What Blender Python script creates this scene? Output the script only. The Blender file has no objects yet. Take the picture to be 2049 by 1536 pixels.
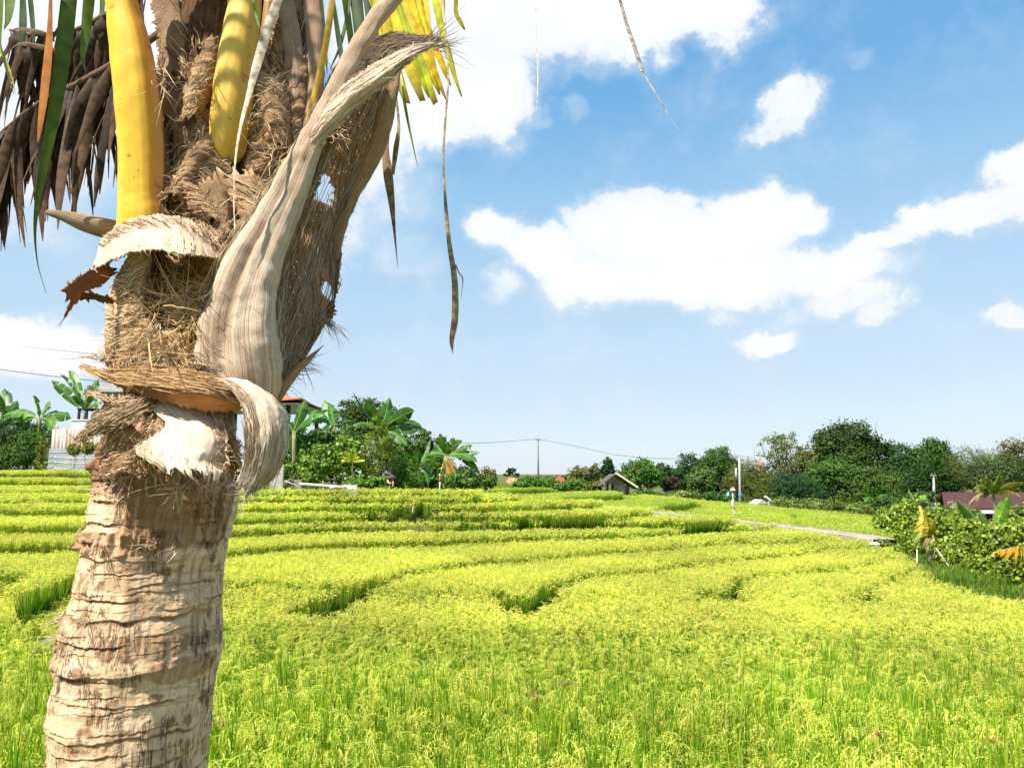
import bpy, math, random
import numpy as np
from mathutils import Vector, noise as mnoise
R = math.radians
C = bpy.context.scene.collection
scene = bpy.context.scene
# ------------------------------------------------------------------ camera
CAMZ = 2.484
FPX = 1366.0                       # focal length in photo pixels (2049 wide)
PITCH = math.atan((948 - 768) / FPX)
cd = bpy.data.cameras.new("camera"); cam = bpy.data.objects.new("camera", cd); C.objects.link(cam)
cd.sensor_width = 36.0; cd.lens = 36.0 * FPX / 2049.0
cd.clip_start = 0.05; cd.clip_end = 6000
cam.location = (0, 0, CAMZ); cam.rotation_euler = (R(90) + PITCH, 0, 0)
scene.camera = cam
# ------------------------------------------------------------------ sun and sky
SUN_AZ = math.atan2(-0.70, -0.71)  # from behind and left of the camera
SUN_EL = R(54)
SUND = Vector((math.sin(SUN_AZ) * math.cos(SUN_EL), math.cos(SUN_AZ) * math.cos(SUN_EL), math.sin(SUN_EL)))
sl = bpy.data.lights.new("sun", 'SUN'); sl.energy = 5.0; sl.angle = R(0.5); sl.color = (1.0, 0.95, 0.86)
sun = bpy.data.objects.new("sun", sl); C.objects.link(sun)
sun.rotation_euler = (-SUND).to_track_quat('-Z', 'Y').to_euler()
scene.view_settings.view_transform = 'Standard'; scene.view_settings.look = 'None'
scene.view_settings.exposure = 0.88; scene.view_settings.gamma = 1.0
scene.view_settings.use_curve_mapping = False
scene.cycles.max_bounces = 6; scene.cycles.transparent_max_bounces = 8
scene.cycles.diffuse_bounces = 4; scene.cycles.glossy_bounces = 2; scene.cycles.transmission_bounces = 4
scene.cycles.sample_clamp_indirect = 6.0

_s, _c = math.sin(PITCH), math.cos(PITCH)
def ray(px, py):
    u = (px - 1024.5) / FPX; v = (768 - py) / FPX
    return np.array((u, _c - v * _s, _s + v * _c))
def P(px, py, D):
    """world point seen at photo pixel (px,py) whose world y is D"""
    r = ray(px, py); r = r / r[1] * D
    return Vector((r[0], r[1], r[2] + CAMZ))
def G(px, py, z):
    r = ray(px, py); t = (z - CAMZ) / r[2]
    return Vector((r[0] * t, r[1] * t, z))

# ---- node helper
class NT:
    def __init__(s, nt): s.nt = nt; s.N = nt.nodes; s.L = nt.links
    def n(s, t, **k):
        nd = s.N.new(t)
        for a, b in k.items(): setattr(nd, a, b)
        return nd
    def set(s, sock, v):
        if isinstance(v, bpy.types.NodeSocket): s.L.new(v, sock)
        elif v is not None:
            try: sock.default_value = v
            except Exception: sock.default_value = tuple(v) + (1.0,)
    def m(s, op, a, b=None, c=None, clamp=False):
        nd = s.n('ShaderNodeMath', operation=op); nd.use_clamp = clamp
        s.set(nd.inputs[0], a)
        if b is not None: s.set(nd.inputs[1], b)
        if c is not None: s.set(nd.inputs[2], c)
        return nd.outputs[0]
    def noise(s, vec, scale, detail=4, rough=0.55, dist=0.0, col=False, lac=2.0):
        nd = s.n('ShaderNodeTexNoise'); s.set(nd.inputs['Vector'], vec)
        nd.inputs['Scale'].default_value = scale; nd.inputs['Detail'].default_value = detail
        nd.inputs['Roughness'].default_value = rough; nd.inputs['Distortion'].default_value = dist
        nd.inputs['Lacunarity'].default_value = lac
        return nd.outputs['Color' if col else 'Fac']
    def ramp(s, fac, stops, interp='LINEAR'):
        nd = s.n('ShaderNodeValToRGB'); s.set(nd.inputs[0], fac); cr = nd.color_ramp; cr.interpolation = interp
        while len(cr.elements) < len(stops): cr.elements.new(0.5)
        for e, (p, c) in zip(cr.elements, stops):
            e.position = p; e.color = tuple(c) + (1.0,) if len(c) == 3 else c
        return nd.outputs[0]
    def mix(s, f, a, b, blend='MIX'):
        nd = s.n('ShaderNodeMix', data_type='RGBA', blend_type=blend)
        s.set(nd.inputs[0], f); s.set(nd.inputs[6], a); s.set(nd.inputs[7], b)
        return nd.outputs[2]
    def mr(s, v, a, b, c=0.0, d=1.0, smooth=False):
        nd = s.n('ShaderNodeMapRange'); nd.interpolation_type = 'SMOOTHSTEP' if smooth else 'LINEAR'
        s.set(nd.inputs[0], v); nd.inputs[1].default_value = a; nd.inputs[2].default_value = b
        nd.inputs[3].default_value = c; nd.inputs[4].default_value = d
        return nd.outputs[0]
    def mapping(s, vec, scale=(1, 1, 1), loc=(0, 0, 0), rot=(0, 0, 0)):
        nd = s.n('ShaderNodeMapping'); s.set(nd.inputs[0], vec)
        nd.inputs['Scale'].default_value = scale; nd.inputs['Location'].default_value = loc; nd.inputs['Rotation'].default_value = rot
        return nd.outputs[0]

# ---- sky with clouds (all in world directions)
world = bpy.data.worlds.new("World"); scene.world = world; world.use_nodes = True
w = NT(world.node_tree); w.N.clear()
CLOUDS = [  # photo px centre, radii, weight (converted to compass azimuth / elevation)
 (1370,470,230,85,1),(1330,425,150,62,1),(1490,420,110,60,1),(1250,450,120,75,1),(1500,475,130,80,1),(1450,560,290,75,1),(1190,560,150,60,1),(1660,540,130,80,1),
 (1700,610,100,50,.8),(990,460,75,52,.95),(1090,500,110,55,1),(985,570,50,45,.6),(1780,635,40,38,.7),(1590,440,60,60,.9),
 (1760,480,90,35,.9),(1860,440,90,42,.95),(1940,420,90,60,1),(2030,400,110,95,1),(2020,325,80,55,1),
 (1560,692,85,36,.85),(1440,645,60,26,.5),(2025,655,55,30,.75),
 (1000,10,420,110,1),(850,100,230,130,1),(985,190,120,100,1),(860,230,150,90,.9),(740,300,150,120,.8),(730,400,160,90,.55),(1290,20,230,75,1),(1440,0,110,80,.95),
 (1575,195,62,50,.75),(1530,250,75,36,.6),(1700,95,60,26,.35),(1155,195,50,28,.5),(1085,245,50,24,.5),
 (60,690,200,75,1),(30,650,110,50,1),(100,200,300,260,.8),(260,60,300,160,.9),(50,420,140,80,.45),
 (1080,905,190,26,.35),(800,520,80,60,.5),(640,430,120,160,.6),(1620,640,80,36,.55),
 (-500,300,420,160,1),(-900,600,400,90,.9),(2500,250,300,110,.9),(2700,640,350,70,.7),(2300,560,160,50,.7),(1600,-500,500,160,1),(200,-700,600,250,1)]
geo = w.n('ShaderNodeTexCoord').outputs['Generated']
warp1 = w.noise(geo, 3.2, 5, .6, col=True)
warp2 = w.noise(geo, 14.0, 6, .62, col=True)
def vm(op, a, b):
    nd = w.n('ShaderNodeVectorMath', operation=op); w.set(nd.inputs[0], a); w.set(nd.inputs[1], b); return nd.outputs[0]
d1 = vm('MULTIPLY', vm('SUBTRACT', warp1, (.5, .5, .5)), (.14, .14, .10))
d2 = vm('MULTIPLY', vm('SUBTRACT', warp2, (.5, .5, .5)), (.085, .085, .075))
vec = vm('ADD', vm('ADD', geo, d1), d2)
sep = w.n('ShaderNodeSeparateXYZ'); w.set(sep.inputs[0], vec)
az = w.m('ARCTAN2', sep.outputs[0], sep.outputs[1])
el = w.m('ARCTAN2', sep.outputs[2], w.m('SQRT', w.m('ADD', w.m('MULTIPLY', sep.outputs[0], sep.outputs[0]), w.m('MULTIPLY', sep.outputs[1], sep.outputs[1]))))
azel = w.n('ShaderNodeCombineXYZ'); w.set(azel.inputs[0], az); w.set(azel.inputs[1], el)
dens = None
for (px, py, rx, ry, wt) in CLOUDS:
    r = ray(px, py); h = math.hypot(r[0], r[1])
    a0, e0 = math.atan2(r[0], r[1]), math.atan2(r[2], h)
    k = 1 / (1 + ((px - 1024) / FPX) ** 2)
    sx, sy = rx / FPX * (k ** .75 + .05), ry / FPX * k
    mp = w.n('ShaderNodeMapping'); mp.vector_type = 'POINT'; w.set(mp.inputs[0], azel.outputs[0])
    mp.inputs['Location'].default_value = (-a0 / sx, -e0 / sy, 0); mp.inputs['Scale'].default_value = (1 / sx, 1 / sy, 0)
    ln = w.n('ShaderNodeVectorMath', operation='LENGTH'); w.set(ln.inputs[0], mp.outputs[0])
    v = w.m('MULTIPLY', w.mr(ln.outputs['Value'], 1.45, .35, 0, 1, smooth=True), wt)
    dens = v if dens is None else w.m('SMOOTH_MAX', dens, v, .22)
fb = w.noise(geo, 9.0, 8, .62)
fine = w.noise(geo, 34.0, 5, .6)
dd = w.m('ADD', dens, w.m('MULTIPLY', w.m('SUBTRACT', fb, .5), .85))
dd = w.m('ADD', dd, w.m('MULTIPLY', w.m('SUBTRACT', fine, .5), .28))
cov = w.m('MAXIMUM', w.mr(dd, .36, .74, 0, 1, smooth=True), w.mr(dd, .10, .72, 0, .5, smooth=True))
core = w.mr(dd, .55, 1.15, 0, 1, smooth=True)
sky = w.n('ShaderNodeTexSky', sky_type='NISHITA'); sky.sun_disc = False
sky.sun_elevation = SUN_EL; sky.sun_rotation = SUN_AZ
sky.altitude = 50; sky.air_density = 1.0; sky.dust_density = .6; sky.ozone_density = 3.0
cl = w.mix(core, (4.1, 4.4, 4.65, 1), (4.9, 4.92, 4.95, 1))
shade = w.noise(geo, 5.0, 4, .55)
cl = w.mix(w.mr(shade, .42, .68, 0, .6), cl, (4.0, 4.2, 4.45, 1))
sz = w.n('ShaderNodeSeparateXYZ'); w.set(sz.inputs[0], geo)
air = w.ramp(sz.outputs[2], [(0, (.74,.83,.90)), (.108, (.64,.775,.895)), (.25, (.50,.70,.885)), (.384, (.33,.60,.86)), (.50, (.185,.465,.80)), (.60, (.145,.41,.77)), (1.0, (.07,.25,.60))])   # clear tropical air paling towards the horizon
air = w.mix(1, air, (4.71, 4.71, 4.71, 1), 'MULTIPLY')
skyc = w.mix(.88, sky.outputs[0], air)
col = w.mix(cov, skyc, cl)
bg = w.n('ShaderNodeBackground'); w.set(bg.inputs[0], col); bg.inputs[1].default_value = 0.118
out = w.n('ShaderNodeOutputWorld'); w.L.new(bg.outputs[0], out.inputs[0])
world.cycles.sampling_method = 'MANUAL'; world.cycles.sample_map_resolution = 512

# ------------------------------------------------------------------ mesh helpers
def tag(o, label=None, cat=None, group=None, kind=None):
    if label: o['label'] = label
    if cat: o['category'] = cat
    if group: o['group'] = group
    if kind: o['kind'] = kind
    return o
def link(o, parent=None):
    C.objects.link(o)
    if parent is not None: o.parent = parent
    return o
def empty(name, loc, label, cat, group=None, rz=0):
    o = bpy.data.objects.new(name, None); o.empty_display_size = .1
    C.objects.link(o); o.location = loc; o.rotation_euler = (0, 0, rz)
    return tag(o, label, cat, group)
class MB:
    """collects vertices / faces with per-vertex colour and uv"""
    def __init__(s): s.v = []; s.q = []; s.t = []; s.c = []; s.uv = []; s.n = 0; s.ng = []
    def add(s, v, q=None, t=None, c=None, uv=None):
        v = np.asarray(v, float).reshape(-1, 3); k = len(v)
        s.v.append(v)
        if q is not None and len(q): s.q.append(np.asarray(q, int).reshape(-1, 4) + s.n)
        if t is not None and len(t): s.t.append(np.asarray(t, int).reshape(-1, 3) + s.n)
        if c is None: c = (1, 1, 1)
        c = np.asarray(c, float)
        if c.ndim == 1: c = np.tile(c[:3], (k, 1))
        s.c.append(c[:, :3]); s.uv.append(np.zeros((k, 2)) if uv is None else np.asarray(uv, float).reshape(-1, 2)); s.n += k
        return s
    def ngon(s, pts, c=(1, 1, 1)):
        s.ng.append(list(range(s.n, s.n + len(pts)))); s.add(pts, c=c)
    def mesh(s, name, smooth=True):
        me = bpy.data.meshes.new(name)
        V = np.concatenate(s.v); CC = np.concatenate(s.c); UV = np.concatenate(s.uv)
        Q = np.concatenate(s.q) if s.q else np.zeros((0, 4), int)
        T = np.concatenate(s.t) if s.t else np.zeros((0, 3), int)
        ng = s.ng
        li = np.concatenate([Q.ravel(), T.ravel()] + [np.array(g) for g in ng]).astype(np.int32)
        tot = np.concatenate([np.full(len(Q), 4), np.full(len(T), 3), np.array([len(g) for g in ng], int)]).astype(np.int32)
        st = np.concatenate([[0], np.cumsum(tot)[:-1]]).astype(np.int32)
        me.vertices.add(len(V)); me.vertices.foreach_set('co', V.ravel())
        me.loops.add(len(li)); me.loops.foreach_set('vertex_index', li)
        me.polygons.add(len(tot)); me.polygons.foreach_set('loop_start', st); me.polygons.foreach_set('loop_total', tot)
        me.polygons.foreach_set('use_smooth', np.full(len(tot), smooth))
        ca = me.color_attributes.new('Col', 'FLOAT_COLOR', 'POINT')
        ca.data.foreach_set('color', np.hstack([CC, np.ones((len(CC), 1))]).ravel())
        uvl = me.uv_layers.new(name='UVMap'); uvl.data.foreach_set('uv', UV[li].ravel())
        me.update(calc_edges=True); me.validate()
        return me
    def build(s, name, mat, parent=None, smooth=True, local=True):
        me = s.mesh(name, smooth)
        for m_ in (mat if isinstance(mat, (list, tuple)) else [mat]): me.materials.append(m_)
        o = bpy.data.objects.new(name, me)
        if parent is not None and local:          # vertices were given in world space
            mw = parent_world(parent)
            me.transform(mw.inverted())
        link(o, parent)
        return o
from mathutils import Matrix
def parent_world(p):
    m_ = Matrix.LocRotScale(p.location, p.rotation_euler, p.scale)
    return (parent_world(p.parent) @ m_) if p.parent else m_
def box(mb, lo, hi, c=(1, 1, 1), M=None):
    x0, y0, z0 = lo; x1, y1, z1 = hi
    v = np.array([(x0,y0,z0),(x1,y0,z0),(x1,y1,z0),(x0,y1,z0),(x0,y0,z1),(x1,y0,z1),(x1,y1,z1),(x0,y1,z1)], float)
    if M is not None: v = np.array([tuple(M @ Vector(p)) for p in v])
    f = [(0,3,2,1),(4,5,6,7),(0,1,5,4),(1,2,6,5),(2,3,7,6),(3,0,4,7)]
    vv = v[np.array(f).ravel()]                   # unwelded: crisp edges
    mb.add(vv, q=np.arange(24).reshape(6, 4), c=c); return mb
def cr(pts, n):
    """Catmull-Rom resample of k-D points, n samples, uniform in index"""
    p = np.asarray(pts, float); k = len(p)
    if k == 2:
        t = np.linspace(0, 1, n)[:, None]; return p[0] * (1 - t) + p[1] * t
    q = np.vstack([2 * p[0] - p[1], p, 2 * p[-1] - p[-2]])
    t = np.linspace(0, k - 1, n); i = np.minimum(t.astype(int), k - 2); f = (t - i)[:, None]
    a, b, c, d = q[i], q[i + 1], q[i + 2], q[i + 3]
    return .5 * ((2 * b) + (c - a) * f + (2 * a - 5 * b + 4 * c - d) * f ** 2 + (3 * b - a - 3 * c + d) * f ** 3)
def grid_faces(nu, nv, wrap=False):
    i = np.arange(nu - 1)[:, None]; j = np.arange(nv if wrap else nv - 1)[None, :]
    a = i * nv + j; b = i * nv + (j + 1) % nv; c = (i + 1) * nv + (j + 1) % nv; d = (i + 1) * nv + j
    return np.stack([a, b, c, d], -1).reshape(-1, 4)
def tube(mb, pts, rad, ns=6, c=(1, 1, 1), n=None, cap=True, flat=1.0, updir=None):
    """tube along points, radii interpolated; colour may be per-ring"""
    pts = np.asarray(pts, float); rad = np.atleast_1d(np.asarray(rad, float))
    if len(rad) == 1: rad = np.full(len(pts), rad[0])
    if len(rad) != len(pts): rad = np.interp(np.linspace(0, 1, len(pts)), np.linspace(0, 1, len(rad)), rad)
    if n: 
        rad = cr(rad[:, None], n)[:, 0]; pts = cr(pts, n)
    rad = np.maximum(rad, 1e-5)
    k = len(pts); tan = np.gradient(pts, axis=0); tan /= np.linalg.norm(tan, axis=1)[:, None] + 1e-12
    u0 = np.array(updir if updir is not None else ((0, 0, 1) if abs(tan[0][2]) < .9 else (1, 0, 0)), float)
    A = np.zeros_like(pts); B = np.zeros_like(pts); pr = u0
    for i in range(k):
        a = pr - tan[i] * pr.dot(tan[i]); a /= np.linalg.norm(a) + 1e-12; A[i] = a; B[i] = np.cross(tan[i], a); pr = a
    th = np.linspace(0, 2 * math.pi, ns, endpoint=False)
    V = pts[:, None, :] + rad[:, None, None] * (np.cos(th)[None, :, None] * A[:, None, :] * flat + np.sin(th)[None, :, None] * B[:, None, :])
    uv = np.stack(np.broadcast_arrays(th[None, :] / 6.283, np.linspace(0, 1, k)[:, None]), -1)
    c = np.asarray(c, float); cc = np.repeat(c, ns, 0) if c.ndim == 2 else c
    mb.add(V.reshape(-1, 3), q=grid_faces(k, ns, True), c=cc, uv=uv.reshape(-1, 2))
    if cap:
        b = mb.n - k * ns
        mb.ng.append(list(range(b, b + ns))[::-1]); mb.ng.append(list(range(b + (k - 1) * ns, b + k * ns)))
    return mb
rng = np.random.default_rng(7)
def fbm(V, scale, octv=4, off=0.0):
    """cheap value from mathutils noise for an array of points"""
    out_ = np.empty(len(V))
    for i, p in enumerate(V):
        out_[i] = mnoise.fractal(Vector((p[0] * scale + off, p[1] * scale - off, p[2] * scale + off * .5)), 0.7, 2.0, octv)
    return out_

# ------------------------------------------------------------------ materials
def mat(name):
    m_ = bpy.data.materials.new(name); m_.use_nodes = True
    t = NT(m_.node_tree); t.N.clear()
    t.out = t.n('ShaderNodeOutputMaterial')
    return m_, t
def principled(t, col, rough=.7, spec=.3, bump=None, bstr=.4, bdist=.01, metal=0, trans=None, tcol=None):
    p = t.n('ShaderNodeBsdfPrincipled'); t.set(p.inputs['Base Color'], col); t.set(p.inputs['Roughness'], rough)
    p.inputs['Specular IOR Level'].default_value = spec; t.set(p.inputs['Metallic'], metal)
    if bump is not None:
        b = t.n('ShaderNodeBump'); b.inputs['Strength'].default_value = bstr; b.inputs['Distance'].default_value = bdist
        t.set(b.inputs['Height'], bump); t.L.new(b.outputs[0], p.inputs['Normal'])
    res = p.outputs[0]
    if trans:
        tr = t.n('ShaderNodeBsdfTranslucent'); t.set(tr.inputs[0], tcol if tcol is not None else col)
        mx = t.n('ShaderNodeMixShader'); mx.inputs[0].default_value = trans
        t.L.new(res, mx.inputs[1]); t.L.new(tr.outputs[0], mx.inputs[2]); res = mx.outputs[0]
    t.L.new(res, t.out.inputs[0]); return p
def vcol(t): 
    a = t.n('ShaderNodeVertexColor'); a.layer_name = 'Col'; return a.outputs[0]
def leafmat(name, rough=.5, spec=.35, trans=.3, sat=1.0, nscale=3.0, var=.35):
    m_, t = mat(name)
    c = vcol(t); pos = t.n('ShaderNodeNewGeometry').outputs['Position']
    nz = t.noise(pos, nscale, 3)
    c = t.mix(1.0, c, t.ramp(nz, [(.3, (1 - var,) * 3), (.7, (1 + var,) * 3)]), 'MULTIPLY')
    tc = t.mix(1.0, c, (1.3, 1.4, .7, 1), 'MULTIPLY')
    principled(t, c, rough, spec, trans=trans, tcol=tc)
    return m_
M_RICE = leafmat('rice_leaf', .45, .3, .38, nscale=.5, var=.16)
M_LEAF = leafmat('leaf', .45, .4, .25)
M_LEAFM = leafmat('matte_leaf', .6, .2, .2, nscale=.8, var=.3)
M_BANANA = leafmat('banana_leaf', .4, .45, .3, nscale=2, var=.2)
def barkmat(name, c1, c2, scale=8):
    m_, t = mat(name); pos = t.n('ShaderNodeNewGeometry').outputs['Position']
    nz = t.noise(t.mapping(pos, (1, 1, .3)), scale, 5, .65)
    principled(t, t.ramp(nz, [(.35, c1), (.65, c2)]), .85, .15, bump=nz, bstr=.6, bdist=.03); return m_
M_BARK = barkmat('tree_bark', (.05, .035, .022), (.20, .16, .12))
M_BARKPALE = barkmat('pale_bark', (.16, .13, .09), (.36, .31, .25))
def plainmat(name, c1, c2, scale=4, rough=.8, spec=.25, bstr=.3, bdist=.01, stretch=(1, 1, 1), metal=0, detail=5):
    m_, t = mat(name); pos = t.n('ShaderNodeTexCoord').outputs['Object']
    nz = t.noise(t.mapping(pos, stretch), scale, detail, .6)
    nf = t.noise(t.mapping(pos, stretch), scale * 7, 3, .6)
    f = t.m('ADD', t.m('MULTIPLY', nz, .75), t.m('MULTIPLY', nf, .25))
    principled(t, t.mix(1, t.ramp(f, [(.35, c1), (.62, c2)]), vcol(t), 'MULTIPLY'), rough, spec, bump=f, bstr=bstr, bdist=bdist, metal=metal); return m_
# ------------------------------------------------------------------ terraces
# front edges of the paddies: photo pixels where the bank meets the canopy of the paddy below, + that paddy's soil level
RH = 0.52
def lv(dz): return CAMZ - RH - dz / 1.12          # soil level of a paddy whose canopy lies dz/1.12 below the eye
F_LINE = [(-900,1222),(-300,1214),(0,1204),(87,1202),(160,1198),(480,1197),(657,1199),(760,1204),(1045,1203),(1180,1201),(1350,1194),(1435,1190),(1600,1198),(1704,1193)]
_d = [2.2, 2.11, 2.02, 1.92, 1.80, 1.60, 1.36, 1.12, .87, .66, .48, .19, -.16, -.42]
_l = [[(1704,1193),(1742,1170),(1793,1141),(1833,1130),(1857,1123)],
 [(1435,1185),(1461,1160),(1495,1148),(1554,1141),(1669,1133),(1750,1120),(1788,1103)],
 [(1040,1196),(1080,1176),(1133,1158),(1200,1146),(1330,1131),(1410,1119),(1520,1110),(1638,1099),(1735,1091)],
 [(648,1190),(700,1172),(760,1156),(800,1146),(900,1129),(1035,1117),(1200,1104),(1330,1097),(1410,1089),(1476,1085),(1550,1084),(1657,1077)],
 [(20,1200),(80,1185),(138,1166),(300,1130),(490,1106),(600,1096),(760,1089),(900,1085),(1035,1080),(1200,1076),(1300,1071),(1420,1062),(1500,1060),(1562,1057)],
 [(-900,1125),(-300,1110),(0,1101),(160,1096),(300,1085),(490,1071),(760,1061),(900,1060),(1035,1057),(1200,1054),(1320,1052),(1435,1048),(1479,1044)],
 [(-900,1066),(-300,1063),(0,1062),(180,1060),(300,1055),(490,1048),(760,1041),(900,1041),(1035,1039),(1200,1037),(1301,1030)],
 [(-900,1035),(-300,1033),(0,1031),(190,1031),(490,1024),(760,1023.5),(900,1023),(1035,1020),(1201,1015)],
 [(-900,1009),(-300,1008),(0,1007),(190,1006),(490,1004),(760,1005),(900,1005),(1037,1001)],
 [(-900,988),(-300,987),(0,987),(190,986),(490,989),(760,990),(900,990),(960,990)],
 [(-900,973),(-300,972),(0,971),(190,972),(490,976.5),(560,977)],
 [(-900,957),(-300,956.5),(0,956),(190,957)],
 [(-900,943.5),(-300,943),(0,942.5),(120,943),(170,944)]]
LIPS = [(lv(_d[k + 1]), lv(_d[k]), _l[k]) for k in range(13)]
def px_line(line, z, n=60):
    return np.array([tuple(G(x, y, z))[:2] for x, y in cr(line, n)])
def inpoly(X, Y, poly):
    X = np.asarray(X); Y = np.asarray(Y); res = np.zeros(X.shape, bool); n = len(poly); j = n - 1
    for i in range(n):
        xi, yi = poly[i]; xj, yj = poly[j]
        if yi != yj:
            c = ((yi > Y) != (yj > Y)) & (X < (xj - xi) * (Y - yi) / (yj - yi) + xi)
            res ^= c
        j = i
    return res
POLY = []; EDGE = []
fl = px_line(F_LINE, RH, 80)
for (zu, zl, line) in LIPS:
    e = px_line(line, zl + RH, 80); EDGE.append((zu, e))
    poly = list(map(tuple, e))
    x1, y1 = e[-1]; x0, y0 = e[0]
    # right end: run back along the path side, then far left
    poly += [(x1 + .05, y1 + .5), (x1 - .5, y1 + 1.0)]
    poly += [(x1 - 3, 60), (-90, 60)]
    if line[0][1] > 1150:                         # fingers start on the front line
        k = np.argmin(np.hypot(fl[:, 0] - x0, fl[:, 1] - y0))
        poly += [(-90, fl[0][1])] + [tuple(p) for p in fl[:k + 1]]
    else: poly += [(-90, y0)]
    POLY.append((zu, poly))
PATH = [(1000,996,21.9),(1040,1000,21.9),(1100,1003,21.9),(1210,1012,21.8),(1305,1022,21.6),(1400,1031,21.5),(1480,1040,21.3),(1600,1054,20.6),(1657,1061,20.1),(1750,1073,18.9),(1772,1079,18.4)]
path_pts = np.array([tuple(P(*p)) for p in PATH])
# line that parts the near paddies from the land beyond the path
bx = path_pts[:, 0]; by = path_pts[:, 1]
def beyond(X, Y):
    yy = np.interp(X, bx, by - .45, left=-1e9, right=-1e9)
    yy = np.where(X < bx[0], 22.5 + (bx[0] - X) * .05, yy); yy = np.where(X > bx[-1], by[-1] - (X - bx[-1]) * 1.25, yy)
    return Y > yy
HEDGE = [(23.5, 13.0), (22.0, 12.6), (17.7, 10.8), (15.4, 9.9), (13.9, 9.6), (12.5, 9.4), (9, 10), (4, 12)]   # (y, x) foot of the hedge bank
hy = np.array([h[0] for h in HEDGE])[::-1]; hx = np.array([h[1] for h in HEDGE])[::-1]
def vnoise(X, Y, s, seed=0):
    return (np.sin(X * s + 1.3 * np.sin(Y * s * .7 + seed)) + np.sin(Y * s * 1.3 + 1.7 * np.sin(X * s * .6 - seed)) ) * .5
def bfield(X, Y):
    """soil level of the greener paddies beyond the path"""
    pl = 1.08 - .076 * (X - 1.4) - .003 * (Y - 25) + .26 * vnoise(X, Y, .17, 2)
    pl = np.clip(pl, -1.1, 1.4)
    q = .30
    k = np.floor(pl / q); f = pl / q - k
    return (k + np.clip((f - .9) / .1, 0, 1)) * q
def field_limit(X):
    """far edge of the fields (world y) for each x"""
    return np.interp(X, [-90, -28, -21, -18.4, -13, -7.5, -6, -1.25, -1.2, 0, 3, 8, 14, 20, 24, 40], [37, 36, 33, 28.3, 24, 20.6, 20.2, 20.2, 36, 38, 42, 47, 46, 40, 34, 30])
def zone(X, Y):
    """0 near paddies, 1 beyond the path, 2 outside the fields, 3 hedge bank, 4 camera bank"""
    z = np.zeros(np.shape(X), int)
    z[beyond(X, Y) & (X > -1.2)] = 1
    z[(X <= -1.2) & (Y > field_limit(X))] = 2
    z[(z == 1) & (Y > field_limit(X))] = 2
    hxx = np.interp(Y, hy, hx, left=12, right=12.9)
    z[(X > hxx - 1.1 - .5 * (Y < 14)) & (Y < 19.0)] = 3
    z[(X > hxx + .0) & (Y >= 19.0) & (Y < 26)] = 3
    z[Y < 3.4 + .15 * np.sin(X * 2)] = 4
    return z
def near_scale(Y): return .62 + .95 * np.clip((10 - Y) / 6, 0, 1) ** 1.4
def soil(X, Y):
    X = np.asarray(X, float); Y = np.asarray(Y, float)
    z = np.zeros(X.shape)
    for zu, poly in POLY:
        a = np.array(poly); 
        m_ = inpoly(X, Y, poly); z = np.where(m_, np.maximum(z, zu), z)
    # the front paddy swells gently towards its far bund
    fy = np.interp(X, fl[:, 0], fl[:, 1]); dd_ = fy - Y
    rise = np.interp(X, [-9.5, -8, -7.5, -3.1, -2.7, .1, .3, 3.2, 3.5, 5.8, 6.2], [.42, .40, .28, .27, .18, .17, .10, .09, .04, .03, 0])
    z = np.where((z < .001) & (dd_ > -.3), rise * np.clip(1 - dd_ / 3.2, 0, 1) ** 1.4, z)
    zz = zone(X, Y)
    z = np.where(zz == 1, bfield(X, Y), z)
    far = np.interp(X, [-60, -30, -17, -8, -3, 1, 6, 14, 30], [2.4, 2.3, 1.95, 1.65, 1.45, .95, .55, -.05, -.5])
    far = far * np.clip(1 - (Y - 60) / 200, 0, 1)
    z = np.where(zz == 2, far + .06 * vnoise(X, Y, .5), z)
    pz = np.interp(X, bx, path_pts[:, 2]) - .60; tt = np.clip((Y - (np.interp(X, bx, by) - 1.3)) / .7, 0, 1) * ((X > bx[0]) & (X < bx[-1]))
    z = np.where((zz == 0) & (tt > 0), np.maximum(z, z * (1 - tt) + pz * tt), z)
    hxx = np.interp(Y, hy, hx)
    z = np.where(zz == 3, .12 + .35 * np.clip((X - hxx + .9) / 1.2, 0, 1) + .03 * vnoise(X, Y, 3), z)
    z = np.where(zz == 0, z - .84 * (near_scale(Y) - .62), z)
    t = np.clip((3.4 - Y) / 1.1, 0, 1)
    z = np.where(zz == 4, -.5 + 1.42 * t * t * (3 - 2 * t), z)
    return z
def axis(lo, hi, a, b, st):
    mid = np.arange(a, b + 1e-6, st)
    l = a - np.cumsum(np.geomspace(st, (a - lo) * .25, 26)); l = l[l > lo]
    r = b + np.cumsum(np.geomspace(st, (hi - b) * .25, 26)); r = r[r < hi]
    return np.concatenate([[lo], l[::-1], mid, r, [hi]])
xs = axis(-2500, 2500, -26, 22, .14); ys = axis(-600, 4500, .5, 50, .14)
XX, YY = np.meshgrid(xs, ys, indexing='ij')
ZZ = soil(XX.ravel(), YY.ravel())
gn = vnoise(XX.ravel(), YY.ravel(), 4.1) * .012 + vnoise(XX.ravel(), YY.ravel(), 9.7, 4) * .008
zn = zone(XX.ravel(), YY.ravel())
gc = np.zeros((len(ZZ), 3)); gc[:] = (.11, .105, .045)
gc[zn == 2] = (.10, .12, .035); gc[zn == 3] = (.12, .13, .04); gc[zn == 4] = (.10, .12, .04)
gb = MB(); gb.add(np.stack([XX.ravel(), YY.ravel(), ZZ + gn], -1), q=grid_faces(len(xs), len(ys))[:, ::-1], c=gc)
m_, t = mat('soil'); pos = t.n('ShaderNodeNewGeometry').outputs['Position']
nz = t.noise(pos, 2.2, 6, .65); nf = t.noise(pos, 23, 4, .6)
cc = t.mix(1, vcol(t), t.ramp(nz, [(.3, (.6, .6, .55)), (.7, (1.5, 1.35, 1.2))]), 'MULTIPLY')
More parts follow.
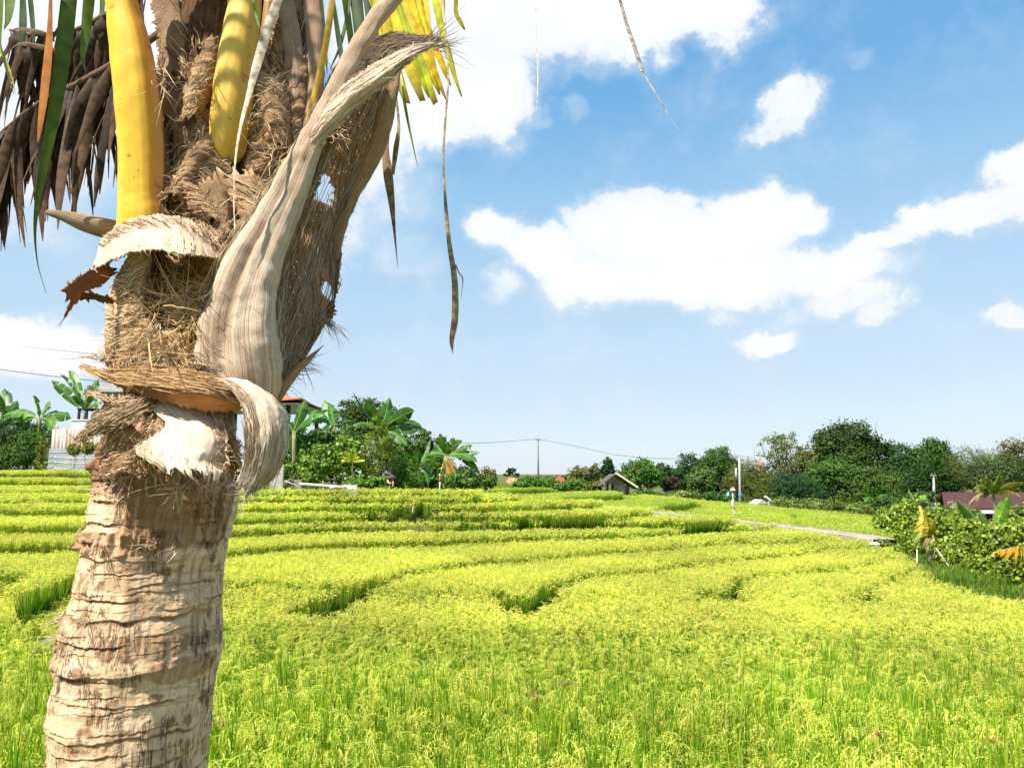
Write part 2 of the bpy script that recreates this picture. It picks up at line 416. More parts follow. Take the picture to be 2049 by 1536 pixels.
cc = t.mix(t.mr(nf, .5, .7, 0, .55), cc, (.26, .19, .10, 1))
principled(t, cc, .9, .15, bump=t.m('ADD', nz, nf), bstr=.7, bdist=.05); M_SOIL = m_
ground = gb.build('ground', M_SOIL); tag(ground, kind='structure')

# concrete irrigation path, raised on a low stone wall
pb = MB(); pp = cr(path_pts, 60); tn = np.gradient(pp, axis=0); tn[:, 2] = 0; tn /= np.linalg.norm(tn, axis=1)[:, None]
nr = np.stack([-tn[:, 1], tn[:, 0], tn[:, 2] * 0], -1)
prof = [(-.36, -1.0), (-.34, -.03), (-.32, 0), (.26, 0), (.29, -.03), (.30, -1.0)]
wob = np.array([mnoise.noise(Vector((i * .7, 3, 0))) for i in range(60)]) * .03
V = np.stack([pp + nr * (a + wob[:, None] * (1 if a < 0 else -1)) + np.array([0, 0, b]) for a, b in prof], 1)
pb.add(V.reshape(-1, 3), q=grid_faces(60, len(prof)))
M_PATH = plainmat('weathered_concrete', (.22, .18, .145), (.42, .36, .31), 3, .85, .2, .5, .02)
pth = pb.build('path', M_PATH, smooth=False); tag(pth, kind='structure')

# ------------------------------------------------------------------ rice plants
def blade(mb, base, az_, L, wd, lean, droop, c0, c1, seg=5, twist=0.0):
    s = np.linspace(0, 1, seg + 1)
    r_ = lean * s * L + droop * L * s ** 3; z_ = L * s - droop * .75 * L * s ** 3.2 - lean * .15 * L * s ** 2
    d_ = np.array([math.cos(az_), math.sin(az_)]); sd = np.array([-math.sin(az_ + twist), math.cos(az_ + twist)])
    wv = wd * np.clip(1.0 - s ** 2.6, .03, 1) * .5
    cen = np.stack([base[0] + d_[0] * r_, base[1] + d_[1] * r_, z_], -1)
    off = np.stack([sd[0] * wv, sd[1] * wv, 0 * wv], -1)
    V = np.stack([cen - off, cen + off], 1).reshape(-1, 3)
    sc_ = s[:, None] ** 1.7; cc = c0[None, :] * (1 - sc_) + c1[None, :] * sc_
    mb.add(V, q=grid_faces(seg + 1, 2), c=np.repeat(cc, 2, 0))
def panicle(mb, rg, base, az_, H, L, col, grains, gs):
    # stalk rises then arches over
    n = 9; s = np.linspace(0, 1, n); d_ = np.array([math.cos(az_), math.sin(az_), 0])
    arch = rg.uniform(.5, 1.1)
    st = np.array([base[0], base[1], 0]) + d_[None] * (.05 * s[:, None]) + np.array([0, 0, 1]) * (H * s[:, None])
    t_ = np.linspace(0, 1, 8); a = t_ * (1.2 + arch)
    cx = np.cumsum(np.sin(a)) * L / 8; cz = np.cumsum(np.cos(a)) * L / 8
    pn = st[-1] + d_[None] * cx[:, None] + np.array([0, 0, 1]) * cz[:, None]
    full = np.vstack([st[4:], pn]); sd = np.array([-d_[1], d_[0], 0]) * .0022
    mb.add(np.stack([full - sd, full + sd], 1).reshape(-1, 3), q=grid_faces(len(full), 2), c=col * .85)
    # grain-laden branches hanging from the arch
    k = grains; ti = rg.uniform(.05, 1, k); idx = ti * 7; i0 = np.minimum(idx.astype(int), 6); f = (idx - i0)[:, None]
    p = pn[i0] * (1 - f) + pn[i0 + 1] * f
    p = p + np.stack([rg.normal(0, .011, k), rg.normal(0, .011, k), -np.abs(rg.normal(0, .028, k)) * (1.15 - ti)], -1)
    tg = np.stack([d_[0] * np.sin(a[i0]) + rg.normal(0, .35, k), d_[1] * np.sin(a[i0]) + rg.normal(0, .35, k), np.cos(a[i0]) - .6 + rg.normal(0, .3, k)], -1)
    tg /= np.linalg.norm(tg, axis=1)[:, None]
    o_ = np.cross(tg, rg.normal(size=(k, 3))); o_ /= np.linalg.norm(o_, axis=1)[:, None] + 1e-9
    l_ = gs * rg.uniform(.8, 1.3, k)[:, None]; w_ = gs * .30
    V = np.stack([p - tg * l_ * .5, p + o_ * w_, p + tg * l_ * .5, p - o_ * w_], 1)
    cc = col[None] * rg.uniform(.72, 1.2, k)[:, None]
    mb.add(V.reshape(-1, 3), q=np.arange(4 * k).reshape(-1, 4), c=np.repeat(cc, 4, 0))
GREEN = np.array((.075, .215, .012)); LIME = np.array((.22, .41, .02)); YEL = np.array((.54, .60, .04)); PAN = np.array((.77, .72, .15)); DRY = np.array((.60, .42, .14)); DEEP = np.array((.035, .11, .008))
def clump(name, seed, nb, npn, rad, grains, gs, wd, seg, yel=1.0):
    rg = np.random.default_rng(seed); mb = MB()
    for i in range(nb):
        a = rg.uniform(0, 6.283); r_ = rad * math.sqrt(rg.uniform()) * .6; L = rg.uniform(.55, .93) if (seed > 20 or i % 4) else rg.uniform(.85, 1.02)
        k = rg.uniform(); tip = LIME if k < .45 else (YEL if k < .45 + .33 * yel else GREEN * 1.3)
        if rg.uniform() < .05: tip = DRY
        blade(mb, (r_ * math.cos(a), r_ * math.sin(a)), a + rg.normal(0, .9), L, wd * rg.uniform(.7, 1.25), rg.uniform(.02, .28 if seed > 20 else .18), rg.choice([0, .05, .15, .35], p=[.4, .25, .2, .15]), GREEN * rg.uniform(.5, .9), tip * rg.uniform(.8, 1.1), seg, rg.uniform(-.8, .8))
    for i in range(npn):
        a = rg.uniform(0, 6.283); r_ = rad * math.sqrt(rg.uniform()) * .9
        c = PAN * rg.uniform(.8, 1.15) * (1, 1, 1) if rg.uniform() < .75 * yel else np.array((.50, .60, .08))
        panicle(mb, rg, (r_ * math.cos(a), r_ * math.sin(a)), a + rg.normal(0, 1.0), rg.uniform(.66, .80), rg.uniform(.15, .22), c, grains, gs)
    me = mb.mesh(name); me.materials.append(M_RICE)
    return bpy.data.objects.new(name, me)
SRC = bpy.data.collections.new('rice_plants')
src = []
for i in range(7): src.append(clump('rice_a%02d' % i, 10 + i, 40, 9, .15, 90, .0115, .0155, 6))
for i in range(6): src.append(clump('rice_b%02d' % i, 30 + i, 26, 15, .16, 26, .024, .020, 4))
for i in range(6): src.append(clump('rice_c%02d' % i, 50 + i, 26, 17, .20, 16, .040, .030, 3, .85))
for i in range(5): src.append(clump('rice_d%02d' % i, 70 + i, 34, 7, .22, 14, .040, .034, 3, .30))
def panicle2(mb, rg, base, az_, H, L, col, gs):
    # nodding head: arching axis with hanging branchlets, grains set along each
    d_ = np.array([math.cos(az_), math.sin(az_), 0]); sdv = np.array([-d_[1], d_[0], 0]); p0 = np.array([base[0], base[1], 0.])
    st = p0 + d_ * np.linspace(0, .05, 5)[:, None] + np.array([0, 0, H]) * np.linspace(.4, 1, 5)[:, None]
    a = np.linspace(.15, 1.5 + rg.uniform(.3, 1.1), 9); pn = st[-1] + np.cumsum(np.sin(a))[:, None] * L / 9 * d_ + np.cumsum(np.cos(a))[:, None] * L / 9 * np.array([0, 0, 1])
    full = np.vstack([st, pn]); mb.add(np.stack([full - sdv * .0022, full + sdv * .0022], 1).reshape(-1, 3), q=grid_faces(len(full), 2), c=col * (.7, .85, .6))
    V = []; Cc = []
    for j in range(9):
        o_ = pn[min(8, j)]; bd = d_ * rg.uniform(.2, .9) + sdv * rg.uniform(-.8, .8); bl = rg.uniform(.045, .10) * (1.1 - .05 * j); m_ = int(bl / (gs * .62)) + 2
        s = np.linspace(.1, 1, m_)[:, None]; q = o_ + bd * bl * s * .75 + np.array([0, 0, -1]) * bl * (s ** 1.6) * rg.uniform(.6, 1.1)
        tg = np.gradient(q, axis=0); tg /= np.linalg.norm(tg, axis=1)[:, None]; tg = tg + rg.normal(0, .22, (m_, 3)); tg /= np.linalg.norm(tg, axis=1)[:, None]
        ov = np.cross(tg, rg.normal(size=(m_, 3))); ov /= np.linalg.norm(ov, axis=1)[:, None]; q = q + ov * .003
        V.append(np.stack([q - tg * gs * .55, q + ov * gs * .24, q + tg * gs * .55, q - ov * gs * .24], 1).reshape(-1, 3)); Cc.append(np.repeat(col * rg.uniform(.75, 1.2, (m_, 1)), 4, 0))
    V = np.concatenate(V); mb.add(V, q=np.arange(len(V)).reshape(-1, 4), c=np.concatenate(Cc))
def near_clump(name, seed):
    rg = np.random.default_rng(seed); mb = MB()
    for i in range(46):
        a = rg.uniform(0, 6.283); r_ = .11 * math.sqrt(rg.uniform()); L = rg.uniform(.62, .90) if i % 3 else rg.uniform(.88, 1.08)
        tip = (GREEN * (2.4, 1.6, 1.5), LIME, YEL)[rg.choice(3, p=[.45, .33, .22])]
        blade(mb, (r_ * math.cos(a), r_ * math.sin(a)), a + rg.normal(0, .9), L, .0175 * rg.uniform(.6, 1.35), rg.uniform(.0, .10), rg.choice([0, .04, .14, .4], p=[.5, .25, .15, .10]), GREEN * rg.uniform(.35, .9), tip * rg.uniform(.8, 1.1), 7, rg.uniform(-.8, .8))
    for i in range(7):
        a = rg.uniform(0, 6.283); r_ = .13 * math.sqrt(rg.uniform())
        panicle2(mb, rg, (r_ * math.cos(a), r_ * math.sin(a)), a + rg.normal(0, 1.0), rg.uniform(.66, .84), rg.uniform(.15, .21), PAN * rg.uniform(.85, 1.2), .0105)
    me = mb.mesh(name); me.materials.append(M_RICE)
    return bpy.data.objects.new(name, me)
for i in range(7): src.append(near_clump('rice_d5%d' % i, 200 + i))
for o in src: SRC.objects.link(o)
srcmap = {'a': (0, 7), 'b': (7, 6), 'c': (13, 6), 'd': (19, 5), 'n': (24, 7)}
ngp = bpy.data.node_groups.new('plant_rice', 'GeometryNodeTree')
ngp.interface.new_socket('Geometry', in_out='INPUT', socket_type='NodeSocketGeometry'); ngp.interface.new_socket('Geometry', in_out='OUTPUT', socket_type='NodeSocketGeometry')
gi = ngp.nodes.new('NodeGroupInput'); go = ngp.nodes.new('NodeGroupOutput'); iop = ngp.nodes.new('GeometryNodeInstanceOnPoints'); ci = ngp.nodes.new('GeometryNodeCollectionInfo')
ci.inputs['Collection'].default_value = SRC; ci.inputs['Separate Children'].default_value = True; ci.inputs['Reset Children'].default_value = True
def natt(nm, dt):
    a = ngp.nodes.new('GeometryNodeInputNamedAttribute'); a.data_type = dt; a.inputs['Name'].default_value = nm; return a.outputs['Attribute']
iop.inputs['Pick Instance'].default_value = True
ngp.links.new(gi.outputs[0], iop.inputs['Points']); ngp.links.new(ci.outputs[0], iop.inputs['Instance'])
ngp.links.new(natt('vi', 'INT'), iop.inputs['Instance Index']); ngp.links.new(natt('rot', 'FLOAT_VECTOR'), iop.inputs['Rotation']); ngp.links.new(natt('scl', 'FLOAT_VECTOR'), iop.inputs['Scale'])
ngp.links.new(iop.outputs[0], go.inputs[0])
def scatter(name, pts, vi, rot, scl, label):
    me = bpy.data.meshes.new(name); me.vertices.add(len(pts)); me.vertices.foreach_set('co', pts.ravel())
    a = me.attributes.new('vi', 'INT', 'POINT'); a.data.foreach_set('value', vi.astype(np.int32))
    a = me.attributes.new('rot', 'FLOAT_VECTOR', 'POINT'); a.data.foreach_set('vector', rot.ravel())
    a = me.attributes.new('scl', 'FLOAT_VECTOR', 'POINT'); a.data.foreach_set('vector', scl.ravel())
    o = bpy.data.objects.new(name, me); C.objects.link(o); md = o.modifiers.new('plants', 'NODES'); md.node_group = ngp
    tag(o, label, 'rice', kind='stuff'); return o
def lattice(x0, x1, y0, y1, st, jit=.45):
    gx, gy = np.meshgrid(np.arange(x0, x1, st), np.arange(y0, y1, st)); gx = gx.ravel(); gy = gy.ravel()
    return gx + rng.uniform(-jit, jit, len(gx)) * st, gy + rng.uniform(-jit, jit, len(gx)) * st
def edge_dist(X, Y):
    """distance in front of the nearest bank (bare strip at its foot)"""
    d = np.full(len(X), 9.9)
    for k, (zu, e) in enumerate(EDGE[:4]):
        pts = e[:74]
        for i, p in enumerate(pts):
            wdt = np.hypot(X - p[0], Y - p[1]); inside = soil_cache >= zu - .01
            d = np.where(~inside, np.minimum(d, wdt + .24 * min(1, i / 30)), d)
    return d
allp = []
for (y0, y1, st, kind) in ((3.4, 6.4, .20, 'n'), (6.4, 9.4, .178, 'm'), (9.4, 16.5, .14, 'b'), (16.5, 40, .175, 'c')):
    X, Y = lattice(-40, 24, y0, y1, st)
    k = (np.abs(X) < Y * .80 + 1.5) ; X = X[k]; Y = Y[k]
    zz = zone(X, Y); z = soil(X, Y); soil_cache = z
    keep = (zz == 0)
    if y1 > 10 and y0 < 18: keep &= edge_dist(X, Y) > .40
    zb = soil(X, Y + (.38 if kind == 'b' else .16)); keep &= ~((zb > z + .05) & (Y > np.interp(X, fl[:, 0], fl[:, 1]) - .02))
    # thin the row just behind every step so that banks read
    zf = soil(X, Y - .16); keep &= ~((zf > z + .02))
    pd = np.interp(X, bx, by) - Y; keep |= (zz == 0) & (X > bx[0]) & (X < bx[-1]) & (pd > .44) & (pd < 1.1)
    X, Y, z = X[keep], Y[keep], z[keep]; zf = soil(X, Y - .35); edge = (zf < z - .02)
    n = len(X); b0, nb = srcmap['a' if kind == 'm' else kind]
    rot = np.stack([rng.normal(0, .07, n) + edge * rng.uniform(.05, .30, n), rng.normal(0, .07, n), rng.uniform(0, 6.283, n)], -1)
    # outward lean at edges is applied as a world tilt towards the viewer (x rotation before spin is lost, keep spin small there)
    rot[edge, 2] = rng.normal(0, .5, edge.sum())
    s = near_scale(Y) * rng.uniform(.95, 1.05, n) * (1 + .03 * vnoise(X, Y, .9))
    vi_ = b0 + rng.integers(0, nb, n)
    if kind == 'm': vi_ = np.where(rng.uniform(0, 1, n) > (Y - 6.4) / 2.6, 24 + rng.integers(0, 7, n), vi_)
    allp.append((np.stack([X, Y, z - .02], -1), vi_, rot, np.stack([s, s, s * rng.uniform(.93, 1.05, n)], -1)))
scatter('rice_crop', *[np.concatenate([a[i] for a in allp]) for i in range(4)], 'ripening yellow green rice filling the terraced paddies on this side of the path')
X, Y = lattice(-2, 34, 16, 48, .20); zz = zone(X, Y); k = (zz == 1) & (np.abs(X) < Y * .80 + 2)
nearpath = np.interp(X, bx, by); k &= (Y > nearpath + .42) | (X > bx[-1]); X = X[k]; Y = Y[k]; z = soil(X, Y); n = len(X)
lo = soil(X - .28, Y) > z + .05; X, Y, z = X[~lo], Y[~lo], z[~lo]; n = len(X)
gr = vnoise(X, Y, .23, 5) + rng.normal(0, .35, n) > 1.0
vi = np.where(gr, 13 + rng.integers(0, 6, n), 19 + rng.integers(0, 5, n))
s = rng.uniform(.56, .68, n)
scatter('rice_crop', np.stack([X, Y, z], -1), vi, np.stack([rng.normal(0, .08, n), rng.normal(0, .08, n), rng.uniform(0, 6.28, n)], -1), np.stack([s, s, s], -1), 'greener younger rice in the paddies beyond the concrete path')
print('rice', sum(len(a[0]) for a in allp), n)
# ------------------------------------------------------------------ the palm in the foreground
_lat = np.random.default_rng(99).random((32, 32, 32))
def vn3(p):
    i = np.floor(p).astype(int); f = p - i; f = f * f * (3 - 2 * f); r_ = 0
    for a in (0, 1):
        for b in (0, 1):
            for c in (0, 1):
                wgt = (f[:, 0] if a else 1 - f[:, 0]) * (f[:, 1] if b else 1 - f[:, 1]) * (f[:, 2] if c else 1 - f[:, 2])
                r_ = r_ + wgt * _lat[(i[:, 0] + a) & 31, (i[:, 1] + b) & 31, (i[:, 2] + c) & 31]
    return r_ * 2 - 1
def fb3(p, scale, octv=4, g=.55):
    s = 0; a = 1; t_ = 0; p = np.asarray(p, float) * scale
    for k in range(octv): s = s + a * vn3(p + 7.3 * k); t_ += a; a *= g; p = p * 2.03
    return s / t_
def sm(x, a, b): x = np.clip((x - a) / (b - a), 0, 1); return x * x * (3 - 2 * x)
K = 1.5 / FPX                                         # metres per photo pixel at the trunk
palm = empty('palm_tree', (P(270, 1600, 1.5).x, 1.5, .98), 'ringed palm trunk with shaggy sheaths and yellow stalks in front of the rice', 'palm tree')
def PP(a): return np.array([tuple(P(*q)) for q in a])
# --- materials
def fibremat(name, base, dark, streak=(160, 5), warp=.10, rough=.8, contrast=.5, bstr=.8, spec=.2, along='v', alpha=None, trans=None, blotch=True):
    m_, t = mat(name); uv = t.n('ShaderNodeUVMap').outputs[0]; pos = t.n('ShaderNodeTexCoord').outputs['Object']
    sc = (streak[0], streak[1], 1) if along == 'v' else (streak[1], streak[0], 1)
    wv = t.noise(pos, 9, 3, .6, col=True)
    uvw = t.n('ShaderNodeVectorMath', operation='ADD'); t.set(uvw.inputs[0], uv)
    sc1 = t.n('ShaderNodeVectorMath', operation='SCALE'); t.set(sc1.inputs[0], wv); sc1.inputs['Scale'].default_value = warp; t.L.new(sc1.outputs[0], uvw.inputs[1])
    n1 = t.noise(t.mapping(uvw.outputs[0], sc), 1.0, 3, .65)
    n2 = t.noise(pos, 22, 5, .65)
    n3 = t.noise(pos, 160, 3, .6)
    f = t.m('ADD', t.m('MULTIPLY', n1, .62), t.m('ADD', t.m('MULTIPLY', n2, .25), t.m('MULTIPLY', n3, .13)))
    c = t.ramp(f, [(.5 - .16 / contrast * .5, dark), (.5 + .02, tuple(np.array(base) * .86)), (.5 + .14 / contrast * .5, base)])
    if blotch:
        c = t.mix(t.mr(n2, .60, .72, 0, .45), c, tuple(np.array(dark) * 1.2 + .01) + (1,))
    c = t.mix(1, c, vcol(t), 'MULTIPLY')
    p = principled(t, c, rough, spec, bump=f, bstr=bstr, bdist=.006, trans=trans)
    if alpha:
        na = t.noise(pos, alpha[0], 3, .7); a_ = t.mr(na, alpha[1] - .02, alpha[1] + .02)
        tr = t.n('ShaderNodeBsdfTransparent'); mx = t.n('ShaderNodeMixShader'); t.set(mx.inputs[0], a_)
        src_ = t.out.inputs[0].links[0].from_socket; t.L.new(tr.outputs[0], mx.inputs[1]); t.L.new(src_, mx.inputs[2]); t.L.new(mx.outputs[0], t.out.inputs[0])
    return m_
M_SHEATH = fibremat('leaf_sheath', (.74, .53, .33), (.20, .11, .055), bstr=.9)
M_SHEATHX = fibremat('leaf_sheath_cross', (.74, .53, .33), (.18, .10, .05), along='u', bstr=.9)
M_PALE = fibremat('dry_pale', (.80, .67, .52), (.50, .35, .23), (150, 3), warp=.04, contrast=1.1, bstr=.5)
M_BROWN = fibremat('brown_fibre', (.34, .20, .095), (.07, .035, .018), (120, 6), bstr=1)
M_NET = fibremat('fibre_net', (.46, .30, .17), (.12, .075, .045), (90, 70), bstr=1, alpha=(210, .40), trans=.15)
m_, t = mat('fibre_strand'); principled(t, vcol(t), .75, .2, trans=.12); M_STRAND = m_
m_, t = mat('yellow_petiole'); pos = t.n('ShaderNodeTexCoord').outputs['Object']; uv = t.n('ShaderNodeUVMap').outputs[0]
n1 = t.noise(t.mapping(uv, (14, 1.5, 1)), 1, 4, .6); n2 = t.noise(pos, 34, 5, .6); n3 = t.noise(pos, 120, 2)
c = t.mix(1, vcol(t), t.ramp(n1, [(.3, (.86, .80, .7)), (.7, (1.08, 1.1, 1.3))]), 'MULTIPLY')
c = t.mix(t.mr(t.noise(pos, 11, 3), .5, .7, 0, .22), c, (.60, .52, .05, 1)); c = t.mix(t.mr(n2, .63, .68, 0, .6), c, (.30, .12, .03, 1)); c = t.mix(t.mr(t.noise(t.mapping(uv, (60, 5, 1)), 1, 4, .6), .60, .72, 0, .4), c, (.45, .22, .03, 1))
principled(t, c, .46, .3, bump=t.m('ADD', n1, t.m('MULTIPLY', n3, .2)), bstr=.12, bdist=.004, trans=.08); M_YEL = m_
# trunk bark
m_, t = mat('palm_bark'); pos = t.n('ShaderNodeTexCoord').outputs['Object']
nv = t.noise(t.mapping(pos, (70, 70, 9)), 1.0, 4, .65); nh = t.noise(t.mapping(pos, (7, 7, 55)), 1.0, 5, .6); ns_ = t.noise(pos, 26, 5, .65); nsp = t.noise(pos, 150, 3, .6)
f = t.m('ADD', t.m('MULTIPLY', nv, .35), t.m('ADD', t.m('MULTIPLY', nh, .35), t.m('MULTIPLY', ns_, .30)))
c = t.mix(1, vcol(t), t.ramp(f, [(.33, (.36, .23, .13)), (.43, (.84, .74, .62)), (.6, (1.12, 1.1, 1.06))]), 'MULTIPLY')
c = t.mix(t.mr(nsp, .64, .70, 0, .7), c, (.13, .08, .05, 1))
cl_ = t.noise(t.mapping(pos, (30, 30, 4)), 1.0, 6, .75, dist=1.5)
crk = t.mr(t.m('ABSOLUTE', t.m('SUBTRACT', cl_, .5)), .006, .020, 1, 0)
crk = t.m('MULTIPLY', crk, t.mr(t.noise(pos, 12, 2), .46, .56))
c = t.mix(t.m('MULTIPLY', crk, .75), c, (.10, .06, .04, 1))
principled(t, c, .85, .15, bump=t.m('SUBTRACT', t.m('ADD', f, t.m('MULTIPLY', nsp, .25)), crk), bstr=.9, bdist=.006); M_TRUNK = m_
# --- trunk mesh
yl = [3000, 2300, 1720, 1536, 1481, 1416, 1380, 1346, 1305, 1246, 1220, 1188, 1129, 1100, 1086, 1045, 1030, 983, 963, 896, 866, 820, 740, 600, 400, 200, -100]
Lx = [-60, 20, 82, 88, 90, 88, 92, 102, 103, 116, 124, 137, 151, 157, 162, 170, 168, 180, 190, 200, 212, 235, 250, 262, 290, 330, 360]
Rx = [610, 540, 432, 414, 423, 431, 435, 439, 451, 446, 446, 450, 452, 460, 461, 468, 474, 484, 480, 478, 476, 470, 455, 450, 500, 560, 590]
rows = np.concatenate([np.linspace(2620, 1600, 60), np.linspace(1596, 800, 900), np.linspace(790, -100, 70)])
il = lambda a: np.interp(rows, yl[::-1], a[::-1])
from_l, from_r = il(Lx), il(Rx)
sm_k = np.ones(25) / 25
cxp = (from_l + from_r) / 2; hwp = (from_r - from_l) / 2
DT = 1.5
yc_ = _c - (768 - rows) / FPX * _s                     # tangent rays of the left and right outline
aL = np.arctan((from_l - 1024.5) / FPX / yc_); aR = np.arctan((from_r - 1024.5) / FPX / yc_)
cen = np.array([tuple(P(x, y, DT)) for x, y in zip(cxp, rows)]); cen[:, 0] = DT * np.tan((aL + aR) / 2)
rad = DT / np.cos((aL + aR) / 2) * np.sin((aR - aL) / 2) - .004
NS = 320; th = np.linspace(0, 2 * math.pi, NS, endpoint=False)     # th=-90deg faces the camera
TH = th[None, :]; zc = cen[:, 2][:, None]
dirx = np.cos(TH); diry = np.sin(TH)
pn = np.stack([dirx + 0 * zc, diry + 0 * zc, zc + 0 * TH], -1).reshape(-1, 3)
wob = fb3(pn * (1, 1, .6), 2.2, 3).reshape(zc.shape[0], NS)
disp = fb3(pn * (1, 1, 9), 2.0, 5, .62).reshape(wob.shape) * .0055 + fb3(pn * (1, 1, 2.5), 5.0, 5, .6).reshape(wob.shape) * .0045
brown = np.zeros_like(disp)
fine = fb3(pn * (9, 9, 3), 3.0, 3).reshape(wob.shape)
zof = lambda y: P(270, y, 1.33).z
RINGS = [(1640,4,8),(1600,5,9),(1562,5,10),(1530,4,7),(1497,7,9),(1484,3,5),(1440,3,4),(1421,6,8),(1405,3,6),(1372,4,6),(1356,10,16),(1318,2.5,5),(1298,6,8),(1285,4,6),(1245,6,12),(1232,3,5),(1214,5,7),(1196,3,5),(1186,4,6),(1162,3,4),(1150,4,6),(1128,5,7),(1112,3,4),(1094,11,12),(1050,5,6),(1038,4,6),(1008,7,9),(990,4,6),(968,9,10),(948,5,8),(1750,8,12),(1850,8,12),(1950,8,14)]
rr = np.random.default_rng(3)
for (y, amp, wd) in RINGS:
    ph = rr.uniform(0, 6.28); g1 = fb3(np.stack([np.cos(th) * 2, np.sin(th) * 2, np.full(NS, y * .37)], -1), 1.7, 5)[None, :]; g2 = fb3(np.stack([np.cos(th) * 2, np.sin(th) * 2, np.full(NS, y * .91)], -1), 1.1, 4)[None, :]
    z0 = zof(y) + (rr.uniform(.2, 1) * .006) * np.sin(TH + ph) + .011 * g1 + .005 * wob + .0012 * fine
    w_ = wd * K
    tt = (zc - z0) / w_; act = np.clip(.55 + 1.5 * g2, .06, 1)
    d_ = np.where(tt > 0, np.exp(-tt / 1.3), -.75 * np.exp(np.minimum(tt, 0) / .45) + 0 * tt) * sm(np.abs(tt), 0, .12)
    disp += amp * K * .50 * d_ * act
    brown = np.maximum(brown, act * .9 * np.exp(-((tt + .25) / .38) ** 2) * min(1, amp / 6 + .25))  # brown fibre tone; also paints shade into the crevice under each ring
# brown fibrous patches: (px,py,rx,ry,strength,relief)
front_px = cxp[:, None] + hwp[:, None] * np.cos(TH); facing = np.clip(-diry, 0, 1) + 0 * zc
PATCH = [(350,1262,95,24,.85,3),(420,1315,60,24,.7,4),(150,1250,40,26,.7,8),(150,1150,35,22,.6,4),(340,1150,70,16,.5,2),(140,1290,30,28,.6,4),(400,1020,110,70,.85,9),(270,1076,130,22,.75,16),(250,960,80,30,.55,9),(350,950,160,40,.8,10),(250,880,80,60,.95,22),(420,900,80,60,.9,8),(160,1308,26,22,.5,6),(200,1075,60,22,.6,16),(115,1440,22,22,.7,6),(330,1110,60,18,.55,2),(260,1385,30,12,.7,3)]
rough1 = fb3(pn * (14, 14, 5), 1.5, 4).reshape(wob.shape); rough2 = fb3(pn * (5, 5, 9), 2.5, 4).reshape(wob.shape)
for (px, py, rx, ry, st_, rel) in PATCH:
    q = ((front_px - px) / rx) ** 2 + ((rows[:, None] - py) / ry) ** 2
    mk = sm(1.25 - q + .55 * rough2, 0, .5) * (facing > 0.02)
    brown = np.maximum(brown, mk * st_ * (.55 + .45 * sm(rough1, -.25, .3)))
    disp += mk * rel * K * (rough1 * .6 + rough2 * .5 + .12)
up = sm(-rows, -900, -820)[:, None]                     # above the collar the stem is fibrous brown
brown = np.maximum(brown, up * .95); disp += up * .006 * rough1
disp += (rows[:, None] > 1250) * 0.0
RV = rad[:, None] + disp
V = np.stack([cen[:, 0][:, None] + RV * dirx, cen[:, 1][:, None] + RV * diry, zc + 0 * TH + .0016 * fine], -1)
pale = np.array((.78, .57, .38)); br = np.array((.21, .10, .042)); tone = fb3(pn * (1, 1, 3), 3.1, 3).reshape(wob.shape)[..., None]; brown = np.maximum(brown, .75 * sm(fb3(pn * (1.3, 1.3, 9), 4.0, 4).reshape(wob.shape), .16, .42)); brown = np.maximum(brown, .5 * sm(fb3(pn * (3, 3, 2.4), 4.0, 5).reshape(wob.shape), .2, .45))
br = br * (1 - .55 * up[..., None]); colr = pale * (1 + .16 * tone) + np.array((.0, -.02, -.04)) * tone  # core brown darkened further, painting in the deep shade between the stalks
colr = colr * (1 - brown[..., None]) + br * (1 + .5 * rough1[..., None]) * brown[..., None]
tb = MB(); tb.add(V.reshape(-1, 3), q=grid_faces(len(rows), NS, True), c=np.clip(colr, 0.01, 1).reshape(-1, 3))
tb.build('trunk', M_TRUNK, palm)

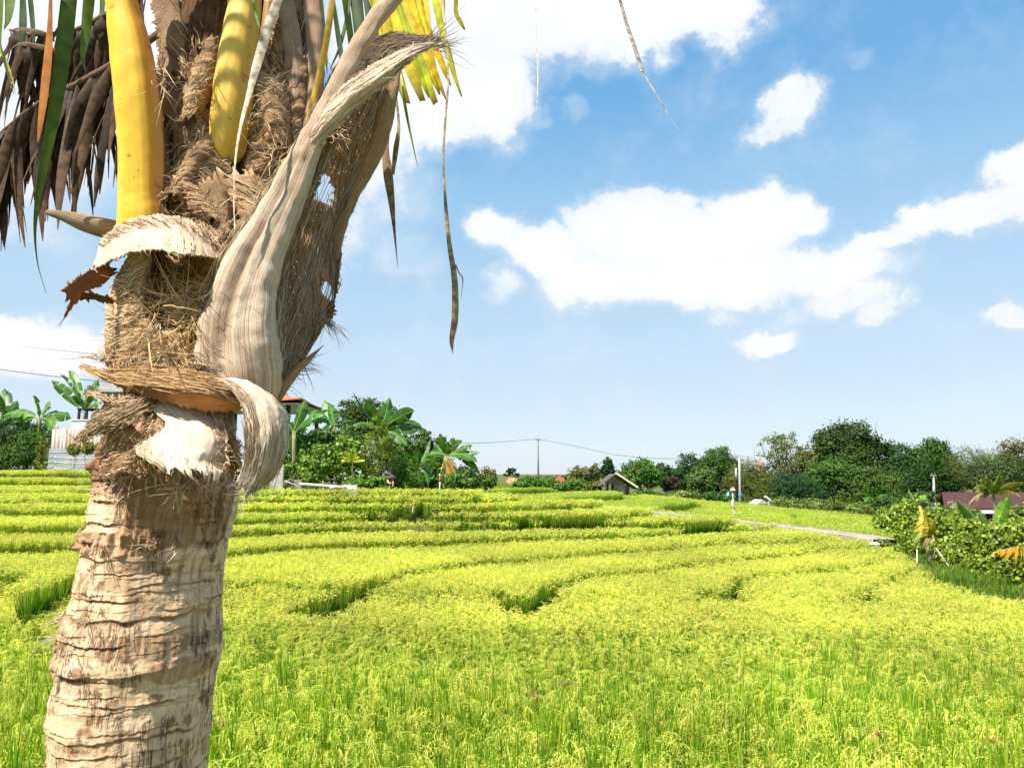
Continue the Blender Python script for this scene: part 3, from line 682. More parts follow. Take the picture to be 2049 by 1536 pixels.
# --- generic curved sheets given as curves of (px, py, depth)
def sheet_grid(curves, nu, nv):
    cs = np.array([cr(np.array(c, float), nv) for c in curves])      # k, nv, 3
    g = np.stack([cr(cs[:, j], nu) for j in range(nv)], 1)            # nu, nv, 3
    return np.array([tuple(P(*q)) for q in g.reshape(-1, 3)]).reshape(nu, nv, 3)
def normals(V):
    du = np.gradient(V, axis=0); dv = np.gradient(V, axis=1); n_ = np.cross(du, dv); n_ /= np.linalg.norm(n_, axis=-1)[..., None] + 1e-12
    s = np.sign(np.mean(n_[..., 1])); return -n_ * (s if s else 1)     # towards the camera (-y)
def sheet(name, curves, m_, col=(1, 1, 1), nu=24, nv=60, th=.0028, amp=.003, ragu=0, ragv=0, ridge=0, rdir='v', rn=14, parent=None, hole=None, seed=0, colfn=None, ragend=(1, 1)):
    V = sheet_grid(curves, nu, nv); rg = np.random.default_rng(seed + 5); N_ = normals(V)
    nz_ = fb3(V.reshape(-1, 3) + seed, 16, 4).reshape(nu, nv); V = V + N_ * (amp * nz_)[..., None]
    if ridge:
        a = np.linspace(0, 1, nu)[:, None] if rdir == 'v' else np.linspace(0, 1, nv)[None, :]
        ph = a * rn * 6.283 + 2.5 * fb3(V.reshape(-1, 3) + 3, 9, 2).reshape(nu, nv)
        V = V + N_ * (ridge * np.sin(ph) * (.6 + .6 * nz_))[..., None]
    if ragv:                                                            # ragged ends of the v direction
        for e, s in ((0, -1), (nv - 1, 1)):
            if not ragend[0 if e == 0 else 1]: continue
            tdir = V[:, e] - V[:, e + (2 if e == 0 else -2)]; tdir /= np.linalg.norm(tdir, axis=1)[:, None] + 1e-9
            j = rg.uniform(0, 1, nu) ** 2 * ragv; V[:, e] += tdir * j[:, None]
    if ragu:
        for e in (0, nu - 1):
            tdir = V[e] - V[e + (2 if e == 0 else -2)]; tdir /= np.linalg.norm(tdir, axis=1)[:, None] + 1e-9
            j = (rg.uniform(0, 1, nv) ** 2 - .3) * ragu; V[e] += tdir * j[:, None]
    Bk = V - N_ * th
    uu, vv = np.meshgrid(np.linspace(0, 1, nu), np.linspace(0, 1, nv), indexing='ij'); uv = np.stack([uu, vv], -1).reshape(-1, 2)
    cc = np.tile(np.array(col, float), (nu * nv, 1))
    if colfn is not None: cc = cc * colfn(uu, vv, nz_).reshape(-1, 3)
    mb = MB(); q = grid_faces(nu, nv)
    if hole is not None:
        ctr = V.reshape(-1, 3)[q].mean(1); hm = hole(ctr, uv[q].mean(1)); q = q[~hm]
    mb.add(np.vstack([V.reshape(-1, 3), Bk.reshape(-1, 3)]), q=np.vstack([q, (q + nu * nv)[:, ::-1]]), c=np.vstack([cc, cc]), uv=np.vstack([uv, uv]))
    # rims
    idx = np.arange(nu * nv).reshape(nu, nv); loop = np.concatenate([idx[:, 0], idx[-1, 1:], idx[-2::-1, -1], idx[0, -2::-1]])
    rf = np.stack([loop[:-1], loop[1:], loop[1:] + nu * nv, loop[:-1] + nu * nv], -1); mb.q.append(rf)
    o = mb.build(name, m_, parent or palm)
    return o, V, N_
def bil(V, u, v):
    nu, nv = V.shape[:2]; a = np.clip(u, 0, 1) * (nu - 1.001); b = np.clip(v, 0, 1) * (nv - 1.001); i = a.astype(int); j = b.astype(int); f = (a - i)[..., None]; g = (b - j)[..., None]
    return V[i, j] * (1 - f) * (1 - g) + V[i + 1, j] * f * (1 - g) + V[i, j + 1] * (1 - f) * g + V[i + 1, j + 1] * f * g
def strands(mb, V, N_, n, du, dv, width=.0016, lift=.003, cols=((.55, .40, .25), (.30, .19, .11)), k=9, ext=0.0, jit=.05, seed=0, start=None, hole=None):
    """fibres lying on a sheet; (du,dv) their run in sheet coordinates"""
    rg = np.random.default_rng(seed + 77)
    for _ in range(n):
        u0, v0 = (rg.uniform(-.05, 1.05), rg.uniform(-.05, 1.05)) if start is None else start(rg)
        L = rg.uniform(.4, 1.1); s = np.linspace(0, 1, k)
        u = u0 + du * L * s + jit * np.cumsum(rg.normal(0, .3, k)) * .3; v = v0 + dv * L * s + jit * np.cumsum(rg.normal(0, .3, k)) * .3
        p = bil(V, u, v); nn = bil(N_, u, v)
        if hole is not None and hole(p, np.stack([u, v], -1)).any() and rg.uniform() < .85: continue
        p = p + nn * (lift * rg.uniform(.2, 1.2) * (1 + .8 * np.sin(s * 9 + rg.uniform(0, 6))))[:, None]
        if ext and rg.uniform() < .5:
            tdir = p[-1] - p[-2]; tdir /= np.linalg.norm(tdir) + 1e-9
            q = p[-1] + np.outer(np.linspace(.2, 1, 4) * rg.uniform(.3, 1) * ext, tdir) + rg.normal(0, .003, (4, 3)).cumsum(0); p = np.vstack([p, q])
        tn_ = np.gradient(p, axis=0); sd = np.cross(tn_, (0, -1, .2)); sd /= np.linalg.norm(sd, axis=1)[:, None] + 1e-9
        w_ = width * rg.uniform(.5, 1.2) * np.clip(1 - np.linspace(0, 1, len(p)) ** 4, .1, 1)[:, None]
        c = np.array(cols[0]) * rg.uniform(.7, 1.15) if rg.uniform() < .6 else np.array(cols[1]) * rg.uniform(.7, 1.3)
        top = p + np.array((0, -1, .15)) * w_ * .55
        mb.add(np.stack([p - sd * w_ * .5, top, p + sd * w_ * .5], 1).reshape(-1, 3), q=grid_faces(len(p), 3), c=c)
def hairs(mb, starts, dirs, L, n, width=.0013, cols=((.50, .36, .22), (.25, .15, .08)), curl=.25, seed=0, grav=.2):
    rg = np.random.default_rng(seed)
    for _ in range(n):
        i = rg.integers(0, len(starts)); p0 = np.array(starts[i]) + rg.normal(0, .004, 3); d = np.array(dirs[i % len(dirs)], float) + rg.normal(0, .35, 3); d /= np.linalg.norm(d)
        l_ = L * rg.uniform(.3, 1.1); s = np.linspace(0, 1, 8)[:, None]; bend = rg.normal(0, curl, 3)
        p = p0 + d * l_ * s + bend * l_ * s ** 2 + np.array((0, 0, -grav)) * l_ * s ** 2
        sd = np.cross(np.gradient(p, axis=0), (0, -1, .2)); sd /= np.linalg.norm(sd, axis=1)[:, None] + 1e-9
        w_ = width * rg.uniform(.6, 1.3) * (1 - s ** 2 * .85)
        c = np.array(cols[0] if rg.uniform() < .6 else cols[1]) * rg.uniform(.8, 1.2)
        mb.add(np.stack([p - sd * w_ * .5, p + np.array((0, -1, 0)) * w_ * .4, p + sd * w_ * .5], 1).reshape(-1, 3), q=grid_faces(8, 3), c=c)
def limb(name, path, m_, c=(1, 1, 1), ns=28, n=60, flat=.8, amp=.0015, cfn=None, rfn=None, parent=None, uvr=1, seed=0, scale=None):
    """path: (px,py,depth,half width px)"""
    a = cr(np.array(path, float), n); pts = np.array([tuple(P(*q[:3])) for q in a]); r_ = np.maximum(a[:, 3], .3) * a[:, 2] / FPX
    tan = np.gradient(pts, axis=0); tan /= np.linalg.norm(tan, axis=1)[:, None]
    B = np.cross(tan, (0, 1, 0)); B /= np.linalg.norm(B, axis=1)[:, None]; A = np.cross(B, tan)
    if B[:, 0].mean() < 0: B = -B
    if A[:, 1].mean() > 0: A = -A                                       # A faces the camera
    th_ = np.linspace(0, 2 * math.pi, ns, endpoint=False)[None, :]; s_ = np.linspace(0, 1, n)[:, None]
    rr_ = np.ones((n, ns)) if rfn is None else rfn(th_, s_) + 0 * th_ * s_
    V = pts[:, None] + (r_[:, None] * rr_)[..., None] * (np.cos(th_)[..., None] * B[:, None] + flat * np.sin(th_)[..., None] * A[:, None])
    nz_ = fb3(V.reshape(-1, 3) + seed, 30, 3).reshape(n, ns)
    V += amp * nz_[..., None] * (np.cos(th_)[..., None] * B[:, None] + np.sin(th_)[..., None] * A[:, None])
    uv = np.stack(np.broadcast_arrays(th_ / 6.283, s_), -1)
    cc = np.tile(np.array(c, float), (n * ns, 1))
    if cfn is not None: cc = cc * np.clip(cfn(th_ + 0 * s_, s_ + 0 * th_, nz_), 0, 3).reshape(-1, 3)
    mb = MB(); mb.add(V.reshape(-1, 3), q=grid_faces(n, ns, True), c=cc, uv=uv.reshape(-1, 2))
    mb.ng.append(list(range(ns))[::-1]); mb.ng.append(list(range((n - 1) * ns, n * ns)))
    return mb.build(name, m_, parent or palm)
def leaflet(mb, path, c, c2=None, fold=.35, n=26, seed=0, tip=None):
    """flat folded leaf strip: (px,py,depth,half width px); c2 colour at the tip"""
    a = cr(np.array(path, float), n); p = np.array([tuple(P(*q[:3])) for q in a]); hw = np.maximum(a[:, 3], .2) * a[:, 2] / FPX
    tn_ = np.gradient(p, axis=0); sd = np.cross(tn_, (0, 1, 0)); sd /= np.linalg.norm(sd, axis=1)[:, None] + 1e-9
    rg = np.random.default_rng(seed); tw = rg.uniform(-.6, .6) + .5 * np.sin(np.linspace(0, rg.uniform(1, 5), n) + rg.uniform(0, 6))
    yv = np.array((0, 1, 0)); s1 = sd * np.cos(tw)[:, None] + yv * np.sin(tw)[:, None]
    w_ = hw[:, None]; mid = p + yv * (-fold) * w_
    s = np.linspace(0, 1, n)[:, None]; c = np.array(c); c2 = c if c2 is None else np.array(c2); k = np.clip((s - .55) / .45, 0, 1) ** 1.5
    cc = c * (1 - k) + c2 * k; cc = cc * (1 + .12 * rg.normal(size=(n, 1)))
    cc = np.repeat(np.clip(cc, .003, 1), 3, 0).reshape(n, 3, 3); cc[:, 1] *= 1.15
    mb.add(np.stack([p - s1 * w_, mid, p + s1 * w_], 1).reshape(-1, 3), q=grid_faces(n, 3), c=cc.reshape(-1, 3))
m_, t = mat('palm_leaflet'); uv = t.n('ShaderNodeNewGeometry').outputs['Position']; n1 = t.noise(uv, 40, 4, .6)
c = t.mix(1, vcol(t), t.ramp(n1, [(.3, (.7, .65, .6)), (.65, (1.15, 1.15, 1.15))]), 'MULTIPLY'); principled(t, c, .5, .35, trans=.4, tcol=t.mix(1, c, (1.3, 1.25, .8, 1), 'MULTIPLY')); M_LFLT = m_
m_, t = mat('dry_leaflet'); uv = t.n('ShaderNodeNewGeometry').outputs['Position']; n1 = t.noise(uv, 60, 4, .6)
c = t.mix(1, vcol(t), t.ramp(n1, [(.35, (.45, .38, .33)), (.6, (1.1, 1.1, 1.1))]), 'MULTIPLY'); principled(t, c, .7, .2, trans=.12); M_DRY = m_

# --- petioles
YC = (.95, .58, .045)
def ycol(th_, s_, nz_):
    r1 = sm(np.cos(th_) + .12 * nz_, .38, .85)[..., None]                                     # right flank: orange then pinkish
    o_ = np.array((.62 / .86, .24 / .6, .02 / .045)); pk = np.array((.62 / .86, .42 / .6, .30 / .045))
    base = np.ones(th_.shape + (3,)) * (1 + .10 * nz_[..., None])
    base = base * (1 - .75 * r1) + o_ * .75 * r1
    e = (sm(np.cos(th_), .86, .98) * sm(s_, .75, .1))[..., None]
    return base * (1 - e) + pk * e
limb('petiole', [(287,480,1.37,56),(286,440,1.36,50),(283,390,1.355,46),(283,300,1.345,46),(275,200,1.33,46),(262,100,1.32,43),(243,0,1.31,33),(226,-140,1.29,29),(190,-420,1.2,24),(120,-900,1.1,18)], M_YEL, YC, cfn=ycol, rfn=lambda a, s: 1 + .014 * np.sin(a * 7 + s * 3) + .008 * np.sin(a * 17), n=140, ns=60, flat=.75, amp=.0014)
def bcol(th_, s_, nz_):
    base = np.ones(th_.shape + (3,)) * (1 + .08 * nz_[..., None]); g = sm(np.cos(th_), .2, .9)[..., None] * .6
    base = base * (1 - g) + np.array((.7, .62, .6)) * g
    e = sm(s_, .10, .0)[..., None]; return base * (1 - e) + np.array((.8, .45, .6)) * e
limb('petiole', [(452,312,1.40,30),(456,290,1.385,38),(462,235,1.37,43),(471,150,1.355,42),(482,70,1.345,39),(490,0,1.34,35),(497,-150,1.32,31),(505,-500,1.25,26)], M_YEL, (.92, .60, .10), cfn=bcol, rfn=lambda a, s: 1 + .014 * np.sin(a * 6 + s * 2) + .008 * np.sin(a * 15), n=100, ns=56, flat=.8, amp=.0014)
limb('petiole', [(414,240,1.44,10),(424,190,1.43,15),(438,100,1.42,17),(450,0,1.41,17),(458,-150,1.40,15)], M_YEL, (.80, .58, .08), n=50)
limb('petiole', [(492,360,1.42,8),(500,300,1.42,14),(512,200,1.42,16),(530,100,1.42,14),(540,0,1.42,12)], M_YEL, (.42, .23, .06), n=40)
# big dead leaf base with its groove
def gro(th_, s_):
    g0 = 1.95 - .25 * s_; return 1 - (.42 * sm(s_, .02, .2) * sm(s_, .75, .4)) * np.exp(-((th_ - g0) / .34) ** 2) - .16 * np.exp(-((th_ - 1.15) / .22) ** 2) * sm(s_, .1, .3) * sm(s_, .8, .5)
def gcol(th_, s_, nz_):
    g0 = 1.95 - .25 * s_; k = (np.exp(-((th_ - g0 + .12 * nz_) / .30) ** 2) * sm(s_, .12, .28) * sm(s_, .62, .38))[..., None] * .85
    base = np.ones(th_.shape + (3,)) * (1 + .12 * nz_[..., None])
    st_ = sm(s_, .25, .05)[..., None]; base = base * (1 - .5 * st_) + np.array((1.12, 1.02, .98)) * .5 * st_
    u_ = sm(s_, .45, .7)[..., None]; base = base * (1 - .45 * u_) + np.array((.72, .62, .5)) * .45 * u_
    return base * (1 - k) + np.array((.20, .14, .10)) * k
M_STALK = fibremat('dead_stalk', (.73, .56, .41), (.44, .30, .19), (110, 2.5), warp=.025, contrast=1.1, bstr=.6)
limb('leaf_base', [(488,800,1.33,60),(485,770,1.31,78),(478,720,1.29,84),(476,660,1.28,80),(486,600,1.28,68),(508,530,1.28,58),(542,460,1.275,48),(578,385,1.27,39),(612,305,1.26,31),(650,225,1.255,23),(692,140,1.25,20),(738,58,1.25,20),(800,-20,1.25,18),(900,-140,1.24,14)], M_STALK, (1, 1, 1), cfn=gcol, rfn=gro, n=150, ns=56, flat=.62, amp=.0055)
for i, cv in enumerate([[[(398,715,1.285),(424,610,1.285),(470,515,1.285),(530,430,1.28),(590,330,1.27),(640,240,1.26)],[(380,700,1.30),(404,600,1.30),(446,500,1.30),(508,412,1.295),(570,315,1.285),(628,232,1.27)]],
    [[(548,740,1.30),(552,640,1.30),(556,560,1.30),(578,470,1.29),(612,380,1.28),(650,290,1.27)],[(566,740,1.325),(568,640,1.325),(574,560,1.325),(596,470,1.315),(628,385,1.30),(664,298,1.285)]]]):
    o, V, N_ = sheet('leaf_sheath', cv, M_SHEATH, (.9,.74,.56), nu=12, nv=110, amp=.006, ragu=.016, ragv=.01, seed=500 + i)
    if i == 0: _ls = MB()
    strands(_ls, V, N_, 150, .3, .25, seed=510 + i, lift=.004, width=.0018, ext=.012, cols=((.66,.5,.33),(.3,.2,.12)))
_ls.build('torn_fibre', M_STRAND, palm)['kind'] = 'stuff'
def gry(th_, s_, nz_): return np.ones(th_.shape + (3,)) * (.82 + .25 * nz_[..., None])
limb('dead_stalk', [(640,560,1.40,10),(600,470,1.39,26),(598,330,1.38,22),(594,200,1.40,24),(586,100,1.40,21),(572,0,1.40,17),(560,-80,1.40,14)], M_STALK, (.86, .78, .72), cfn=gry, n=60, flat=.6, amp=.004)
limb('dead_stalk', [(606,340,1.37,10),(622,250,1.36,15),(632,150,1.36,17),(630,60,1.36,19),(624,-40,1.36,18)], M_STALK, (.80, .70, .62), cfn=gry, n=50, flat=.55, amp=.004)
limb('dead_stalk', [(345,250,1.42,20),(352,150,1.42,26),(368,60,1.42,24),(372,-40,1.42,20)], M_STALK, (.62, .55, .46), cfn=gry, n=50, flat=.6, amp=.004)
limb('dead_stalk', [(428,470,1.36,22),(425,420,1.37,26),(410,350,1.38,22),(400,310,1.40,12)], M_STALK, (.55, .42, .33), cfn=gry, n=40, flat=.5, amp=.004)
limb('cut_stalk', [(93,423,1.36,3),(98,425,1.36,6),(130,433,1.36,12),(170,446,1.37,18),(215,458,1.39,21),(270,470,1.42,22)], M_STALK, (.62, .60, .50), cfn=gry, n=50, flat=.9)
limb('spine', [(552,800,1.34,10),(575,765,1.34,10),(605,730,1.34,7),(648,690,1.34,1)], M_STALK, (.75, .58, .42), n=30)

# --- sheaths
fr = MB()                                                                 # all loose fibres of the sheaths
def tan(uu, vv, nz_): return np.ones(uu.shape + (3,)) * (1 + .22 * nz_[..., None])
# core wraps between the stalks
def darkv(uu, vv, nz_): return np.ones(uu.shape + (3,)) * (.75 + .35 * nz_[..., None])
for i, (cv, cl, n_, du, dv) in enumerate([
  ([[(322,470,1.42),(325,350,1.42),(330,200,1.42)],[(380,480,1.37),(385,350,1.36),(380,200,1.38)],[(470,500,1.36),(470,380,1.37),(430,220,1.40)]], (.85,.72,.6), 260, .55, .22),
  ([[(480,450,1.38),(495,330,1.38),(508,160,1.40)],[(540,440,1.35),(545,320,1.36),(545,150,1.38)],[(600,430,1.38),(605,310,1.39),(600,140,1.41)]], (.95,.75,.5), 300, .6, .16),
  ([[(318,260,1.45),(318,120,1.45),(318,-60,1.46)],[(380,260,1.41),(390,120,1.42),(395,-60,1.43)],[(440,250,1.45),(450,120,1.46),(455,-60,1.47)]], (.6,.5,.42), 120, .3, .5),
  ([[(500,180,1.44),(515,80,1.44),(520,-60,1.45)],[(560,180,1.43),(565,80,1.43),(570,-60,1.44)],[(640,200,1.46),(640,80,1.46),(640,-60,1.46)]], (.5,.38,.28), 120, .3, .5),
  ([[(300,470,1.40),(330,520,1.37),(350,580,1.38)],[(370,440,1.34),(400,500,1.33),(420,570,1.34)],[(440,450,1.33),(470,510,1.31),(480,570,1.33)],[(500,440,1.33),(510,480,1.32),(520,520,1.34)]], (.8,.66,.5), 260, .15, .6)]):
    o, V, N_ = sheet('leaf_sheath', cv, M_SHEATHX if i in (0, 1) else M_SHEATH, cl, nu=44, nv=110, amp=.008, ridge=.0022, rdir='u', rn=26 if i in (0, 1) else 12, ragu=.01, ragv=.012, seed=i, colfn=darkv)
    strands(fr, V, N_, n_, du, dv, seed=i, lift=.004, width=.0024, cols=((.62,.46,.27),(.26,.16,.09)))
    strands(fr, V, N_, n_ // 2, du, -dv, seed=i + 40, lift=.004, width=.0022, cols=((.50,.36,.2),(.22,.13,.07)))
rq = np.random.default_rng(77)
for i, (x0, y0, w0, h0, sk, D0, cl) in enumerate([(352,60,80,170,14,1.40,.55),(400,150,90,150,-20,1.375,.95),(352,215,70,130,25,1.385,.7),(560,70,70,160,-12,1.41,.6),(545,215,90,130,20,1.36,1.0),(590,330,80,120,-22,1.375,.85),(500,395,110,90,25,1.335,.9),(380,330,90,110,-30,1.36,.8),(440,420,80,110,15,1.335,.7),(520,110,60,120,25,1.40,.75),(410,20,60,120,-12,1.41,.5),(330,330,40,120,5,1.385,.7),(395,395,90,70,30,1.34,1.0),(600,200,60,160,-8,1.395,.7)]):
    cv = [[(x0 + sk * (t - .5) * 2 + u * w0 * .5 * (1 - .45 * t), y0 - h0 * .5 + h0 * t + 12 * u * u, D0 + .035 * u * u - .03 * t) for t in (0, .35, .7, 1)] for u in (-1, -.3, .4, 1)]
    o, V, N_ = sheet('leaf_sheath', cv, M_SHEATH if i % 3 else M_SHEATHX, (cl * 1.2, cl * 1.05, cl * .88), nu=24, nv=50, amp=.010, ridge=.0016, rdir='u' if i % 2 else 'v', rn=11, ragu=.022, ragv=.03, seed=300 + i, colfn=darkv)
    strands(fr, V, N_, 30, rq.choice([.5, -.5]), rq.uniform(.1, .6), seed=320 + i, lift=.006, width=.0022, ext=.02, cols=((.64,.46,.26),(.2,.11,.055)))
# brim: flap over the hollow
o, V, N_ = sheet('leaf_sheath', [[(205,478,1.36),(245,445,1.33),(300,430,1.31),(360,436,1.31),(405,455,1.31),(440,500,1.32)],[(190,515,1.31),(240,478,1.27),(300,462,1.25),(360,468,1.25),(400,480,1.27),(438,508,1.30)],[(182,540,1.28),(240,512,1.23),(300,498,1.205),(355,508,1.21),(400,512,1.24),(436,516,1.29)]], M_PALE, (1.02,.95,.86), nu=30, nv=110, amp=.004, ragu=.012, seed=11, ridge=.0012, rn=9, rdir='u', colfn=tan)
strands(fr, V, N_, 170, .28, .10, seed=12, lift=.003, width=.0020, cols=((.50,.36,.22),(.24,.15,.08)), start=lambda rg: (rg.uniform(0, .25), rg.uniform(0, 1)))
strands(fr, V, N_, 50, .5, .04, seed=13, lift=.001, width=.0016, ext=.02, cols=((.80,.69,.55),(.6,.48,.34)), start=lambda rg: (rg.uniform(.5, .9), rg.uniform(0, 1)))
sheet('leaf_sheath', [[(215,520,1.28),(180,540,1.27),(150,556,1.27),(130,575,1.28)],[(222,545,1.29),(185,556,1.28),(160,575,1.28),(140,600,1.29)],[(215,560,1.31),(195,575,1.30),(165,590,1.30),(128,640,1.30)]], M_BROWN, (1.5,1.0,.8), nu=14, nv=40, amp=.006, ragu=.01, ragv=.02, seed=14)
sheet('leaf_sheath', [[(150,580,1.31),(200,590,1.33),(240,600,1.35)],[(160,600,1.32),(205,604,1.34),(245,620,1.36)]], M_BROWN, (.8,.7,.6), nu=10, nv=24, amp=.004, ragu=.012, seed=15)
# strap and wavy fibre cloth on the left
o, V, N_ = sheet('leaf_sheath', [[(262,503,1.24),(236,545,1.30),(214,600,1.38),(209,680,1.41),(214,752,1.40)],[(280,492,1.225),(258,550,1.27),(248,620,1.30),(250,690,1.31),(275,762,1.31)],[(296,488,1.225),(282,550,1.265),(284,625,1.27),(322,690,1.27),(360,765,1.28)],[(303,497,1.235),(295,560,1.29),(300,640,1.30),(372,682,1.28),(440,760,1.28)]], M_SHEATHX, (1.08,.96,.84), nu=60, nv=120, amp=.004, ridge=.0014, rdir='u', rn=24, ragu=.008, ragv=.01, seed=16, colfn=tan)
strands(fr, V, N_, 420, .45, -.14, seed=17, lift=.0035, width=.0020, cols=((.70,.54,.36),(.32,.2,.11)))
# nest of fibres in the hollow
rg_ = np.random.default_rng(5); st_ = []; dr_ = []
for _ in range(60):
    st_.append(tuple(P(rg_.uniform(300, 420), rg_.uniform(590, 730), rg_.uniform(1.27, 1.31)))); dr_.append((rg_.normal(0, 1), rg_.normal(-.2, .3), rg_.normal(0, .5)))
hairs(fr, st_, dr_, .075, 420, width=.0026, cols=((.66,.46,.20),(.34,.20,.09)), curl=.8, seed=2, grav=.25)
o, V, N_ = sheet('leaf_sheath', [[(296,560,1.33),(300,640,1.32),(350,690,1.30),(420,700,1.29)],[(360,560,1.33),(370,600,1.31),(400,630,1.30),(440,640,1.30)],[(430,545,1.33),(440,570,1.32),(460,590,1.31),(470,600,1.30)]], M_SHEATHX, (.80,.60,.36), nu=30, nv=60, amp=.010, ridge=.003, rn=9, rdir='u', seed=18)
strands(fr, V, N_, 240, .3, .35, seed=19, lift=.008, width=.0026, cols=((.66,.47,.22),(.35,.21,.1)), jit=.2)
# sheath band that curls round at the collar
def curlcol(uu, vv, nz_):
    k = (sm(vv, .35, .6) * sm(uu, .1, .45))[..., None]; b = np.ones(uu.shape + (3,)) * (1 + .3 * nz_[..., None]); return b * (1 - k) + np.array((2.5, 2.0, 1.8)) * k * (1 + .1 * nz_[..., None])
o, V, N_ = sheet('leaf_sheath', [[(158,732,1.33),(215,744,1.30),(290,735,1.27),(360,742,1.255),(430,755,1.25),(480,775,1.26),(505,800,1.28)],[(160,735,1.32),(220,760,1.27),(290,768,1.23),(360,775,1.20),(430,782,1.195),(475,795,1.22),(500,815,1.26)],[(162,737,1.32),(225,768,1.28),(290,795,1.25),(360,812,1.23),(425,824,1.23),(472,822,1.25),(495,826,1.28)]], M_BROWN, (1.25,1.1,1.0), nu=34, nv=120, amp=.005, ragu=.010, seed=20, colfn=curlcol)
strands(fr, V, N_, 340, .10, .30, seed=21, lift=.004, width=.0022, ext=.03, cols=((.52,.32,.14),(.24,.13,.06)), start=lambda rg: (rg.uniform(-.05, .55), rg.uniform(0, .75)))
o, V, N_ = sheet('leaf_sheath', [[(205,720,1.38),(260,738,1.31),(330,735,1.27),(400,745,1.26)],[(215,690,1.37),(270,700,1.30),(340,715,1.28),(420,735,1.27)]], M_SHEATH, (.70,.5,.32), nu=20, nv=70, amp=.006, ragu=.02, seed=22)
strands(fr, V, N_, 260, -.9, .12, seed=23, lift=.004, width=.0022, ext=.02, cols=((.55,.38,.2),(.26,.15,.07)))
# pale twisting loop hanging on the right
o, V, N_ = sheet('leaf_sheath', [[(418,757,1.25),(455,772,1.21),(478,800,1.19),(490,845,1.19),(494,890,1.20),(486,935,1.22),(476,962,1.23)],[(432,754,1.24),(480,762,1.19),(515,800,1.165),(528,850,1.16),(525,900,1.17),(512,950,1.20),(496,978,1.22)],[(445,755,1.245),(505,765,1.20),(548,800,1.18),(562,850,1.175),(556,900,1.185),(538,950,1.21),(512,978,1.23)],[(455,760,1.26),(520,774,1.23),(566,812,1.22),(579,850,1.22),(573,900,1.22),(550,945,1.24),(520,972,1.25)]], M_PALE, (1.05,1.0,.95), nu=40, nv=120, amp=.007, ragv=.02, ragu=.006, seed=24, ridge=.0016, rn=5, rdir='v', colfn=tan)
strands(fr, V, N_, 160, .05, .4, seed=25, lift=.002, width=.0016, ext=.04, cols=((.76,.66,.54),(.5,.38,.26)), start=lambda rg: (rg.uniform(0, 1), rg.uniform(.45, .9)))
strands(fr, V, N_, 60, .05, .4, seed=26, lift=.002, width=.0018, cols=((.36,.26,.18),(.3,.2,.12)), start=lambda rg: (rg.uniform(0, .3), rg.uniform(.1, .7)))
# cream flap with its torn lower edge
o, V, N_ = sheet('leaf_sheath', [[(284,797,1.29),(308,822,1.26),(330,850,1.24),(300,878,1.24),(272,898,1.26),(296,926,1.24)],[(320,802,1.28),(350,835,1.24),(368,866,1.21),(350,895,1.20),(330,915,1.20),(340,934,1.19)],[(360,808,1.27),(395,840,1.23),(412,872,1.20),(405,900,1.19),(390,922,1.185),(392,938,1.18)],[(400,817,1.27),(430,845,1.25),(448,872,1.23),(452,900,1.22),(450,925,1.22),(444,946,1.21)]], M_PALE, (1.15,1.10,1.03), nu=44, nv=90, amp=.006, ragv=.028, ragu=.008, seed=27, ridge=.0007, rn=8, rdir='v', colfn=tan, ragend=(0, 1))
strands(fr, V, N_, 30, .03, .25, seed=28, lift=.001, width=.0020, ext=.022, cols=((.84,.72,.56),(.6,.45,.3)), start=lambda rg: (rg.uniform(0, 1), rg.uniform(.7, .9)))
strands(fr, V, N_, 90, .3, .2, seed=29, lift=.004, width=.0020, ext=.03, cols=((.74,.56,.36),(.4,.25,.14)), start=lambda rg: (rg.uniform(.8, 1), rg.uniform(.1, .8)))
# swept bundle of fibres with a spike, lower left of the collar
o, V, N_ = sheet('leaf_sheath', [[(300,790,1.28),(250,798,1.27),(205,822,1.29),(163,874,1.33)],[(300,800,1.26),(255,815,1.245),(212,838,1.27),(165,874,1.32)],[(312,812,1.27),(270,838,1.25),(225,858,1.28),(170,876,1.33)]], M_SHEATH, (.95,.80,.62), nu=20, nv=60, amp=.006, ragu=.014, ragv=.02, seed=30, colfn=tan)
strands(fr, V, N_, 260, .04, .5, seed=31, lift=.006, width=.0022, ext=.03, cols=((.72,.54,.34),(.36,.23,.12)))
for i, cv in enumerate([[[(285,800,1.26),(240,800,1.26),(190,784,1.28)],[(290,810,1.26),(240,812,1.26),(192,786,1.28)]], [[(300,830,1.27),(285,870,1.26),(270,900,1.28)],[(330,840,1.25),(318,870,1.24),(290,905,1.27)]], [[(235,850,1.31),(215,875,1.32),(205,905,1.35)],[(262,860,1.28),(248,885,1.29),(225,915,1.32)]], [[(240,900,1.30),(215,925,1.32),(200,945,1.35)],[(275,905,1.27),(255,935,1.28),(225,955,1.31)]], [[(455,850,1.24),(475,880,1.26),(480,920,1.29)],[(440,870,1.24),(455,900,1.25),(462,940,1.27)]]]):
    o, V, N_ = sheet('leaf_sheath', cv, M_SHEATH, (.92,.74,.55), nu=12, nv=30, amp=.008, ragu=.018, ragv=.025, seed=33 + i, colfn=tan)
    strands(fr, V, N_, 70, .1, .5, seed=53 + i, lift=.007, width=.0022, ext=.025, cols=((.70,.50,.30),(.30,.18,.09)))
st_ = [tuple(P(rg_.uniform(215, 470), rg_.uniform(835, 985), 1.33)) for _ in range(60)]
hairs(fr, st_, [(-.4, -1, -.5), (.3, -1, -.8), (0, -1, .1), (-.8, -.5, 0)], .035, 420, width=.0022, cols=((.66,.48,.3),(.28,.17,.09)), curl=.6, seed=4)
st_ = [tuple(P(x, y, 1.36)) for x, y in ((170,1060),(200,1085),(130,1225),(150,1230),(210,1090),(300,1088),(350,1095),(120,1250),(180,1235),(240,1003),(350,985),(400,965))]
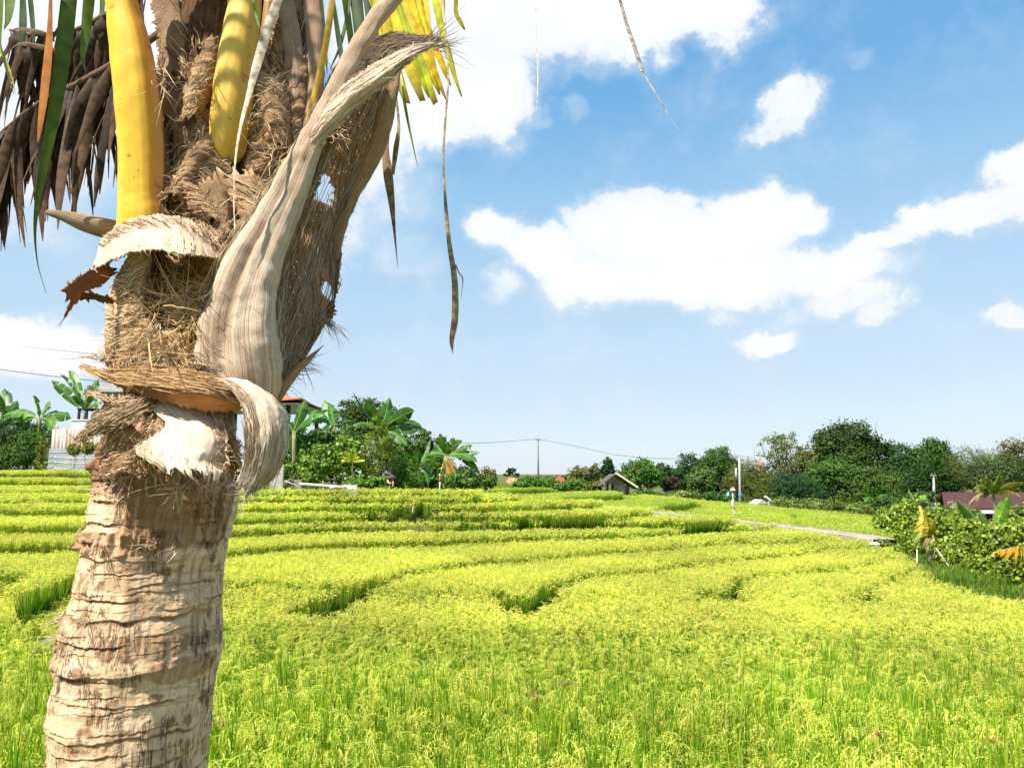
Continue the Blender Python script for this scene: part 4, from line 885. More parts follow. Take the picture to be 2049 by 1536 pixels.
hairs(fr, st_, [(-.5, -1, -.3), (.2, -1, -.7), (-.9, -.3, -.4)], .028, 150, width=.0018, cols=((.6,.44,.3),(.3,.19,.1)), curl=.5, seed=6)
# --- fibre net spread on the right
def net_hole(p, uv):
    # the torn gap through which the sky shows
    c0 = np.array(tuple(P(650, 388, 1.39))); d = (p - c0) / K; q = (d[..., 0] / 20) ** 2 + (d[..., 2] / 27) ** 2
    c1 = np.array(tuple(P(655, 580, 1.42))); e = (p - c1) / K; q1 = (e[..., 0] / 8) ** 2 + (e[..., 2] / 16) ** 2
    return (q < 1 + .5 * np.sin(p[..., 2] * 400) * .6) | (q1 < 1)
NETC = [[(548,790,1.33),(552,690,1.33),(562,590,1.33),(590,470,1.34),(612,370,1.34),(632,290,1.32),(668,215,1.31)],[(565,780,1.36),(590,690,1.37),(618,590,1.37),(636,480,1.37),(655,380,1.37),(690,280,1.35),(730,180,1.33)],[(575,765,1.40),(622,660,1.42),(652,575,1.42),(664,480,1.42),(690,400,1.41),(735,300,1.40),(776,185,1.37)],[(582,755,1.43),(650,640,1.46),(674,560,1.46),(682,480,1.46),(706,410,1.45),(750,310,1.44),(784,200,1.40)]]
def netcol(uu, vv, nz_):
    b = np.ones(uu.shape + (3,)) * (1 + .3 * nz_[..., None]); k = sm(vv, .5, .8)[..., None]; return b * (1 - .4 * k) + np.array((1.35, 1.3, 1.25)) * .4 * k
o, V, N_ = sheet('fibre_net', NETC, M_NET, (1.6,1.35,1.1), nu=80, nv=200, amp=.006, th=.002, ridge=.001, rn=26, rdir='v', ragu=.02, ragv=.015, seed=60, hole=net_hole, colfn=netcol)
fn = MB()
strands(fn, V, N_, 520, .25, .35, seed=61, width=.0019, lift=.003, cols=((.55,.42,.29),(.28,.19,.12)), hole=net_hole, ext=.012)
strands(fn, V, N_, 520, .30, -.25, seed=62, width=.0016, lift=.003, cols=((.46,.34,.22),(.22,.14,.09)), hole=net_hole, ext=.012)
strands(fn, V, N_, 140, .12, -.04, seed=63, width=.0013, lift=.003, ext=.035, cols=((.35,.25,.17),(.2,.13,.08)), start=lambda rg: (rg.uniform(.85, 1), rg.uniform(0, 1)))
fn.build('fibre_net', M_STRAND, palm)
limb('sheath_edge', [(800,120,1.36,8),(782,180,1.37,16),(770,235,1.385,20),(752,290,1.40,22),(728,345,1.41,20),(700,395,1.42,15),(683,450,1.43,12),(672,520,1.44,6)], M_SHEATH, (1.0,.90,.78), n=70, flat=.35, amp=.004)
o, V, N_ = sheet('leaf_sheath', [[(655,520,1.44),(660,570,1.44),(640,632,1.44)],[(678,530,1.45),(674,580,1.45),(668,636,1.45)]], M_BROWN, (.9,.8,.7), nu=14, nv=34, amp=.008, ragu=.012, ragv=.02, seed=64, hole=net_hole)
# upper net and the pale fold in front of it
NETU = [[(640,235,1.36),(700,170,1.36),(770,115,1.36),(850,92,1.37)],[(650,190,1.37),(700,130,1.37),(770,88,1.37),(860,80,1.38)],[(668,150,1.38),(710,100,1.38),(780,70,1.38),(880,84,1.39)]]
o, V, N_ = sheet('fibre_net', NETU, M_NET, (.95,.9,.85), nu=30, nv=90, amp=.006, th=.002, ragu=.02, seed=65)
fn2 = MB()
strands(fn2, V, N_, 240, .6, .35, seed=66, width=.0017, lift=.004, cols=((.45,.33,.22),(.2,.13,.08)), ext=.02)
strands(fn2, V, N_, 240, .5, -.3, seed=67, width=.0015, lift=.004, cols=((.40,.29,.2),(.18,.12,.08)), ext=.02)
hairs(fn2, [tuple(P(850, 92, 1.36)), tuple(P(870, 96, 1.37)), tuple(P(835, 86, 1.36))], [(1, 0, .25), (1, 0, -.1), (1, 0, .0)], .095, 60, width=.0018, cols=((.34,.26,.18),(.16,.11,.07)), curl=.18, seed=9, grav=-.1)
fn2.build('fibre_net', M_STRAND, palm)
o, V, N_ = sheet('leaf_sheath', [[(608,262,1.26),(640,218,1.25),(690,168,1.24),(745,128,1.24),(800,100,1.25),(866,84,1.28)],[(616,285,1.245),(655,240,1.225),(705,192,1.215),(765,148,1.215),(815,112,1.235),(868,88,1.28)],[(632,300,1.25),(670,262,1.24),(715,218,1.235),(775,165,1.235),(825,118,1.25),(868,91,1.285)]], M_PALE, (1.12,1.04,.97), nu=26, nv=90, amp=.004, ragu=.008, seed=68, ridge=.0012, rn=4, rdir='v', colfn=tan)
strands(fr, V, N_, 90, .1, .3, seed=69, lift=.002, width=.0016, ext=.03, cols=((.8,.68,.54),(.42,.3,.2)))
hairs(fr, [tuple(P(x, y, 1.35)) for x, y in ((560,770),(575,750),(600,715),(590,740),(640,640),(650,640))], [(1, 0, .6), (.9, 0, .2), (.5, 0, -.5)], .06, 110, width=.0015, cols=((.35,.26,.18),(.2,.14,.09)), curl=.3, seed=12)
hairs(fr, [tuple(P(215, 725, 1.37)), tuple(P(205, 715, 1.37))], [(-1, 0, .45), (-1, 0, .1)], .07, 14, width=.0016, cols=((.35,.2,.13),(.3,.2,.12)), curl=.2, seed=13)
hairs(fr, [tuple(P(112, 1270, 1.38)), tuple(P(125, 1230, 1.38))], [(-1, 0, -.5), (-1, 0, -.1)], .05, 14, width=.0012, cols=((.6,.48,.36),(.4,.3,.2)), curl=.2, seed=14)
for a_, b_, d_, l_ in ((330,150,(.1,-.2,-1),.05),(350,560,(.2,-1,-.6),.06),(450,470,(.2,-.6,-.9),.08),(560,300,(-.3,-1,-.3),.05),(530,260,(.2,-1,-.1),.05),(540,200,(-.2,-1,.2),.05),(400,160,(.3,-1,-.3),.05),(360,450,(.3,-1,-.2),.04),(660,270,(.5,-.5,-.6),.05),(690,260,(-.2,-.5,-.6),.05),(350,690,(.2,-1,-.1),.05),(400,640,(.3,-1,-.1),.05)):
    hairs(fr, [tuple(P(a_ + rg_.uniform(-25, 25), b_ + rg_.uniform(-25, 25), 1.33)) for _ in range(6)], [d_], l_, 34, width=.0020, cols=((.70,.52,.30),(.34,.21,.11)), curl=.7, seed=int(a_))
o = fr.build('loose_fibre', M_STRAND, palm); o['kind'] = 'stuff'

# --- dry leaflets and fronds
def one(name, path, c, c2=None, m_=None, seed=0, fold=.35, parent=None, n=26):
    mb = MB(); leaflet(mb, path, c, c2, fold, n, seed); return mb.build(name, m_ or M_DRY, parent or palm)
one('dry_leaflet', [(470,460,1.22,1.2),(468,400,1.21,2),(471,320,1.20,3),(482,250,1.19,4),(498,190,1.19,6),(514,130,1.19,9),(535,60,1.20,10),(560,-10,1.21,9),(590,-90,1.22,8)], (.80,.68,.52), seed=1, n=50)
one('dry_leaflet', [(906,708,1.7,.6),(904,680,1.7,6),(910,640,1.7,8.5),(911,590,1.7,8),(908,545,1.7,7),(900,495,1.7,5.5),(894,440,1.7,4.5),(890,380,1.7,3),(887,320,1.7,2.4),(891,240,1.7,2.5),(897,160,1.7,2),(893,80,1.72,2),(880,-40,1.75,3)], (.42,.30,.17), (.62,.5,.36), seed=2, n=70)
one('dry_leaflet', [(922,600,1.7,.5),(926,560,1.7,1.2),(918,545,1.7,1.5),(912,530,1.7,2)], (.5,.36,.22), seed=21)
one('dry_leaflet', [(1365,266,1.6,.5),(1342,238,1.6,3),(1322,203,1.6,5),(1303,172,1.6,5.5),(1287,144,1.6,5),(1284,140,1.6,8),(1270,95,1.6,7),(1256,55,1.6,5.5),(1240,0,1.6,4),(1215,-70,1.6,4)], (.68,.60,.55), (.30,.2,.14), seed=3, n=60)
one('dry_leaflet', [(1074,222,1.7,.4),(1076,150,1.7,1.6),(1073,60,1.7,1.5),(1072,-40,1.7,1.5)], (.75,.62,.52), seed=4)
one('dry_leaflet', [(796,535,1.65,.4),(789,460,1.65,3),(783,400,1.65,7),(776,345,1.65,10),(772,300,1.65,7),(778,250,1.65,5),(788,190,1.65,5),(784,120,1.66,5)], (.32,.20,.11), (.5,.36,.22), seed=5, n=50)
one('dry_leaflet', [(786,350,1.63,4),(792,300,1.63,6),(798,250,1.63,3),(792,190,1.64,3)], (.42,.28,.16), seed=6)
one('dry_leaflet', [(836,335,1.68,.4),(824,280,1.68,2),(812,220,1.68,4),(800,150,1.7,5)], (.14,.22,.03), (.5,.5,.1), m_=M_LFLT, seed=7)
one('dry_leaflet', [(612,240,1.3,2),(628,190,1.3,5),(646,120,1.3,7),(658,50,1.3,7),(668,-30,1.3,6)], (.75,.50,.06), (.4,.25,.08), m_=M_LFLT, seed=8)
one('dry_leaflet', [(520,60,1.28,2),(510,20,1.28,3),(500,-30,1.28,3)], (.2,.34,.04), m_=M_LFLT, seed=9)
ORG = (.50,.19,.025)
one('leaflet', [(76,285,1.28,1),(80,255,1.28,6),(88,190,1.28,12),(96,110,1.28,15),(100,40,1.28,13),(102,-40,1.28,12)], ORG, (.20,.06,.02), m_=M_LFLT, seed=10, n=40)
one('leaflet', [(93,588,1.30,.4),(76,530,1.30,1),(70,470,1.30,2.5),(74,410,1.30,5),(86,340,1.30,8),(102,260,1.30,11),(116,180,1.30,13),(128,90,1.30,15),(138,0,1.30,15),(146,-70,1.30,14)], (.055,.115,.012), (.08,.14,.02), m_=M_LFLT, seed=11, n=60)
one('leaflet', [(170,142,1.32,1),(166,110,1.32,6),(172,60,1.32,9),(178,0,1.32,11),(182,-60,1.32,10)], (.10,.19,.02), (.25,.22,.05), m_=M_LFLT, seed=12)
one('leaflet', [(28,190,1.5,.5),(8,120,1.5,4),(-4,60,1.5,6),(-10,-20,1.5,8)], (.06,.11,.015), m_=M_LFLT, seed=13)
one('leaflet', [(32,190,1.5,.4),(22,150,1.5,2),(6,110,1.5,4),(-20,60,1.5,6)], (.45,.42,.05), m_=M_LFLT, seed=14)
for i, (x0, x1, y1, w0) in enumerate(((20,8,60,12),(45,40,110,10),(60,66,95,8),(0,-6,150,10),(150,60,120,4),(205,190,100,6),(225,215,70,5),(640,655,150,9),(665,690,160,8),(690,715,170,12),(712,730,175,14),(735,752,150,10),(620,640,110,5),(700,660,140,5))):
    one('leaflet', [(x1,y1,1.75,.5),((x0+x1)/2+3,y1*.6,1.75,w0*.8),(x0,-10,1.75,w0),(x0-8,-90,1.75,w0)], (.045,.085,.012) if i % 3 else (.16,.22,.025), m_=M_LFLT, seed=20 + i)
# yellow frond, upper right
yf = bpy.data.objects.new('frond', None); C.objects.link(yf); yf.parent = palm; yf.location = P(800, -60, 1.75) - palm.location; yf['label'] = 'yellowing frond with scorched leaflet tips'
limb('rachis', [(640,-260,1.7,8),(760,-120,1.75,7),(900,-60,1.8,5),(1010,-30,1.85,3)], M_YEL, (.75,.5,.06), parent=yf, n=30)
for i, (x0, xt, yt, wt) in enumerate(((735,800,160,9),(750,815,208,14),(770,846,203,12),(790,872,208,12),(812,893,200,11),(835,902,172,8),(862,924,194,8),(880,899,120,5),(845,880,190,7),(725,780,120,9),(905,930,60,5),(742,806,180,9),(782,858,196,10),(800,880,190,8),(822,898,150,8),(760,790,140,10),(870,912,150,6))):
    mb = MB(); leaflet(mb, [(xt,yt,1.78,1.5 if i not in (1,2,3) else wt*.55),((x0*.25+xt*.75)-3,yt*.72,1.77,wt),((x0+xt)/2-5,yt*.42,1.76,wt*1.05),(x0+6,-10,1.75,wt),(x0-10,-90,1.75,wt*.6)], (.85,.66,.05) if i % 3 else (.55,.60,.05), None, .3, 30, 60 + i)
    # scorched tips: the path starts at the tip
    cc = mb.c[0].reshape(30, 3, 3); k = np.clip(1 - np.arange(30) / (3.5 + i % 3), 0, 1)[:, None, None]; mb.c[0] = (cc * (1 - k) + np.array((.16,.06,.02)) * k).reshape(-1, 3)
    mb.build('leaflet', M_LFLT, yf)
# dead frond, left
df = bpy.data.objects.new('frond', None); C.objects.link(df); df.parent = palm; df.location = P(230, 130, 1.7) - palm.location; df['label'] = 'dead brown frond hanging down'
DR = [(330,60,1.55,9),(240,120,1.68,8),(160,165,1.74,7),(80,205,1.8,5),(0,270,1.86,4),(-60,340,1.9,3)]
limb('rachis', DR, M_STALK, (.28,.22,.17), parent=df, n=40)
DR2 = [(330,-30,1.6,8),(230,20,1.7,7),(150,60,1.78,5),(70,70,1.82,4),(20,60,1.85,2)]
limb('rachis', DR2, M_STALK, (.25,.2,.16), parent=df, n=40)
rg_ = np.random.default_rng(31); dk = np.array((.060,.034,.017))
a1_ = cr(np.array(DR), 100); a2_ = cr(np.array(DR2), 100)
for i in range(62):
    s = rg_.integers(12, 99); x0, y0, d0 = a1_[s, :3]; f = s / 99.
    L = rg_.uniform(180, 330) * (1 - .25 * f); dx = rg_.uniform(-75, 40) - 60 * f * rg_.uniform(0, 1.2); dd = rg_.uniform(-.08, .12)
    mb = MB(); leaflet(mb, [(x0, y0, d0, 4), (x0 + dx * .3 - 4, y0 + L * .3, d0 + dd * .4, rg_.uniform(9, 15)), (x0 + dx * .75, y0 + L * .68, d0 + dd * .8, rg_.uniform(6, 12)), (x0 + dx + rg_.uniform(-12, 12), y0 + L, d0 + dd, 1.0)], dk * rg_.uniform(.6, 2.2), dk * rg_.uniform(1, 3.4) * (1.1, 1, .85), .4, 22, 100 + i)
    mb.build('leaflet', M_DRY, df)
for i in range(36):
    s = rg_.integers(8, 99); x0, y0, d0 = a2_[s, :3]; f = s / 99.
    L = rg_.uniform(120, 240) * (1 - .5 * f); dx = rg_.uniform(-50, 60)
    mb = MB(); leaflet(mb, [(x0, y0, d0, 4), (x0 + dx * .3, y0 + L * .3, d0, rg_.uniform(9, 14)), (x0 + dx * .7, y0 + L * .65, d0 + .03, rg_.uniform(6, 11)), (x0 + dx, y0 + L, d0 + .05, 1.0)], dk * rg_.uniform(.6, 1.8), dk * rg_.uniform(.8, 3), .4, 20, 200 + i)
    mb.build('leaflet', M_DRY, df)
mb = MB()
for i in range(170):
    src_ = a1_ if i % 3 else a2_; s = rg_.integers(6, 99); x0, y0, d0 = src_[s, :3]; f = s / 99.; L = rg_.uniform(120, 300) * (1 - .25 * f); dx = rg_.uniform(-110, 50)
    leaflet(mb, [(x0, y0, d0 + .03, 2), (x0 + dx * .3 - 3, y0 + L * .3, d0 + .05, rg_.uniform(2.5, 6)), (x0 + dx * .75, y0 + L * .7, d0 + .07, rg_.uniform(2, 5)), (x0 + dx, y0 + L, d0 + .08, .6)], dk * rg_.uniform(.5, 2.2), dk * rg_.uniform(1, 4), .4, 14, 400 + i)
o = mb.build('fine_leaflets', M_DRY, df); o['kind'] = 'stuff'
for i in range(2):
    mb = MB(); leaflet(mb, [(110 + 20 * i, 80 + 28 * i, 1.7, 5), (80, 66 + 28 * i, 1.7, 6), (40, 58 + 30 * i, 1.72, 5), (18, 62 + 40 * i, 1.74, 1)], dk * 2.2, dk * 3, .4, 20, 300 + i); mb.build('leaflet', M_DRY, df)
# overhead frond (above the frame): its leaflets throw the striped shadow on the middle stalk
of = bpy.data.objects.new('frond', None); C.objects.link(of); of.parent = palm; of.location = P(560, -300, 1.3) - palm.location
sdn = np.array(tuple(SUND))
b0 = np.array(tuple(P(500, -420, 1.30))); tgt = np.array(tuple(P(466, 150, 1.33)))
far_ = tgt + sdn * .95
rpts = cr(np.array([b0, (b0 + far_) / 2 + np.array((.12, 0, .25)), far_ + np.array((.16, .05, .12)), far_ + np.array((.0, -.25, .2))]), 30)
mb = MB(); tube(mb, rpts, [.016, .006], 8, (.5,.42,.06), n=30); mb.build('rachis', M_YEL, of)
for i, yy in enumerate((282, 222, 165, 118, 70, 20, -30)):
    c_ = np.array(tuple(P(470 + (282 - yy) * .06, yy, 1.33))) + sdn * (.80 + .03 * i)
    ax = np.array((1, -.12, .05 + .05 * math.sin(i))); s = np.linspace(-.13, .13, 14)
    p = c_ + s[:, None] * ax + np.array((0, 0, -.25)) * (s ** 2)[:, None]
    sd = np.array((0, .62, .78)); w_ = (.013 if i % 3 else .018) * np.clip(1 - (np.abs(s) / .135) ** 3, .05, 1)[:, None]
    mb = MB(); mb.add(np.stack([p - sd * w_ * .5, p + np.cross(ax, sd) * w_ * .2, p + sd * w_ * .5], 1).reshape(-1, 3), q=grid_faces(14, 3), c=(.10,.14,.02)); mb.build('leaflet', M_DRY, of)
# ------------------------------------------------------------------ vegetation builders
def A(v): return np.array(tuple(v), float)
def foliage(mb, ells, n, size, c0, c1, rg, round_=False, asp=.5, clus=26, updn=.5, spread=.30, droop=0.0):
    """leaf faces gathered in clumps through the volume of some ellipsoids (centre, radii)"""
    vol = np.array([np.prod(e[1]) ** (2 / 3) for e in ells]); vol /= vol.sum()
    for (c, r_), f in zip(ells, vol):
        m_ = max(3, int(n * f)); k = max(3, m_ // clus)
        d = rg.normal(size=(k, 3)); d /= np.linalg.norm(d, axis=1)[:, None]; rad_ = rg.uniform(.25, 1.0, k) ** .42
        cc = c + d * rad_[:, None] * r_ * (1 + .10 * rg.normal(size=(k, 1)))
        cr_ = spread * np.mean(r_) * rg.uniform(.55, 1.3, k)
        idx = rg.integers(0, k, m_); off = rg.normal(size=(m_, 3)) * (.55, .55, .42)
        p = cc[idx] + off * cr_[idx][:, None]
        outw = off + d[idx] * .8 + np.array((0, 0, updn)); outw /= np.linalg.norm(outw, axis=1)[:, None]
        nr = outw + rg.normal(size=(m_, 3)) * .55; nr /= np.linalg.norm(nr, axis=1)[:, None]
        t1 = np.cross(nr, rg.normal(size=(m_, 3))); t1[:, 2] -= droop; t1 -= nr * np.sum(t1 * nr, 1)[:, None]; t1 /= np.linalg.norm(t1, axis=1)[:, None] + 1e-9
        t2 = np.cross(nr, t1); L = size * rg.uniform(.6, 1.35, m_)[:, None]; W = L * asp
        ctone = rg.uniform(0, 1, k); f_ = np.clip(ctone[idx] * .65 + rg.uniform(0, .5, m_), 0, 1)[:, None]
        col = (np.array(c0) * (1 - f_) + np.array(c1) * f_) * rg.uniform(.75, 1.25, (m_, 1))
        if round_:
            V = np.stack([p - t1 * L * .5, p - t1 * L * .22 + t2 * W * .46, p + t1 * L * .2 + t2 * W * .42, p + t1 * L * .55 , p + t1 * L * .2 - t2 * W * .42, p - t1 * L * .22 - t2 * W * .46], 1)
            b = np.arange(m_)[:, None] * 6
            mb.add(V.reshape(-1, 3), q=np.vstack([b + [0, 1, 2, 3], b + [0, 3, 4, 5]]), c=np.repeat(col, 6, 0))
        else:
            V = np.stack([p - t1 * L * .5, p + t2 * W * .5, p + t1 * L * .5, p - t2 * W * .5], 1)
            mb.add(V.reshape(-1, 3), q=np.arange(4 * m_).reshape(-1, 4), c=np.repeat(col, 4, 0))
def ell(px, py, rx, ry, D, dep=.9, dy=0):
    return (A(P(px, py, D)) + (0, dy, 0), np.array((rx * D / FPX, (rx + ry) / 2 * D / FPX * dep, ry * D / FPX)))
def limbs(mb, base, ells, rg, r0, c, nl=6, split=.45):
    cen_ = np.mean([e[0] for e in ells], 0); low = min(e[0][2] - e[1][2] for e in ells)
    fork = base * .4 + cen_ * .6; fork[2] = max(base[2] + .3, base[2] * (1 - split) + cen_[2] * split)
    tube(mb, cr([base, (base + fork) / 2 + rg.normal(0, .06, 3) * (fork[2] - base[2]), fork], 8), [r0, r0 * .62], 9, c)
    for i in range(nl):
        e = ells[i % len(ells)]; d = rg.normal(size=3); d[2] = abs(d[2]) * .6; d /= np.linalg.norm(d)
        tip = e[0] + d * e[1] * .75; mid = (fork + tip) / 2 + rg.normal(0, .10, 3) * np.linalg.norm(tip - fork)
        tube(mb, cr([fork + rg.normal(0, r0 * .2, 3), mid, tip], 8), [r0 * .5, r0 * .10], 6, c)
        for _ in range(2):
            t2 = e[0] + rg.normal(size=3) * e[1] * .5; tube(mb, cr([mid, (mid + t2) / 2 + rg.normal(0, .05, 3), t2], 5), [r0 * .22, r0 * .05], 5, c)
def tree(label, D, cr_, base, n, size, c0, c1, name='tree', cat='tree', group=None, r0=.12, bark=None, seed=0, asp=.55, lm=None, round_=False, clus=26, nl=6, spread=.30, fl=None, bz=None, droop=0.0, crown='crown', updn=.5, trunk='trunk'):
    rg = np.random.default_rng(1000 + seed); b = A(P(base[0], base[1], D))
    g = float(soil(np.array([b[0]]), np.array([b[1]]))[0]); b[2] = g - .05
    ells = [ell(*e, D, dy=rg.uniform(-.3, .3) * e[2] * D / FPX) for e in cr_]
    t = empty(name, tuple(b), label, cat, group)
    m1 = MB(); limbs(m1, b, ells, rg, r0, (1, 1, 1), nl); m1.build(trunk, bark or M_BARK, t)
    m2 = MB(); foliage(m2, ells, n, size, c0, c1, rg, round_, asp, clus, spread=spread, droop=droop, updn=updn); m2.build(crown, lm or M_LEAFM, t, smooth=False)
    if fl:
        m3 = MB(); foliage(m3, ells, fl[0], size * .8, fl[1], fl[1], rg, False, .8, 6); m3.build('blossom', M_LEAFM, t, smooth=False)
    return t
def banana_leaf(mb, p0, tip, W, rg, bulge=.25, c0=(.04,.13,.012), c1=(.10,.24,.025), torn=.5, droop=.35):
    L = np.linalg.norm(tip - p0); n = 22; s = np.linspace(0, 1, n)[:, None]
    mid = (p0 + tip) / 2 + np.array((0, 0, 1)) * bulge * L
    p = (1 - s) ** 2 * p0 + 2 * s * (1 - s) * mid + s ** 2 * tip
    tn_ = np.gradient(p, axis=0); tn_ /= np.linalg.norm(tn_, axis=1)[:, None]
    ref = np.array((0, -1, .55)) + rg.normal(0, .35, 3); sd = np.cross(tn_, ref); sd /= np.linalg.norm(sd, axis=1)[:, None] + 1e-9; up = np.cross(sd, tn_)
    s1 = s[:, 0]; w_ = W * np.clip(np.sin(np.clip((s1 - .10) / .9, 0, 1) * math.pi) ** .55, 0, 1) * (s1 > .1)
    w_ = w_ * np.where(s1 > .8, np.clip((1.02 - s1) / .22, 0, 1) ** .5, 1)
    tube(mb, p, [W * .09, W * .02], 5, (.42,.46,.14), cap=False)
    tone = rg.uniform(.7, 1.2)
    for side in (-1, 1):
        i = 2
        while i < n - 1:
            k = min(n - 1, i + (rg.integers(1, 5) if rg.uniform() < torn else 6)); a = droop + rg.normal(0, .22); sh = rg.uniform(-.04, .04) * L
            r_ = np.arange(i, k + 1); f = np.linspace(0, 1, len(r_))
            edge = p[r_] + side * sd[r_] * (w_[r_] * math.cos(a))[:, None] - up[r_] * (w_[r_] * math.sin(a))[:, None] + tn_[r_] * (.25 * w_[r_] + sh)[:, None]
            if rg.uniform() < torn: edge[-1] = edge[-1] * .82 + edge[-2] * .18 
            c = np.array(c0) * (1 - (x := rg.uniform(0, 1))) + np.array(c1) * x; c = c * tone
            mq = (p[r_] + edge) / 2 + up[r_] * (w_[r_] * .10)[:, None]
            mb.add(np.stack([p[r_], mq, edge], 1).reshape(-1, 3), q=grid_faces(len(r_), 3), c=np.tile(np.stack([c * 1.25, c, c * .95]), (len(r_), 1)))
            i = k
M_STEM = barkmat('banana_stem', (.16, .13, .05), (.34, .34, .14), 5)
def banana(label, D, base, crown, tips, seed=0, group='banana plants', r0=.11, W=.26, name='banana_plant', c0=(.03,.115,.010), c1=(.085,.22,.02), torn=.5, dead=()):
    rg = np.random.default_rng(500 + seed); b = A(P(base[0], base[1], D)); b[2] = float(soil(np.array([b[0]]), np.array([b[1]]))[0]) - .05
    cp = A(P(crown[0], crown[1], D)); t = empty(name, tuple(b), label, 'banana plant', group)
    m1 = MB(); tube(m1, cr([b, (b + cp) / 2 + (.03, 0, 0), cp], 10), [r0, r0 * .6], 10, (1, 1, 1)); m1.build('stem', M_STEM, t)
    for i, tp in enumerate(tips):
        dy = rg.uniform(-.9, .9) * (D / 25); tip = A(P(tp[0], tp[1], D + dy)); m2 = MB()
        banana_leaf(m2, cp + rg.normal(0, .03, 3), tip, W * (tp[2] if len(tp) > 2 else 1) * rg.uniform(.85, 1.15), rg, tp[3] if len(tp) > 3 else .15, c0, c1, torn)
        m2.build('leaf', M_BANANA, t)
    for tp in dead:
        m2 = MB(); banana_leaf(m2, cp, A(P(tp[0], tp[1], D - .2)), W * .5, rg, .05, (.42,.20,.04), (.60,.33,.06), .8, 1.0); m2.build('dead_leaf', M_BANANA, t)
    return t
def frond_mb(mb, p0, tip, rg, n=26, ll=.35, w=.02, c0=(.2,.3,.03), c1=(.5,.5,.06), bulge=.3, rc=(.5,.5,.12), hang=.5):
    L = np.linalg.norm(tip - p0); s = np.linspace(0, 1, n)[:, None]; mid = (p0 + tip) / 2 + np.array((0, 0, bulge * L))
    p = (1 - s) ** 2 * p0 + 2 * s * (1 - s) * mid + s ** 2 * tip; tn_ = np.gradient(p, axis=0); tn_ /= np.linalg.norm(tn_, axis=1)[:, None]
    tube(mb, p, [.016 * L, .003 * L], 5, rc, cap=False)
    sd = np.cross(tn_, (0, 0, 1)); sd /= np.linalg.norm(sd, axis=1)[:, None] + 1e-9
    for i in range(3, n):
        for side in (-1, 1):
            for rep in (0, .5):
                l_ = ll * math.sin(min(1, .25 + i / n) * math.pi * .85 + .2) * rg.uniform(.8, 1.15); d = side * sd[i] * .8 + tn_[i] * .6 + np.array((0, 0, -hang)) + rg.normal(0, .10, 3)
                q0 = p[i] - tn_[i] * rep * L / n; q1 = q0 + d * l_ * .55; q2 = q0 + d * l_ + np.array((0, 0, -hang * .7 * l_))
                x = rg.uniform(); c = np.array(c0) * (1 - x) + np.array(c1) * x
                nn = np.cross(d, (0, 0, 1)); nn /= np.linalg.norm(nn) + 1e-9; wv = np.array((0, 0, 1)) * w * .5 + nn * w * .3
                mb.add(np.array([q0 - wv * .5, q0 + wv * .5, q1 - wv, q1 + wv, q2 - wv * .1, q2 + wv * .1]), q=[(0, 1, 3, 2), (2, 3, 5, 4)], c=c)
def small_palm(label, D, base, crown, fr_, seed=0, r0=.09, ll=.35, w=.03, name='young_palm', cols=None, extra=()):
    rg = np.random.default_rng(700 + seed); b = A(P(base[0], base[1], D)); b[2] = float(soil(np.array([b[0]]), np.array([b[1]]))[0]) - .05
    cp = A(P(crown[0], crown[1], D)); t = empty(name, tuple(b), label, 'palm tree', None)
    m1 = MB(); tube(m1, cr([b, (b + cp) / 2 + (.02, 0, 0), cp], 14), [r0 * 1.2, r0 * .7], 10, (1, 1, 1)); m1.build('trunk', M_BARKPALE, t)
    for tp in fr_:
        c0, c1 = (tp[3] if len(tp) > 3 else ((.16,.26,.03), (.5,.5,.06)))
        m2 = MB(); frond_mb(m2, cp, A(P(tp[0], tp[1], D + rg.uniform(-.6, .6))), rg, ll=ll, w=w, c0=c0, c1=c1, bulge=tp[2] if len(tp) > 2 else .2); m2.build('frond', M_LFLT, t)
    return t
DG = (.018,.045,.010); MG = (.045,.105,.016); LG = (.10,.20,.022); YG = (.26,.34,.03); OL = (.10,.11,.02); BRN = (.13,.085,.03)

# ---- left of the palm: garden edge
tree('low dark leafy thicket at the left border of the picture', 36, [(-30,880,70,45),(25,900,50,42),(20,865,45,26),(55,885,30,26)], (10,930), 8200, .17, DG, MG, name='shrub', cat='shrub', seed=1, asp=.35, droop=.6)
tree('dark spreading shrub with drooping leaves left of the olive column shrub', 35, [(60,898,36,38),(38,912,34,28),(78,880,18,22)], (52,935), 5600, .16, DG, LG, name='shrub', cat='shrub', seed=2, asp=.3, droop=.8)
tree('olive column shaped shrub beside the grey garden wall', 31, [(90,905,12,24),(88,925,14,16)], (90,940), 2600, .085, (.06,.09,.015), (.24,.24,.03), name='shrub', cat='shrub', seed=3, r0=.04)
tree('small rounded bush at the foot of the grey wall', 30, [(107,915,12,11),(103,932,14,12)], (106,945), 1900, .08, (.05,.09,.015), (.17,.25,.03), name='shrub', cat='shrub', seed=4, r0=.03)
for i, (x, y, r_, lab) in enumerate(((150,899,12.5,'clipped ball tree on a thin stem, leftmost of the three by the wall'),(177,896,13,'clipped ball tree on a thin stem between the two others by the wall'),(203,893,10,'clipped ball tree half hidden behind the palm trunk'))):
    tree(lab, 27.5, [(x,y,r_,r_)], (x,950), 9000, .05, (.09,.12,.012), (.32,.34,.03), name='topiary_tree', cat='ball tree', group='clipped ball trees', seed=5 + i, r0=.022, bark=M_BARKPALE, clus=40, nl=2, spread=.10, updn=.1)
banana('leftmost banana plant with upright dark leaves', 38, (8,930), (15,845), [(8,775,.9,.05),(35,800,.8,.1),(-20,780,.9,.1),(-50,830,1,.25),(60,840,.9,.25),(25,880,.8,.3)], 1, W=.34)
